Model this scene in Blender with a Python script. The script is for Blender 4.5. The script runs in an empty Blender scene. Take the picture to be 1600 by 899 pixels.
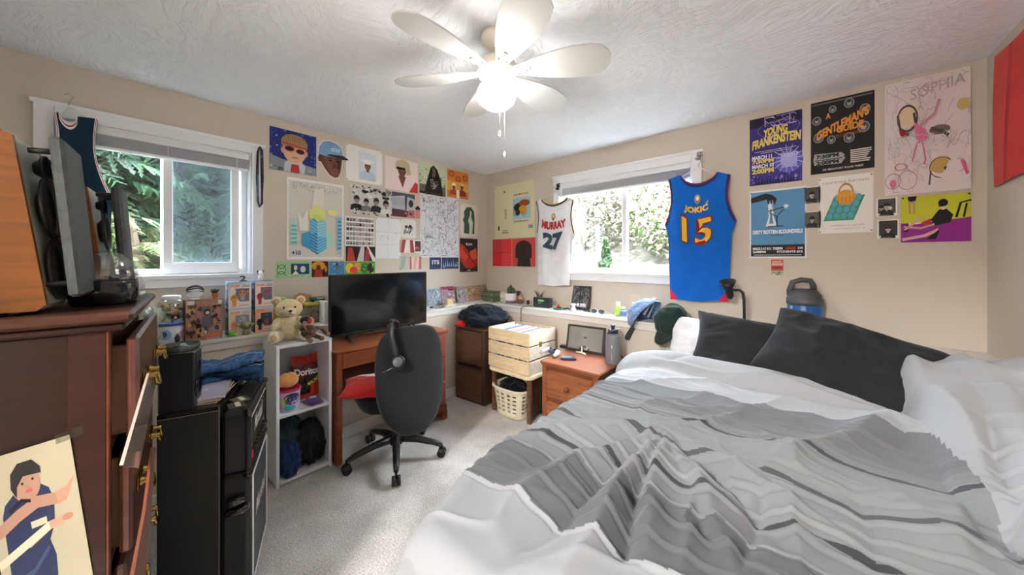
import bpy, bmesh, math, random
import numpy as np
from mathutils import Vector, Matrix, noise
R = random.Random(7)
C = bpy.context.scene.collection
PI = math.pi

# ---------------------------------------------------------------- camera, world, sun, exposure
F = 525.0; YH = 405.0
yaw = math.radians(41.04)
CAM = Vector((2.778, -2.739, 1.285))
RT = Vector((math.cos(yaw), math.sin(yaw), 0)); FW = Vector((-math.sin(yaw), math.cos(yaw), 0))
cd = bpy.data.cameras.new('camera'); cam = bpy.data.objects.new('camera', cd); C.objects.link(cam)
cam.location = CAM; cam.rotation_euler = (PI/2, 0, yaw)
cd.sensor_width = 36; cd.sensor_fit = 'HORIZONTAL'; cd.lens = 36*F/1600
cd.shift_y = -(449.5-YH)/1600; cd.clip_start = .02; cd.clip_end = 200
S = bpy.context.scene; S.camera = cam
S.view_settings.view_transform = 'Standard'; S.view_settings.look = 'None'
S.view_settings.gamma = 1; S.view_settings.use_curve_mapping = False
S.view_settings.exposure = EXPO = 1.98
HALL_FILL = 190.0; LAMP = 12.0; SKY = 15.0; SUN = 22.0
w = bpy.data.worlds.new('world'); S.world = w; w.use_nodes = True
bg = w.node_tree.nodes['Background']; bg.inputs[0].default_value = (.84, .92, 1, 1); bg.inputs[1].default_value = SKY
sd = bpy.data.lights.new('sun', 'SUN'); sd.energy = SUN; sd.angle = math.radians(1); sd.color = (1, .95, .86)
so = bpy.data.objects.new('sun', sd); C.objects.link(so); so.location = (8, -2, 9)
so.rotation_euler = Vector((-.62, .14, -.75)).to_track_quat('-Z', 'Y').to_euler()

# room dimensions
RX, RY, CZ = 3.446, -3.32, 2.261
LZ, LD = .8325, .28            # ledge height and depth

# ---------------------------------------------------------------- measuring helpers
def ray(px, py): return RT*((px-800)/F) + FW + Vector((0, 0, (YH-py)/F))
def at(px, py, t): return CAM + ray(px, py)*t
def onx(px, py, x=0.0):
    d = ray(px, py); return CAM + d*((x-CAM.x)/d.x)
def ony(px, py, y=0.0):
    d = ray(px, py); return CAM + d*((y-CAM.y)/d.y)
def onz(px, py, z=0.0):
    d = ray(px, py); return CAM + d*((z-CAM.z)/d.z)
def hit(px, py, P0, n):
    d = ray(px, py); return CAM + d*((P0-CAM).dot(n)/d.dot(n))

# ---------------------------------------------------------------- colours and finishes
def lin(c): return c/12.92 if c <= .04045 else ((c+.055)/1.055)**2.4
def hx(s):
    if not isinstance(s, str): return tuple(s)+(1,) if len(s) == 3 else s
    s = s.lstrip('#'); return tuple(lin(int(s[i:i+2], 16)/255) for i in (0, 2, 4))+(1,)
MATS = {}
def newmat(name):
    m = bpy.data.materials.new(name); m.use_nodes = True; MATS[name] = m
    nt = m.node_tree; return m, nt, nt.nodes['Principled BSDF']
def N(nt, t, **k):
    n = nt.nodes.new(t)
    for a, b in k.items():
        if a.startswith('i_'): n.inputs[a[2:].replace('_', ' ')].default_value = b
        else: setattr(n, a, b)
    return n
def colmat(name, rough=.6, metal=0, bump=None, sheen=0, grain=None, coat=0, spec=None, transl=0):
    m, nt, b = newmat(name)
    a = N(nt, 'ShaderNodeAttribute', attribute_name='Col')
    tc = N(nt, 'ShaderNodeTexCoord')
    out = a.outputs['Color']
    if grain:
        mp = N(nt, 'ShaderNodeMapping'); mp.inputs['Scale'].default_value = grain[0]
        nt.links.new(tc.outputs['Object'], mp.inputs[0])
        nz = N(nt, 'ShaderNodeTexNoise'); nz.inputs['Scale'].default_value = grain[1]; nz.inputs['Detail'].default_value = 6; nz.inputs['Distortion'].default_value = .6
        nt.links.new(mp.outputs[0], nz.inputs[0])
        r = N(nt, 'ShaderNodeMapRange'); r.inputs[1].default_value = .3; r.inputs[2].default_value = .7; r.inputs[3].default_value = grain[2]; r.inputs[4].default_value = grain[3]
        nt.links.new(nz.outputs[0], r.inputs[0])
        mx = N(nt, 'ShaderNodeVectorMath', operation='SCALE'); nt.links.new(out, mx.inputs[0]); nt.links.new(r.outputs[0], mx.inputs['Scale'])
        out = mx.outputs[0]
    nt.links.new(out, b.inputs['Base Color'])
    b.inputs['Roughness'].default_value = rough; b.inputs['Metallic'].default_value = metal
    b.inputs['Sheen Weight'].default_value = sheen; b.inputs['Coat Weight'].default_value = coat
    if spec is not None: b.inputs['Specular IOR Level'].default_value = spec
    if bump:
        nz = N(nt, 'ShaderNodeTexNoise'); nz.inputs['Scale'].default_value = bump[0]; nz.inputs['Detail'].default_value = 4
        nt.links.new(tc.outputs['Object'], nz.inputs[0])
        bp = N(nt, 'ShaderNodeBump'); bp.inputs['Strength'].default_value = bump[1]; bp.inputs['Distance'].default_value = bump[2]
        nt.links.new(nz.outputs[0], bp.inputs['Height']); nt.links.new(bp.outputs[0], b.inputs['Normal'])
    return m
colmat('matte', .8, bump=(60, .2, .002))
colmat('paper', .55, spec=.3)
colmat('plastic', .38)
colmat('gloss', .12, coat=.3)
colmat('metal', .25, metal=1)
colmat('fabric', .95, bump=(350, .4, .0012), sheen=.12, spec=.1, grain=((1, 1, 1), 12, .93, 1.05))
colmat('cotton', .92, bump=(900, .25, .0008), sheen=.2, spec=.12)
colmat('plush', 1, bump=(160, .9, .006), sheen=.5, spec=.1, grain=((1, 1, 1), 60, .85, 1.1))
colmat('denim', .9, bump=(500, .5, .001), spec=.15, grain=((1, 1, 3), 45, .55, 1.4))
colmat('wood', .36, grain=((1, 1, 9), 5, .72, 1.2), coat=.04, spec=.3)
colmat('wood_x', .33, grain=((1.2, 9, 9), 5, .75, 1.2), coat=.15)
colmat('raw_wood', .7, grain=((1.5, 8, 8), 6, .82, 1.1))
colmat('leaf', .5, grain=((1, 1, 1), 3, .14, .34))
colmat('tolex', .55, bump=(420, .8, .002), grain=((1, 1, 1), 40, .8, 1.2))
m, nt, b = newmat('glass'); b.inputs['Base Color'].default_value = (.9, 1, .95, 1); b.inputs['Roughness'].default_value = .03
b.inputs['Transmission Weight'].default_value = 1; b.inputs['IOR'].default_value = 1.35
def pane(name, tint, mixf):
    m, nt, b = newmat(name)
    tr = N(nt, 'ShaderNodeBsdfTransparent'); tr.inputs[0].default_value = tint
    gl = N(nt, 'ShaderNodeBsdfGlossy'); gl.inputs['Roughness'].default_value = .02
    mx = N(nt, 'ShaderNodeMixShader'); mx.inputs[0].default_value = mixf
    nt.links.new(tr.outputs[0], mx.inputs[1]); nt.links.new(gl.outputs[0], mx.inputs[2])
    nt.links.new(mx.outputs[0], nt.nodes['Material Output'].inputs[0])
pane('pane', (.96, .98, .97, 1), .05)
pane('clear', (.86, .88, .86, 1), .24)
m, nt, b = newmat('screened')                       # insect screen behind the opening sash
tr = N(nt, 'ShaderNodeBsdfTransparent'); tr.inputs[0].default_value = (.86, .9, .92, 1)
df = N(nt, 'ShaderNodeBsdfDiffuse'); df.inputs[0].default_value = (.35, .42, .48, 1)
mx = N(nt, 'ShaderNodeMixShader'); mx.inputs[0].default_value = .22
nt.links.new(tr.outputs[0], mx.inputs[1]); nt.links.new(df.outputs[0], mx.inputs[2]); nt.links.new(mx.outputs[0], nt.nodes['Material Output'].inputs[0])
m, nt, b = newmat('mirror'); b.inputs['Base Color'].default_value = (.9, .9, .9, 1); b.inputs['Metallic'].default_value = 1; b.inputs['Roughness'].default_value = .03
m, nt, b = newmat('lamp_glow'); b.inputs['Base Color'].default_value = (1, 1, 1, 1)
b.inputs['Emission Color'].default_value = (1, .97, .93, 1); b.inputs['Emission Strength'].default_value = LAMP

m, nt, b = newmat('fill_glow'); b.inputs['Emission Color'].default_value = (1, .985, .97, 1); b.inputs['Emission Strength'].default_value = HALL_FILL  # glow of the added fill light, an unseen source behind the camera
# painted walls
m, nt, b = newmat('wall_paint'); tc = N(nt, 'ShaderNodeTexCoord')
nz = N(nt, 'ShaderNodeTexNoise'); nz.inputs['Scale'].default_value = 140; nz.inputs['Detail'].default_value = 3; nt.links.new(tc.outputs['Object'], nz.inputs[0])
bp = N(nt, 'ShaderNodeBump'); bp.inputs['Strength'].default_value = .12; bp.inputs['Distance'].default_value = .002
nt.links.new(nz.outputs[0], bp.inputs['Height']); nt.links.new(bp.outputs[0], b.inputs['Normal'])
b.inputs['Base Color'].default_value = hx('#d4c8b9'); b.inputs['Roughness'].default_value = .6
# stomped ceiling plaster: sweeping brush strokes
m, nt, b = newmat('ceiling_plaster'); tc = N(nt, 'ShaderNodeTexCoord')
b.inputs['Base Color'].default_value = hx('#f8fafe'); b.inputs['Roughness'].default_value = .85
n0 = N(nt, 'ShaderNodeTexNoise'); n0.inputs['Scale'].default_value = 2.4; n0.inputs['Detail'].default_value = 1
nt.links.new(tc.outputs['Object'], n0.inputs[0])
n0s = N(nt, 'ShaderNodeVectorMath', operation='SCALE'); n0s.inputs['Scale'].default_value = .5; nt.links.new(n0.outputs['Color'], n0s.inputs[0])
ad = N(nt, 'ShaderNodeVectorMath', operation='ADD'); nt.links.new(tc.outputs['Object'], ad.inputs[0]); nt.links.new(n0s.outputs[0], ad.inputs[1])
hs = []
for ang, sc in ((.5, (9, 55, 9)), (-.7, (50, 8, 8)), (1.3, (12, 60, 9))):
    mp = N(nt, 'ShaderNodeMapping'); mp.inputs['Rotation'].default_value = (0, 0, ang); mp.inputs['Scale'].default_value = sc
    nt.links.new(ad.outputs[0], mp.inputs[0])
    q = N(nt, 'ShaderNodeTexNoise'); q.inputs['Scale'].default_value = 1.0; q.inputs['Detail'].default_value = 3; q.inputs['Roughness'].default_value = .6
    nt.links.new(mp.outputs[0], q.inputs[0]); hs.append(q)
mk = N(nt, 'ShaderNodeTexNoise'); mk.inputs['Scale'].default_value = 3.2; nt.links.new(tc.outputs['Object'], mk.inputs[0])
rr = N(nt, 'ShaderNodeMapRange'); rr.inputs[1].default_value = .44; rr.inputs[2].default_value = .54; nt.links.new(mk.outputs[0], rr.inputs[0])
mx = N(nt, 'ShaderNodeMix', data_type='FLOAT'); nt.links.new(rr.outputs[0], mx.inputs[0]); nt.links.new(hs[0].outputs[0], mx.inputs[2]); nt.links.new(hs[1].outputs[0], mx.inputs[3])
mm = N(nt, 'ShaderNodeMath', operation='ADD'); nt.links.new(mx.outputs[0], mm.inputs[0]); nt.links.new(hs[2].outputs[0], mm.inputs[1])
cr = N(nt, 'ShaderNodeMapRange'); cr.inputs[1].default_value = .95; cr.inputs[2].default_value = 1.15; nt.links.new(mm.outputs[0], cr.inputs[0])
bp = N(nt, 'ShaderNodeBump'); bp.inputs['Strength'].default_value = .55; bp.inputs['Distance'].default_value = .010
nt.links.new(cr.outputs[0], bp.inputs['Height']); nt.links.new(bp.outputs[0], b.inputs['Normal'])
# carpet
m, nt, b = newmat('carpet'); tc = N(nt, 'ShaderNodeTexCoord'); b.inputs['Roughness'].default_value = 1; b.inputs['Specular IOR Level'].default_value = .1; b.inputs['Sheen Weight'].default_value = .2
n1 = N(nt, 'ShaderNodeTexNoise'); n1.inputs['Scale'].default_value = 130; n1.inputs['Detail'].default_value = 4; n1.inputs['Roughness'].default_value = .7
n2 = N(nt, 'ShaderNodeTexNoise'); n2.inputs['Scale'].default_value = 9; n2.inputs['Detail'].default_value = 3
for q in (n1, n2): nt.links.new(tc.outputs['Object'], q.inputs[0])
cr = N(nt, 'ShaderNodeValToRGB'); cr.color_ramp.elements[0].position = .33; cr.color_ramp.elements[0].color = hx('#b0a7a2'); cr.color_ramp.elements[1].position = .66; cr.color_ramp.elements[1].color = hx('#f4f0ec')
nt.links.new(n1.outputs[0], cr.inputs[0])
r2 = N(nt, 'ShaderNodeMapRange'); r2.inputs[1].default_value = .3; r2.inputs[2].default_value = .7; r2.inputs[3].default_value = .86; r2.inputs[4].default_value = 1.08; nt.links.new(n2.outputs[0], r2.inputs[0])
sc = N(nt, 'ShaderNodeVectorMath', operation='SCALE'); nt.links.new(cr.outputs[0], sc.inputs[0]); nt.links.new(r2.outputs[0], sc.inputs['Scale']); nt.links.new(sc.outputs[0], b.inputs['Base Color'])
bp = N(nt, 'ShaderNodeBump'); bp.inputs['Strength'].default_value = .9; bp.inputs['Distance'].default_value = .012; nt.links.new(n1.outputs[0], bp.inputs['Height']); nt.links.new(bp.outputs[0], b.inputs['Normal'])

# ---------------------------------------------------------------- mesh builder
class MB:
    def __init__(s): s.v = []; s.f = []; s.c = []; s.m = []; s.sm = []; s.mats = []
    def mi(s, fin):
        if fin not in s.mats: s.mats.append(fin)
        return s.mats.index(fin)
    def add(s, vs, fs, col='#ffffff', fin='matte', smooth=False, M=None, cols=None):
        n = len(s.v); k = s.mi(fin); c = hx(col)
        s.v += [tuple(M @ Vector(p)) if M else tuple(p) for p in vs]
        for i, f in enumerate(fs):
            s.f.append(tuple(n+j for j in f)); s.c.append(cols[i] if cols else c); s.m.append(k); s.sm.append(smooth)
        return s
    def box(s, x0, x1, y0, y1, z0, z1, col='#ffffff', fin='matte', b=.002, M=None):
        c = Vector(((x0+x1)/2, (y0+y1)/2, (z0+z1)/2)); h = (abs(x1-x0)/2, abs(y1-y0)/2, abs(z1-z0)/2)
        b = min(b, min(h)*.6); vs = []; ix = {}
        for sx in (-1, 1):
            for sy in (-1, 1):
                for sz in (-1, 1):
                    for a in range(3):
                        d = [h[0]-b, h[1]-b, h[2]-b]; d[a] = h[a]
                        ix[(sx, sy, sz, a)] = len(vs); vs.append((c.x+sx*d[0], c.y+sy*d[1], c.z+sz*d[2]))
        fs = []
        for a in range(3):
            o = [i for i in range(3) if i != a]
            for sg in (-1, 1):
                q = []
                for p in ((-1, -1), (1, -1), (1, 1), (-1, 1)):
                    k = [0, 0, 0]; k[a] = sg; k[o[0]] = p[0]; k[o[1]] = p[1]; q.append(ix[(*k, a)])
                fs.append(q)
            for p0 in (-1, 1):
                for p1 in (-1, 1):
                    k1 = [0, 0, 0]; k1[a] = -1; k1[o[0]] = p0; k1[o[1]] = p1; k2 = list(k1); k2[a] = 1
                    fs.append((ix[(*k1, o[0])], ix[(*k2, o[0])], ix[(*k2, o[1])], ix[(*k1, o[1])]))
        for sx in (-1, 1):
            for sy in (-1, 1):
                for sz in (-1, 1): fs.append(tuple(ix[(sx, sy, sz, a)] for a in range(3)))
        return s.add(vs, fs, col, fin, False, M)
    def lathe(s, prof, col='#ffffff', fin='plastic', n=24, M=None, smooth=True, cols=None, sx=1, sy=1):
        vs = []; fs = []; fc = []
        for r, z in prof:
            for i in range(n): a = 2*PI*i/n; vs.append((r*math.cos(a)*sx, r*math.sin(a)*sy, z))
        for j in range(len(prof)-1):
            for i in range(n):
                fs.append((j*n+i, j*n+(i+1) % n, (j+1)*n+(i+1) % n, (j+1)*n+i)); fc.append(hx(cols[j]) if cols else hx(col))
        fs.append(tuple(range(n))[::-1]); fc.append(fc[0]); fs.append(tuple((len(prof)-1)*n+i for i in range(n))); fc.append(fc[-2])
        return s.add(vs, fs, col, fin, smooth, M, fc)
    def cyl(s, p0, p1, r, col, fin='plastic', n=16, r1=None, smooth=True):
        p0 = Vector(p0); p1 = Vector(p1); d = p1-p0
        M = Matrix.Translation(p0) @ d.to_track_quat('Z', 'Y').to_matrix().to_4x4()
        return s.lathe([(r, 0), (r if r1 is None else r1, d.length)], col, fin, n, M, smooth)
    def tube(s, pts, r, col, fin='plastic', n=8, sx=1, up=(0, 0, 1)):
        pts = [Vector(p) for p in pts]; rs = r if isinstance(r, (list, tuple)) else [r]*len(pts); vs = []; fs = []
        for i, p in enumerate(pts):
            t = (pts[min(i+1, len(pts)-1)]-pts[max(i-1, 0)]).normalized()
            u = t.cross(Vector(up)); u = u if u.length > .05 else t.cross(Vector((1, 0, 0))); u.normalize(); v = t.cross(u)
            for k in range(n): a = 2*PI*k/n; vs.append(p+u*math.cos(a)*rs[i]*sx+v*math.sin(a)*rs[i])
        for i in range(len(pts)-1):
            for k in range(n): fs.append((i*n+k, i*n+(k+1) % n, (i+1)*n+(k+1) % n, (i+1)*n+k))
        fs.append(tuple(range(n))[::-1]); fs.append(tuple((len(pts)-1)*n+k for k in range(n)))
        return s.add(vs, fs, col, fin, True)
    def ball(s, c, r, col, fin='plastic', n=20, m=12, f=None, M=None):
        r = (r, r, r) if not isinstance(r, (tuple, list)) else r; vs = []; fs = []
        c = Vector(c)
        for j in range(m+1):
            th = PI*j/m
            for i in range(n):
                a = 2*PI*i/n; d = Vector((math.sin(th)*math.cos(a), math.sin(th)*math.sin(a), math.cos(th)))
                q = f(d) if f else 1
                p = Vector((d.x*r[0]*q, d.y*r[1]*q, d.z*r[2]*q))
                if M: p = M @ p
                vs.append(c+p)
        for j in range(m):
            for i in range(n): fs.append((j*n+i, (j+1)*n+i, (j+1)*n+(i+1) % n, j*n+(i+1) % n))
        return s.add(vs, fs, col, fin, True)
    def prism(s, pts, h0, h1, col, fin='plastic', M=None, smooth=False):
        n = len(pts); vs = [(p[0], p[1], h0) for p in pts]+[(p[0], p[1], h1) for p in pts]
        fs = [tuple(range(n))[::-1], tuple(range(n, 2*n))]+[(i, (i+1) % n, n+(i+1) % n, n+i) for i in range(n)]
        return s.add(vs, fs, col, fin, smooth, M)
    def grid(s, fn, nu, nv, col='#ffffff', fin='fabric', cfn=None, closed_u=False, smooth=True):
        vs = [fn(i/nu, j/nv) for j in range(nv+1) for i in range(nu+1)]
        fs = []; fc = []
        for j in range(nv):
            for i in range(nu):
                a = j*(nu+1)+i; fs.append((a, a+1, a+nu+2, a+nu+1)); fc.append(hx(cfn((i+.5)/nu, (j+.5)/nv)) if cfn else hx(col))
        return s.add(vs, fs, col, fin, smooth, None, fc)
    def art(s, mp, shapes, fin='paper', h0=.0012, dh=.00006):
        """shapes: list of (pts2d list, faces or None, colour); mp(u, v, h) gives the 3-D point"""
        h = h0
        for pts, fcs, c in shapes:
            vs = [mp(u, v, h) for u, v in pts]
            s.add(vs, fcs if fcs else [tuple(range(len(pts)))], c, fin); h += dh
        return s
    def obj(s, name, parent=None, loc=(0, 0, 0), rz=0, recalc=False, sub=0, **props):
        me = bpy.data.meshes.new(name); me.from_pydata([tuple(p) for p in s.v], [], s.f)
        for mname in s.mats: me.materials.append(MATS[mname])
        me.polygons.foreach_set('material_index', s.m); me.polygons.foreach_set('use_smooth', s.sm)
        at_ = me.color_attributes.new('Col', 'FLOAT_COLOR', 'CORNER')
        lt = np.empty(len(me.polygons), dtype=np.int32); me.polygons.foreach_get('loop_total', lt)
        cc = np.repeat(np.array(s.c, dtype=np.float32), lt, axis=0); at_.data.foreach_set('color', cc.ravel())
        me.update()
        if recalc:
            bm = bmesh.new(); bm.from_mesh(me); bmesh.ops.remove_doubles(bm, verts=bm.verts, dist=1e-6); bmesh.ops.recalc_face_normals(bm, faces=bm.faces); bm.to_mesh(me); bm.free()
        o = bpy.data.objects.new(name, me); C.objects.link(o)
        if parent: o.parent = parent
        o.location = loc; o.rotation_euler = (0, 0, rz)
        if sub:
            md = o.modifiers.new('subdivision', 'SUBSURF'); md.levels = sub; md.render_levels = sub
        for k, val in props.items():
            if val: o[k] = val
        return o
def thing(name, label, cat, loc=(0, 0, 0), rz=0, group=None):
    o = bpy.data.objects.new(name, None); C.objects.link(o); o.location = loc; o.rotation_euler = (0, 0, rz)
    o['label'] = label; o['category'] = cat
    if group: o['group'] = group
    return o
def struct(mb, name, **k): return mb.obj(name, kind='structure', **k)
def copy_tree(o, parent=None, **props):
    c = o.copy(); C.objects.link(c)
    if parent: c.parent = parent
    for ch in list(o.children): copy_tree(ch, c)
    for k, v in props.items(): c[k] = v
    return c
def TM(loc, rx=0, ry=0, rz=0): return Matrix.Translation(loc) @ Matrix.Rotation(rz, 4, 'Z') @ Matrix.Rotation(ry, 4, 'Y') @ Matrix.Rotation(rx, 4, 'X')

# 2-D drawing shapes for printed things (u right, v up, both 0..1)
def r_(x0, y0, x1, y1, c): return ([(x0, y0), (x1, y0), (x1, y1), (x0, y1)], None, c)
def e_(cx, cy, rx, ry, c, n=22, a0=0, a1=2*PI, rot=0):
    k = n if a1-a0 > 6.2 else n+1; out = []
    for i in range(k):
        a = a0+(a1-a0)*i/n; x = rx*math.cos(a); y = ry*math.sin(a)
        out.append((cx+x*math.cos(rot)-y*math.sin(rot), cy+x*math.sin(rot)+y*math.cos(rot)))
    return (out, None, c)
def p_(pts, c): return (pts, None, c)
def l_(pts, wd, c, asp=1.0):
    vs = []; n = len(pts)
    for i, p in enumerate(pts):
        a = pts[max(i-1, 0)]; b = pts[min(i+1, n-1)]; dx = b[0]-a[0]; dy = (b[1]-a[1])/asp; L = math.hypot(dx, dy) or 1
        nx, ny = -dy/L*wd/2, dx/L*wd/2*asp; vs += [(p[0]+nx, p[1]+ny), (p[0]-nx, p[1]-ny)]
    return (vs, [(2*i, 2*i+1, 2*i+3, 2*i+2) for i in range(n-1)], c)
def ring(cx, cy, rx, ry, wd, c, n=24, a0=0, a1=2*PI):
    vs = []
    for i in range(n+1):
        a = a0+(a1-a0)*i/n; vs += [(cx+rx*math.cos(a), cy+ry*math.sin(a)), (cx+(rx-wd)*math.cos(a), cy+(ry-wd*ry/rx)*math.sin(a))]
    return (vs, [(2*i, 2*i+1, 2*i+3, 2*i+2) for i in range(n)], c)
_tc = {}
def text_raw(t, bold=0.0, shear=0.0):
    k = (t, bold, shear)
    if k not in _tc:
        cu = bpy.data.curves.new('t', 'FONT'); cu.body = t; cu.offset = bold; cu.shear = shear; cu.fill_mode = 'FRONT'; cu.resolution_u = 3
        o = bpy.data.objects.new('t', cu); C.objects.link(o); bpy.context.view_layer.update()
        me = o.to_mesh(); vs = [(v.co.x, v.co.y) for v in me.vertices]; fs = [tuple(p.vertices) for p in me.polygons]
        o.to_mesh_clear(); bpy.data.objects.remove(o); bpy.data.curves.remove(cu)
        x0 = min(v[0] for v in vs); x1 = max(v[0] for v in vs); y0 = min(v[1] for v in vs); y1 = max(v[1] for v in vs)
        _tc[k] = ([((x-x0)/(x1-x0), (y-y0)/(y1-y0)) for x, y in vs], fs)
    return _tc[k]
def t_(t, x0, y0, x1, y1, c, bold=.02, shear=0, slope=0, arch=0, vert=False):
    vs, fs = text_raw(t, bold, shear)
    if vert: return ([(x0+(1-b)*(x1-x0), y0+a*(y1-y0)) for a, b in vs], fs, c)
    return ([(x0+a*(x1-x0), y0+b*(y1-y0)+slope*(a-.5)+arch*(1-(2*a-1)**2)) for a, b in vs], fs, c)
def sc_(n, x0, y0, x1, y1, s, cols, seed=1, asp=1):
    q = random.Random(seed); out = []
    for _ in range(n):
        cx = q.uniform(x0, x1); cy = q.uniform(y0, y1); k = q.randint(3, 6); rr = s*q.uniform(.4, 1.3); a = q.uniform(0, 6.28)
        pts = [(min(max(cx+rr*math.cos(a+6.28*i/k)*q.uniform(.5, 1.2), x0), x1), min(max(cy+rr*asp*math.sin(a+6.28*i/k)*q.uniform(.5, 1.2), y0), y1)) for i in range(k)]
        out.append((pts, None, q.choice(cols)))
    return out
def sq_(n, x0, y0, x1, y1, s, wd, cols, seed=1):           # scribbled strokes
    q = random.Random(seed); out = []
    for _ in range(n):
        x = q.uniform(x0, x1); y = q.uniform(y0, y1); a = q.uniform(0, 6.28); pts = []
        for i in range(q.randint(4, 9)):
            pts.append((min(max(x, x0), x1), min(max(y, y0), y1))); a += q.uniform(-1.1, 1.1); x += s*math.cos(a); y += s*math.sin(a)
        out.append(l_(pts, wd, q.choice(cols)))
    return out
def lines_(n, x0, y0, x1, y1, c, seed=1, fill=.55):        # rows of small print
    q = random.Random(seed); out = []; dy = (y1-y0)/n
    for i in range(n):
        xe = x0+(x1-x0)*q.uniform(.75, 1); out.append(r_(x0, y1-(i+fill)*dy, xe, y1-i*dy, c))
    return out
def person_(cx, cy, s, skin, hair, top, asp=1.0, hat=None):
    """head-and-shoulders figure; s is the head half-width in u"""
    o = [p_([(cx-s*2.3, cy-s*4*asp), (cx-s*2.0, cy-s*2.2*asp), (cx-s*.6, cy-s*1.5*asp), (cx+s*.6, cy-s*1.5*asp), (cx+s*2.0, cy-s*2.2*asp), (cx+s*2.3, cy-s*4*asp)], top),
         r_(cx-s*.4, cy-s*1.8*asp, cx+s*.4, cy-s*.6*asp, skin), e_(cx, cy+s*.2*asp, s*1.12, s*1.35*asp, hair), e_(cx, cy-s*.15*asp, s*.88, s*1.15*asp, skin),
         e_(cx-s*.35, cy, s*.15, s*.1*asp, '#2a1d18'), e_(cx+s*.35, cy, s*.15, s*.1*asp, '#2a1d18'), e_(cx, cy-s*.65*asp, s*.3, s*.1*asp, '#8a4a40'),
         p_([(cx-s*.9, cy+s*.2*asp), (cx+s*.9, cy+s*.2*asp), (cx+s*.7, cy+s*1.3*asp), (cx-s*.7, cy+s*1.3*asp)], hat or hair)]
    return o
def sheet_map(A, U, V, Nn):
    return lambda u, v, h: A+U*u+V*v+Nn*h
def sheet(name, label, cat, TLc, TRc, BRc, BLc, shapes, base='#f2f0ec', wall='A', group=None, thick=.0008, off=.0012, pins=None, curl=0, border=0):
    """a print pinned or taped flat on a wall: corners given as measured picture points"""
    if wall == 'A':
        q = [onx(*c) for c in (TLc, TRc, BRc, BLc)]; y0 = (q[0].y+q[3].y)/2; y1 = (q[1].y+q[2].y)/2
        A = Vector((0, y0, (q[3].z+q[2].z)/2)); U = Vector((0, y1-y0, 0)); V = Vector((0, 0, (q[0].z+q[1].z)/2-A.z)); n = Vector((1, 0, 0))
    else:
        q = [ony(*c) for c in (TLc, TRc, BRc, BLc)]; x0 = (q[0].x+q[3].x)/2; x1 = (q[1].x+q[2].x)/2
        A = Vector((x0, 0, (q[3].z+q[2].z)/2)); U = Vector((x1-x0, 0, 0)); V = Vector((0, 0, (q[0].z+q[1].z)/2-A.z)); n = Vector((0, -1, 0))
    base_pt = A.copy(); mb = MB()
    def mp(u, v, h): return U*u+V*v+n*(off+h+curl*max(0, u-.75)**2*(1.5-v))
    if curl:
        def g(u, v): return mp(u, v, thick)
        mb.grid(g, 16, 8, base, 'paper'); mb.grid(lambda u, v: mp(u, v, 0), 16, 8, base, 'paper')
    else:
        pts = [mp(a, b_, 0) for a, b_ in ((0, 0), (1, 0), (1, 1), (0, 1))]+[mp(a, b_, thick) for a, b_ in ((0, 0), (1, 0), (1, 1), (0, 1))]
        mb.add(pts, [(3, 2, 1, 0), (4, 5, 6, 7), (0, 1, 5, 4), (1, 2, 6, 5), (2, 3, 7, 6), (3, 0, 4, 7)], base, 'paper')
    mb.art(mp, shapes, 'paper', thick+.0002)
    o = mb.obj(name, loc=base_pt, label=label, category=cat, group=group)
    if pins:
        for (u, v) in ((.03, .97), (.97, .97), (.03, .03), (.97, .03))[:pins]:
            k = MB(); p = mp(u, v, thick); k.cyl(p, p+n*.004, .0035, '#262626', 'plastic', 10); k.obj('push_pin', parent=o)
    return o
# ================================================================ the room shell
WT = .14
yA = lambda px, py=300: onx(px, py).y
zA = lambda px, py: onx(px, py).z
xB = lambda px, py=300: ony(px, py).x
zB = lambda px, py: ony(px, py).z
# openings (inside the casings)
A0, A1 = yA(52)+.06, yA(411)-.062; AZ0, AZ1 = 1.178, 1.985
B0, B1 = xB(866)+.065, xB(1097)-.065; BZ0, BZ1 = 1.155, 2.005
def wall_with_hole(axis, a0, a1, h0, h1, z0, z1, t):
    mb = MB()
    def q(p0, p1, zz0, zz1):
        if axis == 'A': mb.box(-t, 0, p0, p1, zz0, zz1, '#ffffff', 'wall_paint', 0)
        else: mb.box(p0, p1, 0, t, zz0, zz1, '#ffffff', 'wall_paint', 0)
    q(a0, h0, 0, CZ); q(h1, a1, 0, CZ); q(h0, h1, 0, z0); q(h0, h1, z1, CZ); return mb
struct(wall_with_hole('A', RY, 0, A0, A1, AZ0, AZ1, WT), 'wall_left')
struct(wall_with_hole('B', -WT, RX+WT, B0, B1, BZ0, BZ1, WT), 'wall_back')
struct(MB().box(RX, RX+WT, RY, 0, 0, CZ, fin='wall_paint', b=0), 'wall_right')
struct(MB().box(-WT, 1.9, RY-WT, RY, 0, CZ, fin='wall_paint', b=0).box(2.72, RX+WT, RY-WT, RY, 0, CZ, fin='wall_paint', b=0).box(1.9, 2.72, RY-WT, RY, 2.03, CZ, fin='wall_paint', b=0), 'wall_front')
struct(MB().box(-WT, RX+WT, RY-WT, WT, -.05, 0, fin='carpet', b=0), 'floor')
struct(MB().box(-WT, RX+WT, RY-WT, WT, CZ, CZ+.1, fin='ceiling_plaster', b=0), 'ceiling')
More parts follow.
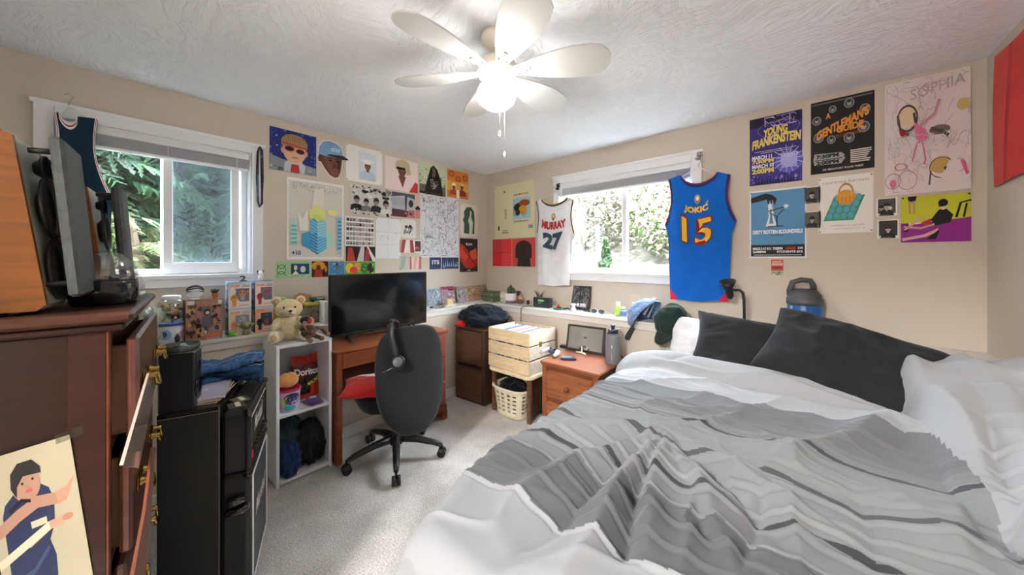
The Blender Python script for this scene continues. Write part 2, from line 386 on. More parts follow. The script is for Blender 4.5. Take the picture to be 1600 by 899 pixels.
# concrete-footing ledge, boxed in and painted, with a white cap
struct(MB().box(0, LD, RY, -LD, 0, LZ-.035, fin='wall_paint', b=0), 'wall_left_lower')
struct(MB().box(0, RX, -LD, 0, 0, LZ-.035, fin='wall_paint', b=0), 'wall_back_lower')
capm = '#dedad4'
def cap(x0, x1, y0, y1, ov):
    mb = MB(); mb.box(x0, x1, y0, y1, LZ-.022, LZ, capm, 'gloss', .004); return mb
mb = MB(); mb.box(0, LD+.018, RY, -LD-.018, LZ-.02, LZ, capm, 'plastic', .004); mb.box(LD, LD+.010, RY, -LD, LZ-.062, LZ-.02, capm, 'plastic', .003); struct(mb, 'trim_1')
mb = MB(); mb.box(0, RX, -LD-.018, 0, LZ-.02, LZ, capm, 'plastic', .004); mb.box(LD, RX, -LD-.010, -LD, LZ-.062, LZ-.02, capm, 'plastic', .003); struct(mb, 'trim_2')
struct(MB().box(LD, LD+.014, RY, -LD, 0, .085, '#efebe4', 'plastic', .004), 'baseboard_left')
struct(MB().box(LD, RX, -LD-.014, -LD, 0, .085, '#efebe4', 'plastic', .004), 'baseboard_back')
struct(MB().box(RX-.014, RX, RY, -LD, 0, .085, '#efebe4', 'plastic', .004), 'baseboard_right')
# unseen open doorway, hall and light, added behind the camera as fill
HY = RY-WT
mb = MB(); mb.box(1.905, 1.94, HY-.80, HY-.005, .01, 2.02, '#eeece6', 'plastic', .003); d1 = struct(mb, 'door_1')
MB().lathe([(.012, 0), (.012, .03), (.028, .04), (.03, .06), (.015, .07)], '#c9b37c', 'metal', M=TM((1.94, HY-.73, 1.0), ry=PI/2)).obj('door_handle', parent=d1)
mb = MB(); mb.box(1.0, 3.9, HY-1.5, HY-1.4, 0, CZ, fin='wall_paint', b=0).box(.9, 1.0, HY-1.5, HY, 0, CZ, fin='wall_paint', b=0).box(3.8, 3.9, HY-1.5, HY, 0, CZ, fin='wall_paint', b=0); struct(mb, 'wall_hall')
struct(MB().box(.9, 3.9, HY-1.5, HY, -.05, 0, fin='carpet', b=0), 'floor_hall'); struct(MB().box(.9, 3.9, HY-1.5, HY, CZ, CZ+.1, fin='ceiling_plaster', b=0), 'ceiling_hall')
hl = thing('fill_light', 'round frosted fill light added in the hall beyond the open doorway', 'fill light', (2.35, HY-.7, CZ))
MB().lathe([(.16, 0), (.16, -.02), (.15, -.025)], '#e8e4dc', 'plastic', 32).obj('base', parent=hl)
MB().lathe([(.15, -.025), (.145, -.05), (.11, -.08), (.05, -.095), (.001, -.098)], '#ffffff', 'fill_glow', 32).obj('diffuser', parent=hl)
mb = MB(); mb.box(1.83, 1.9, RY, RY+.015, 0, 2.1, '#f0eee8', 'plastic', .003).box(2.72, 2.79, RY, RY+.015, 0, 2.1, '#f0eee8', 'plastic', .003).box(1.9, 2.72, RY, RY+.015, 2.03, 2.1, '#f0eee8', 'plastic', .003)
struct(mb, 'trim_3')

# ---------------------------------------------------------------- windows
WH = '#f3f3f5'
def window(name, fr, h0, h1, z0, z1, cas, div, sash_first, glass2):
    """fr(a, d, z): a along the wall, d depth outwards (negative is into the room)"""
    def bx(mb, a0, a1, d0, d1_, zz0, zz1, col=WH, fin='plastic', b=.003):
        p = fr(a0, d0, zz0); q = fr(a1, d1_, zz1)
        return mb.box(min(p.x, q.x), max(p.x, q.x), min(p.y, q.y), max(p.y, q.y), zz0, zz1, col, fin, b)
    mb = MB(); c = cas
    bx(mb, h0-c, h0, -.018, 0, z0-c, z1+c); bx(mb, h1, h1+c, -.018, 0, z0-c, z1+c)
    bx(mb, h0, h1, -.018, 0, z1, z1+c); bx(mb, h0, h1, -.018, 0, z0-c, z0)
    bx(mb, h0-c-.01, h1+c+.01, -.026, -.016, z1+c-.012, z1+c+.01)
    root = struct(mb, name)
    mb = MB()                                                     # jamb liner
    bx(mb, h0, h0+.012, 0, WT, z0, z1); bx(mb, h1-.012, h1, 0, WT, z0, z1); bx(mb, h0, h1, 0, WT, z1-.012, z1)
    mb.obj('jamb', parent=root)
    mb = MB(); bx(mb, h0, h1, -.03, WT, z0-.012, z0+.014); mb.obj('window_sill', parent=root)
    mb = MB(); f = .035                                            # frame with mullion
    g0, g1 = h0+.012, h1-.012; y0, y1 = z0+.014, z1-.012
    bx(mb, g0, g0+f, .06, .11, y0+f, y1-f); bx(mb, g1-f, g1, .06, .11, y0+f, y1-f); bx(mb, g0, g1, .06, .11, y0, y0+f); bx(mb, g0, g1, .06, .11, y1-f, y1)
    bx(mb, div-.018, div+.018, .061, .109, y0+f, y1-f); mb.obj('window_frame', parent=root)
    mb = MB(); bx(mb, g0+f, div-.018, .088, .092, y0+f, y1-f, fin='pane', b=0); mb.obj('pane', parent=root)
    mb = MB(); s0, s1 = div-.012, g1-f-.012; q = .042            # sliding sash
    bx(mb, s0, s0+q, .04, .0595, y0+.03+q, y1-.02-q); bx(mb, s1-q, s1, .04, .0595, y0+.03+q, y1-.02-q); bx(mb, s0, s1, .04, .0595, y0+.003, y0+.03+q); bx(mb, s0, s1, .04, .0595, y1-.02-q, y1-.003)
    sa = mb.obj('sash', parent=root)
    mb = MB(); bx(mb, s0+q, s1-q, .048, .052, y0+.03+q, y1-.02-q, fin='pane', b=0); mb.obj('pane', parent=sa)
    if glass2:
        mb = MB(); bx(mb, div, g1-f, .100, .101, y0+f, y1-f, fin='screened', b=0); mb.obj('insect_screen', parent=root)
    return root
frA = lambda a, d, z: Vector((-d, a, z))
frB = lambda a, d, z: Vector((a, d, z))
window('window_1', frA, A0, A1, AZ0, AZ1, .06, onx(258, 300, -.08).y, True, True)
window('window_2', frB, B0, B1, BZ0, BZ1, .065, ony(977, 300, .08).x, True, False)
def blind(name, label, fr, h0, h1, z1, hh, rail_tilt=0):
    c = fr((h0+h1)/2, .01, z1); root = thing(name, label, 'blind', c)
    def bx(mb, a0, a1, d0, d1_, zz0, zz1, col, fin='plastic', b=.001):
        p = fr(a0, d0, zz0)-c; q = fr(a1, d1_, zz1)-c
        return mb.box(min(p.x, q.x), max(p.x, q.x), min(p.y, q.y), max(p.y, q.y), p.z, q.z, col, fin, b)
    bx(MB(), h0+.014, h1-.014, -.002, .035, z1-.045, z1-.012, '#f1f1f3').obj('head_rail', parent=root)
    mb = MB(); n = 13
    for i in range(n):
        zz = z1-.05-i*hh/n; bx(mb, h0+.02, h1-.02, .002+(i % 2)*.001, .032, zz-.0032, zz-.0008, '#d5d5da')
    mb.obj('slats', parent=root)
    bx(MB(), h0+.018, h1-.018, 0, .034, z1-.05-hh-.016, z1-.05-hh, '#f4f4f6', b=.003).obj('bottom_rail', parent=root)
    for k in (.1, .5, .9):
        mb = MB(); a = h0+(h1-h0)*k; bx(mb, a-.002, a+.002, -.004, -.001, z1-.05-hh-.02, z1-.04, '#ececee'); mb.obj('cord_loop', parent=root)
    return root
blind('window_blind', 'raised white venetian blind bunched at top of the window with green conifers', frA, A0, A1, AZ1, .055)
blind('window_blind', 'raised grey-white venetian blind bunched at top of the window behind the jerseys', frB, B0, B1, BZ1, .06)

# ================================================================ outdoors
struct(MB().box(-.14, 7.5, -9, .14, CZ+.1, 5.2, '#cfcac0', 'matte', .01), 'sun_block_upper')  # unseen upper storey, added to keep sun off the side-window trees
struct(MB().box(-.45, 7.8, -9.3, .45, 5.2, 5.4, '#5a5650', 'matte', .01), 'sun_block_roof')  # unseen roof slab over it, added for the same shadow
m, nt, b = newmat('ground_litter'); tc = N(nt, 'ShaderNodeTexCoord'); n1 = N(nt, 'ShaderNodeTexNoise'); n1.inputs['Scale'].default_value = 7; n1.inputs['Detail'].default_value = 8
nt.links.new(tc.outputs['Object'], n1.inputs[0]); cr = N(nt, 'ShaderNodeValToRGB')
cr.color_ramp.elements[0].position = .35; cr.color_ramp.elements[0].color = hx('#33312b'); cr.color_ramp.elements[1].position = .6; cr.color_ramp.elements[1].color = hx('#625e55')
nt.links.new(n1.outputs[0], cr.inputs[0]); nt.links.new(cr.outputs[0], b.inputs['Base Color']); b.inputs['Roughness'].default_value = .9
m, nt, b = newmat('yard_soil'); b.inputs['Base Color'].default_value = hx('#3c3a2c'); b.inputs['Roughness'].default_value = 1
mb = MB(); mb.grid(lambda u, v: (-9+22*u, .16+10*v, .55+max(0, 10*v-1.2)*.55+.15*noise.noise(Vector((u*9, v*9, 0)))), 60, 40, fin='ground_litter')
mb.obj('garden_bank', kind='structure')
mb = MB(); mb.grid(lambda u, v: (-10+9.8*u, -9+9.1*v, .4+.1*noise.noise(Vector((u*9, v*9, 3)))), 30, 30, fin='yard_soil')
mb.obj('side_yard', kind='structure')
def frond(q, L, droop, cols, w=.5):
    """a flat conifer spray: a bent stem with paired drooping twigs of needles"""
    vs = []; fs = []; cs = []; n = 11
    for i in range(n):
        k = i/n; x = L*k; z = -droop*L*k*k
        for s in (-1, 1):
            ln = L*w*(1-k*.75)*q.uniform(.7, 1.1); a = q.uniform(.6, 1.0)
            p0 = Vector((x, 0, z)); d = Vector((math.cos(a), s*math.sin(a), -q.uniform(.15, .6))).normalized(); p1 = p0+d*ln
            c = hx(q.choice(cols)); m_ = 4
            for j in range(m_):
                a0 = p0+d*ln*(j/m_); a1 = p0+d*ln*((j+1.2)/m_); wd = ln*.085*(1-j/m_*.5); sd_ = Vector((-d.y, d.x, .2)).normalized()*wd
                b_ = len(vs); vs += [a0, (a0+a1)/2+sd_*1.5, a1+Vector((0, 0, -wd*.8)), (a0+a1)/2-sd_*1.5]; fs.append((b_, b_+1, b_+2, b_+3)); cs.append(c)
    return vs, fs, cs
def conifer(name, label, loc, H, rad, n, cols, seed, bare=0.0, group=None, droop=.5, fl=(.25, .5)):
    q = random.Random(seed); root = thing(name, label, 'tree', loc, 0, group)
    mb = MB(); mb.tube([(0, 0, 0), (.05, .02, H*.5), (0, 0, H*.97)], [.11, .08, .02], '#5b4a3c', 'matte', 8); mb.obj('trunk', parent=root)
    mb = MB(); V = []; Fc = []; Cc = []
    for i in range(n):
        k = q.uniform(bare, 1); z = H*k; a = q.uniform(0, 2*PI); r = rad*(1-k)**.7*q.uniform(.35, 1)+.05
        vs, fs, cs = frond(q, q.uniform(*fl), droop*q.uniform(.3, 1.4), cols)
        M = TM((r*math.cos(a), r*math.sin(a), z), rx=q.uniform(-.5, .5), ry=q.uniform(-.1, .5), rz=a+q.uniform(-.5, .5))
        o_ = len(V); V += [M @ p for p in vs]; Fc += [tuple(o_+j for j in f) for f in fs]; Cc += cs
    mb.add(V, Fc, fin='leaf', cols=Cc); mb.obj('foliage', parent=root)
    return root
G1 = ['#2f8a4e', '#3f9d5c', '#257044', '#57ad5f', '#1d5a3a']; G2 = ['#4f9f6d', '#6cb98a', '#3d8a60', '#2f7550']; GD = ['#1f5a38', '#2a6b42', '#184a30', '#2f7a50']; G3 = ['#c9d08a', '#e6e2a8', '#8fb560', '#a8c46a']
conifer('conifer_tree', 'deep green drooping conifer seen through the left half of the side window', (-1.75, -3.25, .4), 4.2, 1.15, 2100, G1, 3)
conifer('conifer_tree', 'blue-green conifer seen through the right half of the side window', (-2.0, -2.05, .4), 4.4, 1.2, 2100, G2, 4)
conifer('conifer_tree', 'dark conifer standing behind the two nearer trees outside the side window', (-3.4, -2.9, .4), 5.5, 1.9, 2800, ['#1b4a32', '#24583a', '#173f2c', '#2f6a44'], 5, fl=(.4, .8))
conifer('conifer_tree', 'dark conifer far left outside the side window', (-3.0, -4.8, .4), 5.2, 1.7, 1600, ['#1b4a32', '#24583a', '#2f6a44'], 8, fl=(.4, .8))
conifer('golden_shrub', 'yellow-cream leaved shrub below the side window beside the mullion', (-.75, -2.72, .45), 1.15, .32, 230, G3, 6, fl=(.1, .22))
def leafy(name, label, loc, rx_, rz_, n, cols, seed, s=.05, stem='#6b5a48', cat='shrub', group=None, cone=False):
    q = random.Random(seed); root = thing(name, label, cat, loc, 0, group)
    mb = MB()
    for k in range(6):
        a = k*1.05; mb.tube([(0, 0, 0), (rx_*.3*math.cos(a), rx_*.3*math.sin(a), rz_*.6), (rx_*.7*math.cos(a+.3), rx_*.7*math.sin(a+.3), rz_*1.4)], [.02, .014, .005], stem, 'matte', 6)
    mb.obj('stem', parent=root)
    V = []; Fc = []; Cc = []
    for i in range(n):
        d = Vector((q.gauss(0, 1), q.gauss(0, 1), q.gauss(0, 1))).normalized()*(q.random()**.4)
        k = (1-(d.z+1)/2)**.8 if cone else 1
        c = Vector((d.x*rx_*k, d.y*rx_*k, rz_*(1+d.z))); u = Vector((q.gauss(0, 1), q.gauss(0, 1), q.gauss(0, 1))).normalized(); v = u.orthogonal().normalized(); ss = s*q.uniform(.5, 1.3)
        o_ = len(V); V += [c-u*ss, c+v*ss*.45, c+u*ss, c-v*ss*.45]; Fc.append((o_, o_+1, o_+2, o_+3)); Cc.append(hx(q.choice(cols)))
    MB().add(V, Fc, fin='leaf', cols=Cc).obj('foliage', parent=root)
    return root
PW = ['#f2e9df', '#e9d9cf', '#fbf6ee', '#d9c7b5', '#cfd0a8', '#8f9d68']
PG = ['#6f9a4a', '#93b565', '#b9cf86', '#587f3d', '#e8e4c8']
for i, (yy, lb) in enumerate(((-.5, 'dark hedge mass far behind the blue-green conifer'), (-3.4, 'dark hedge mass far behind the deep green conifer'), (-6.3, 'dark hedge mass at the far left outside the side window'))): leafy('hedge', lb, (-6.2, yy, .3), 1.4, 2.3, 7000, GD, 61+i, .15, cat='hedge')
def bank(x, y): return .55+max(0, (y-.16)-1.2)*.55
leafy('flowering_shrub', 'pale blossoming shrub seen just right of the white jersey', (-.45, 3.0, bank(0, 3)), .95, .85, 3800, PW, 21)
leafy('flowering_shrub', 'pale pink-white shrub left of the window mullion behind the small cypress', (.55, 3.4, bank(0, 3.4)), .85, .95, 3800, PW, 22)
leafy('leafy_shrub', 'green and cream shrub filling the right half of the back window', (1.35, 2.7, bank(0, 2.7)), .8, .75, 4200, PG+PW[:3], 23)
leafy('leafy_shrub', 'yellow-green shrub at the right end of the back window', (2.4, 2.9, bank(0, 2.9)), .9, .8, 3500, PG+PW[:2], 24)
leafy('flowering_shrub', 'white shrub high on the bank at top of the back window', (.6, 5.6, bank(0, 5.6)), 2.2, 1.3, 6000, PW+['#7f9a58'], 25, .09)
leafy('leafy_shrub', 'light shrub far left on the bank behind the jerseys', (-2.6, 5.4, bank(0, 5.4)), 2.0, 1.4, 5000, PW, 26, .09)
leafy('leafy_shrub', 'light green shrub high on the bank at the right', (3.9, 5.4, bank(0, 5.4)), 2.0, 1.4, 5000, PG+PW, 27, .09)
pc = at(946, 418, 4.0)
leafy('small_cypress', 'small bright green cypress standing outside the back window left of the mullion', (pc.x, pc.y, bank(0, pc.y)-.05), .22, .52, 4200, ['#3c7a30', '#548c38', '#2c5f26'], 28, .035, cone=True)
pp = at(985, 420, 3.9)
root = thing('planter_box', 'white square planter on the bank outside the window mullion', 'planter', (pp.x, pp.y, bank(0, pp.y)+.02))
MB().box(-.2, .2, -.15, .15, 0, .3, '#f4f4f4', 'plastic', .01).obj('planter_body', parent=root)
MB().box(-.23, .23, -.18, .18, .3, .34, '#ffffff', 'plastic', .01).obj('planter_rim', parent=root)
MB().box(-.18, .18, -.13, .13, .34, .345, '#4a3b2e', 'matte', 0).obj('soil', parent=root)
# ================================================================ prints on the left wall
GA = None
K = '#1c1a1c'
sh = [e_(.5, .5, .9, .7, '#2c3a9c', 20)] if False else []
sh = [r_(0, 0, 1, 1, '#26307e'), *sc_(90, 0, .25, 1, 1, .03, ['#4a5cc4', '#3a48a8', '#8fa0e0', '#1c2462'], 3), p_([(0, 0), (1, 0), (1, .18), (.6, .26), (.25, .28), (0, .35)], '#8e9398'),
      *sc_(14, 0, 0, 1, .2, .06, ['#c4c6c8', '#5c6468', '#a8acb0'], 5),
      p_([(.28, 0), (.3, .22), (.42, .3), (.66, .28), (.74, .18), (.72, 0)], '#c9cdd4'), p_([(.42, 0), (.44, .2), (.6, .2), (.62, 0)], '#c23a34'),
      r_(.42, .24, .6, .36, '#d8a288'), e_(.51, .52, .25, .3, '#e0b094'), e_(.26, .5, .04, .07, '#d49e84'), e_(.76, .5, .04, .07, '#d49e84'),
      e_(.51, .72, .28, .2, '#a8835c', 20, 0, PI), p_([(.24, .6), (.78, .6), (.79, .74), (.23, .74)], '#b08d64'), *[l_([(.26+i*.045, .62), (.3+i*.04, .86)], .012, '#8a6743') for i in range(12)],
      p_([(.25, .66), (.78, .6), (.78, .64), (.25, .7)], '#cc4038'), e_(.4, .56, .11, .07, '#b83c34'), e_(.63, .53, .1, .065, '#b83c34'), e_(.4, .56, .09, .05, '#221c22'), e_(.63, .53, .085, .048, '#221c22'), e_(.52, .36, .08, .015, '#b0645c')]
sheet('poster', 'square blue poster of a child in red wraparound sunglasses', 'poster', (421, 197), (494, 214), (494, 275), (421, 265), sh, wall='A')
# cut-out head in a blue cap
q0 = onx(520, 250); Hd = onx(520, 220).z-onx(520, 279).z; Wd = onx(545, 250).y-onx(494, 250).y
def headmap(u, v, h): return Vector((.0022+h, (u-.5)*Wd, (v-.5)*Hd))
hd = [(.06, .5), (.10, .40), (.14, .36), (.24, .22), (.40, .06), (.56, 0), (.68, .04), (.74, .18), (.78, .38), (.80, .55), (1.0, .57), (.99, .61), (.82, .68), (.78, .86), (.62, .97), (.4, 1.0), (.2, .95), (.08, .8), (.05, .66)]
mb = MB(); mb.art(headmap, [p_(hd, '#f1ede6')], 'paper', 0)
hi = [((x-.5)*.95+.5, (y-.5)*.95+.5) for x, y in hd]
mb.art(headmap, [p_(hi, '#6a4030'), p_([(.2, .56), (.3, .3), (.45, .1), (.55, .04), (.66, .08), (.7, .3), (.72, .56)], '#7d4e3a'), p_([(.62, .3), (.74, .2), (.74, .5), (.66, .52)], '#4e2c22'),
     e_(.11, .48, .05, .09, '#5a3426'), p_([(.06, .58), (.3, .56), (.8, .56), (.96, .6), (.8, .67), (.76, .85), (.6, .95), (.4, .97), (.2, .92), (.1, .78)], '#7fa6cc'),
     *[l_([(.42, .95), (a, .62)], .008, '#5f86ac') for a in (.16, .3, .5, .68)], p_([(.3, .58), (.8, .55), (.99, .57), (.96, .61), (.8, .66), (.4, .63)], '#34383e'), t_('GOLF', .45, .72, .72, .82, '#dfe8f0', .03),
     e_(.42, .47, .06, .02, '#1a1010'), e_(.64, .47, .05, .02, '#1a1010'), l_([(.34, .52), (.48, .53)], .02, '#1a1010'), l_([(.58, .53), (.7, .51)], .02, '#1a1010'), p_([(.52, .46), (.62, .3), (.5, .28)], '#5a3426'),
     e_(.55, .18, .12, .04, '#9a5a54'), e_(.55, .185, .11, .01, '#3a1d1c')], 'paper', .0006)
mb.obj('cutout_poster', loc=(0, q0.y, q0.z), label='cut-out paper head of a man in a light blue cap with grey brim', category='poster')
sheet('poster', 'white poster with a small figure in a white hat at its middle', 'poster', (541, 224), (597, 238), (597, 290), (540, 282),
      [r_(.32, .1, .84, .9, '#dfe6ee'), *person_(.58, .52, .1, '#8a5d48', '#eef0f2', '#c3d2de', 1.1, '#f6f7f8'), e_(.58, .63, .2, .04, '#f6f7f8'), r_(.3, .86, .84, .9, '#eceff2')], wall='A', pins=4)
sheet('poster', 'pale pink poster of a figure in blonde bob wig and sunglasses', 'poster', (601, 242), (653, 256), (652, 300), (602, 297),
      [r_(0, 0, 1, 1, '#f0dfd8'), p_([(.1, 0), (.18, .35), (.4, .52), (.66, .52), (.86, .36), (.92, 0)], '#f4d9dc'), p_([(.72, 0), (.92, .36), (1, .3), (1, 0)], '#d4382e'), p_([(.38, .46), (.52, .1), (.62, .46)], '#7a4a3a'), r_(.42, .46, .58, .64, '#7a4a3a'),
       e_(.5, .66, .13, .2, '#7a4a3a'), e_(.52, .82, .22, .17, '#cdb98f'), p_([(.3, .8), (.74, .8), (.78, .56), (.66, .52), (.6, .72), (.34, .72), (.3, .62)], '#cdb98f'), r_(.33, .66, .6, .74, '#161214')], wall='A')
sheet('poster', 'poster of a long-haired figure in black hood against sunny trees', 'poster', (654, 250), (696, 262), (695, 307), (655, 303),
      [r_(0, .3, 1, 1, '#cfd6b4'), *sc_(70, 0, .3, 1, .8, .06, ['#a9b46a', '#8c9a50', '#e8e4c4', '#c8c49a'], 9), r_(0, 0, 1, .3, '#6e6a5c'), p_([(.2, .1), (.3, .5), (.42, .85), (.52, .95), (.66, .85), (.82, .5), (.9, 0), (.3, 0)], '#25221f'),
       e_(.52, .72, .1, .15, '#7d5a44'), p_([(.4, .86), (.44, .5), (.4, .4), (.46, .4), (.48, .84)], '#17120f'), p_([(.62, .86), (.6, .45), (.66, .4), (.68, .8)], '#17120f'), *sq_(12, .42, .2, .68, .5, .05, .02, ['#8c8880', '#b9b4aa'], 4), r_(0, 0, .9, .08, '#3c2b22')], wall='A')
sheet('poster', 'orange poster with two figures in pale hats under round suns', 'poster', (698, 265), (732, 271), (731, 312), (699, 308),
      [r_(0, 0, 1, 1, '#d9822e'), r_(0, .25, 1, .6, '#e0a644'), *[x for c_ in ((.2, .86), (.5, .72), (.84, .8)) for x in (e_(c_[0], c_[1], .13, .11, '#a8481c'), e_(c_[0], c_[1], .08, .07, '#d4702a'))],
       *person_(.3, .42, .08, '#7a4a34', '#efe6d8', '#b8452c', 1, '#f6efe4'), *person_(.68, .46, .09, '#7a4a34', '#d9a060', '#9c3420', 1, '#e6b878'), r_(.42, 0, .56, .3, '#f0e8da')], wall='A')
tw = [r_(.03, .03, .97, .97, '#dcd8cf'), *sc_(120, .05, .86, .95, .95, .015, ['#c3bfb6', '#b0ada4', '#ece9e2'], 11), p_([(.44, .88), (.62, .92), (.6, .6), (.4, .6)], '#e7e3d8'), p_([(.36, .62), (.5, .7), (.64, .62), (.64, .52), (.36, .52)], '#e3e38c'),
      e_(.78, .62, .1, .05, '#e8e6a2'), r_(.05, .18, .16, .5, '#bfe0d8'), r_(.86, .12, .95, .56, '#8cc7e0'), p_([(.24, .32), (.4, .36), (.4, .12), (.24, .18)], '#3f9fd0'), p_([(.38, .5), (.5, .54), (.5, .06), (.38, .12)], '#58b2e0'),
      p_([(.38, .32), (.5, .34), (.5, .06), (.38, .12)], '#2f86c2'), p_([(.5, .54), (.66, .48), (.66, .14), (.5, .06)], '#8fd0e4'), p_([(.5, .3), (.66, .28), (.66, .14), (.5, .06)], '#5db8e2'), p_([(.66, .36), (.8, .32), (.8, .2), (.66, .14)], '#b4e0d4'), p_([(.4, .56), (.5, .58), (.62, .54), (.5, .48)], '#cfe27a'),
      *[l_([(.39, .14+i*.04), (.5, .09+i*.04), (.65, .16+i*.035)], .004, '#dff0f6') for i in range(10)], *[r_(.88, .14+i*.05, .94, .16+i*.05, '#3c86b4') for i in range(8)], *[r_(.06, .2+i*.05, .15, .22+i*.05, '#6cc0c8') for i in range(5)],
      p_([(.2, .36), (.16, .6), (.24, .5), (.34, .64), (.34, .36)], '#efece4'), t_('+10', .07, .055, .22, .11, '#1f5fa8', .03), *sc_(8, .86, .04, .95, .1, .02, ['#6a5aa0', '#e0e0f0'], 5)]
sheet('poster', 'tall white-bordered poster of a blue and yellow glass tower', 'poster', (447, 277), (537, 289), (537, 406), (449, 405), tw, wall='A', curl=0)
bwp = [r_(0, 0, 1, 1, '#cfccc6'), *sc_(60, 0, .6, 1, 1, .06, ['#2a2828', '#8c8986', '#e6e4e0'], 12)]
for i, (x_, s_) in enumerate(((.14, .06), (.36, .055), (.6, .06), (.84, .065))): bwp += person_(x_, .5-.05*(i % 2), s_, '#9a958f', '#1b1a1a', ['#1d1c1c', '#77736e', '#262525', '#e4e1dc'][i], 1.5)
bwp += sc_(26, 0, 0, 1, .2, .05, ['#1d1c1c', '#e4e1dc', '#6f6b67'], 13)
sheet('photo_print', 'black and white photo of four people seated in a row', 'poster', (547, 288), (612, 297), (612, 339), (547, 335), bwp, wall='A')
sheet('photo_print', 'photo through a car windscreen with grey roof and maroon dashboard', 'poster', (612, 300), (648, 304), (648, 341), (612, 338),
      [r_(0, 0, 1, 1, '#b9bcc4'), p_([(0, 1), (1, 1), (1, .8), (.5, .9), (0, .8)], '#5c5a66'), *[l_([(0, .5+i*.06), (.55, .54+i*.06)], .02, '#8d929a') for i in range(5)], p_([(.55, .9), (.66, .9), (.62, .3), (.56, .3)], '#4a464e'), p_([(0, 0), (1, 0), (1, .22), (.5, .3), (0, .32)], '#5c3440'), e_(.82, .6, .1, .16, '#3c3a44'), p_([(.62, 0), (.7, .3), (1, .34), (1, 0)], '#c07078'), *sc_(14, .4, 0, 1, .25, .05, ['#e0a8a8', '#7a2c38', '#40242c'], 15)], wall='A')
sheet('photo_print', 'narrow pink strip print with small dark hat shape beside the car photo', 'poster', (649, 304), (656, 305), (656, 343), (649, 341), [r_(0, 0, 1, 1, '#e0bcb4'), r_(0, 0, 1, .4, '#d88484'), e_(.5, .42, .6, .06, '#2a1c20'), e_(.5, .47, .3, .06, '#2a1c20')], wall='A')
cs = []; q = random.Random(4)
for j in range(6):
    for i in range(9):
        x = .04+i*.104; y = .04+j*.16; cs.append(r_(x, y, x+.085, y+.1, q.choice(['#2c2a2a', '#6c6866', '#a8a4a0', '#453f3e'])))
        if q.random() < .7: cs.append(e_(x+.042, y+.06, .02, .03, '#dcd8d4', 8))
sheet('photo_print', 'white sheet with six rows of tiny black and white portraits', 'poster', (539, 338), (585, 341), (585, 385), (539, 384), cs, wall='A')
sheet('photo_print', 'dark print with red robed figure and white light beams', 'poster', (540, 385), (586, 386), (586, 409), (540, 408),
      [r_(0, 0, 1, 1, '#2a2022'), p_([(.04, 0), (.08, .9), (.22, .9), (.32, 0)], '#c8403a'), p_([(.5, 1), (.62, 1), (.6, 0), (.36, 0)], '#d8d2cc'), p_([(.7, 1), (.76, 1), (1, .2), (1, 0), (.9, 0)], '#ece6e0'), p_([(.62, 0), (.66, .8), (.78, .8), (.8, 0)], '#b03a36')], wall='A')
sheet('poster', 'blank white sheet creased into a grid by folds', 'poster', (587, 340), (626, 343), (626, 404), (587, 404),
      [l_([(.48, 0), (.5, 1)], .012, '#d5d6da'), l_([(0, .33), (1, .35)], .01, '#d0d1d5'), l_([(0, .66), (1, .65)], .01, '#d4d5d9'), *sc_(8, .1, .05, .95, .95, .018, ['#3c3c40', '#70747a'], 17)], '#f0f1f3', wall='A', pins=2)
sheet('photo_print', 'small white sheet with grey crowd picture in its middle', 'poster', (626, 342), (650, 344), (650, 373), (626, 372),
      [*sc_(26, .18, .2, .84, .62, .08, ['#3a3838', '#5c5a5a', '#8c8a8a'], 18), e_(.35, .6, .1, .08, '#4a4848'), e_(.6, .62, .12, .09, '#3a3838'), t_('one', .3, .34, .5, .44, '#e8e8e8', .02)], '#ebe7e2', wall='A', pins=4)
sheet('photo_print', 'white and dark red strip print above the pale curtain strip', 'poster', (624, 375), (657, 376), (657, 395), (624, 395),
      [r_(0, 0, .1, 1, '#d4a8a4'), p_([(.12, 1), (.3, 1), (.2, 0), (.06, 0)], '#b04a4a'), r_(.3, 0, .5, 1, '#f2e8e4'), p_([(.48, 1), (.62, 1), (.7, 0), (.5, 0)], '#a83c40'), r_(.72, .1, 1, .95, '#6c3034'), *sc_(14, .72, .1, 1, .95, .07, ['#c88484', '#3c2022', '#e0c8c4'], 19)], wall='A')
sheet('photo_print', 'pale strip print of grey and pink curtains', 'poster', (624, 401), (658, 401), (658, 421), (624, 421),
      [r_(0, 0, .45, 1, '#c8c4bc'), p_([(.1, 1), (.3, 1), (.2, 0), (0, 0)], '#a8aaa2'), r_(.45, 0, 1, 1, '#ecc9c2'), p_([(.46, 1), (.52, 1), (.56, 0), (.46, 0)], '#c05c5c'), p_([(.7, 1), (.8, 1), (.74, 0), (.62, 0)], '#dba49c'), p_([(.9, 1), (1, 1), (1, 0), (.86, 0)], '#b46a66')], wall='A', pins=4)
dd = [r_(0, 0, 1, 1, '#e4e3e8'), *sq_(230, .03, .03, .97, .97, .022, .006, ['#8c8a94', '#6a6874', '#b4b2bc', '#55545e'], 20), *sc_(26, .04, .86, .96, .98, .02, ['#55545e', '#8c8a94'], 21), *sc_(22, .04, .05, .96, .85, .016, ['#35343c', '#6a6874'], 22), l_([(.5, .02), (.5, .98)], .006, '#cfced4'), t_('ABC', .12, .3, .3, .34, '#4c4a54', .01)]
sheet('poster', 'large white sheet covered all over in grey pen doodles', 'poster', (656, 302), (716, 311), (716, 402), (657, 403), dd, wall='A', pins=4)
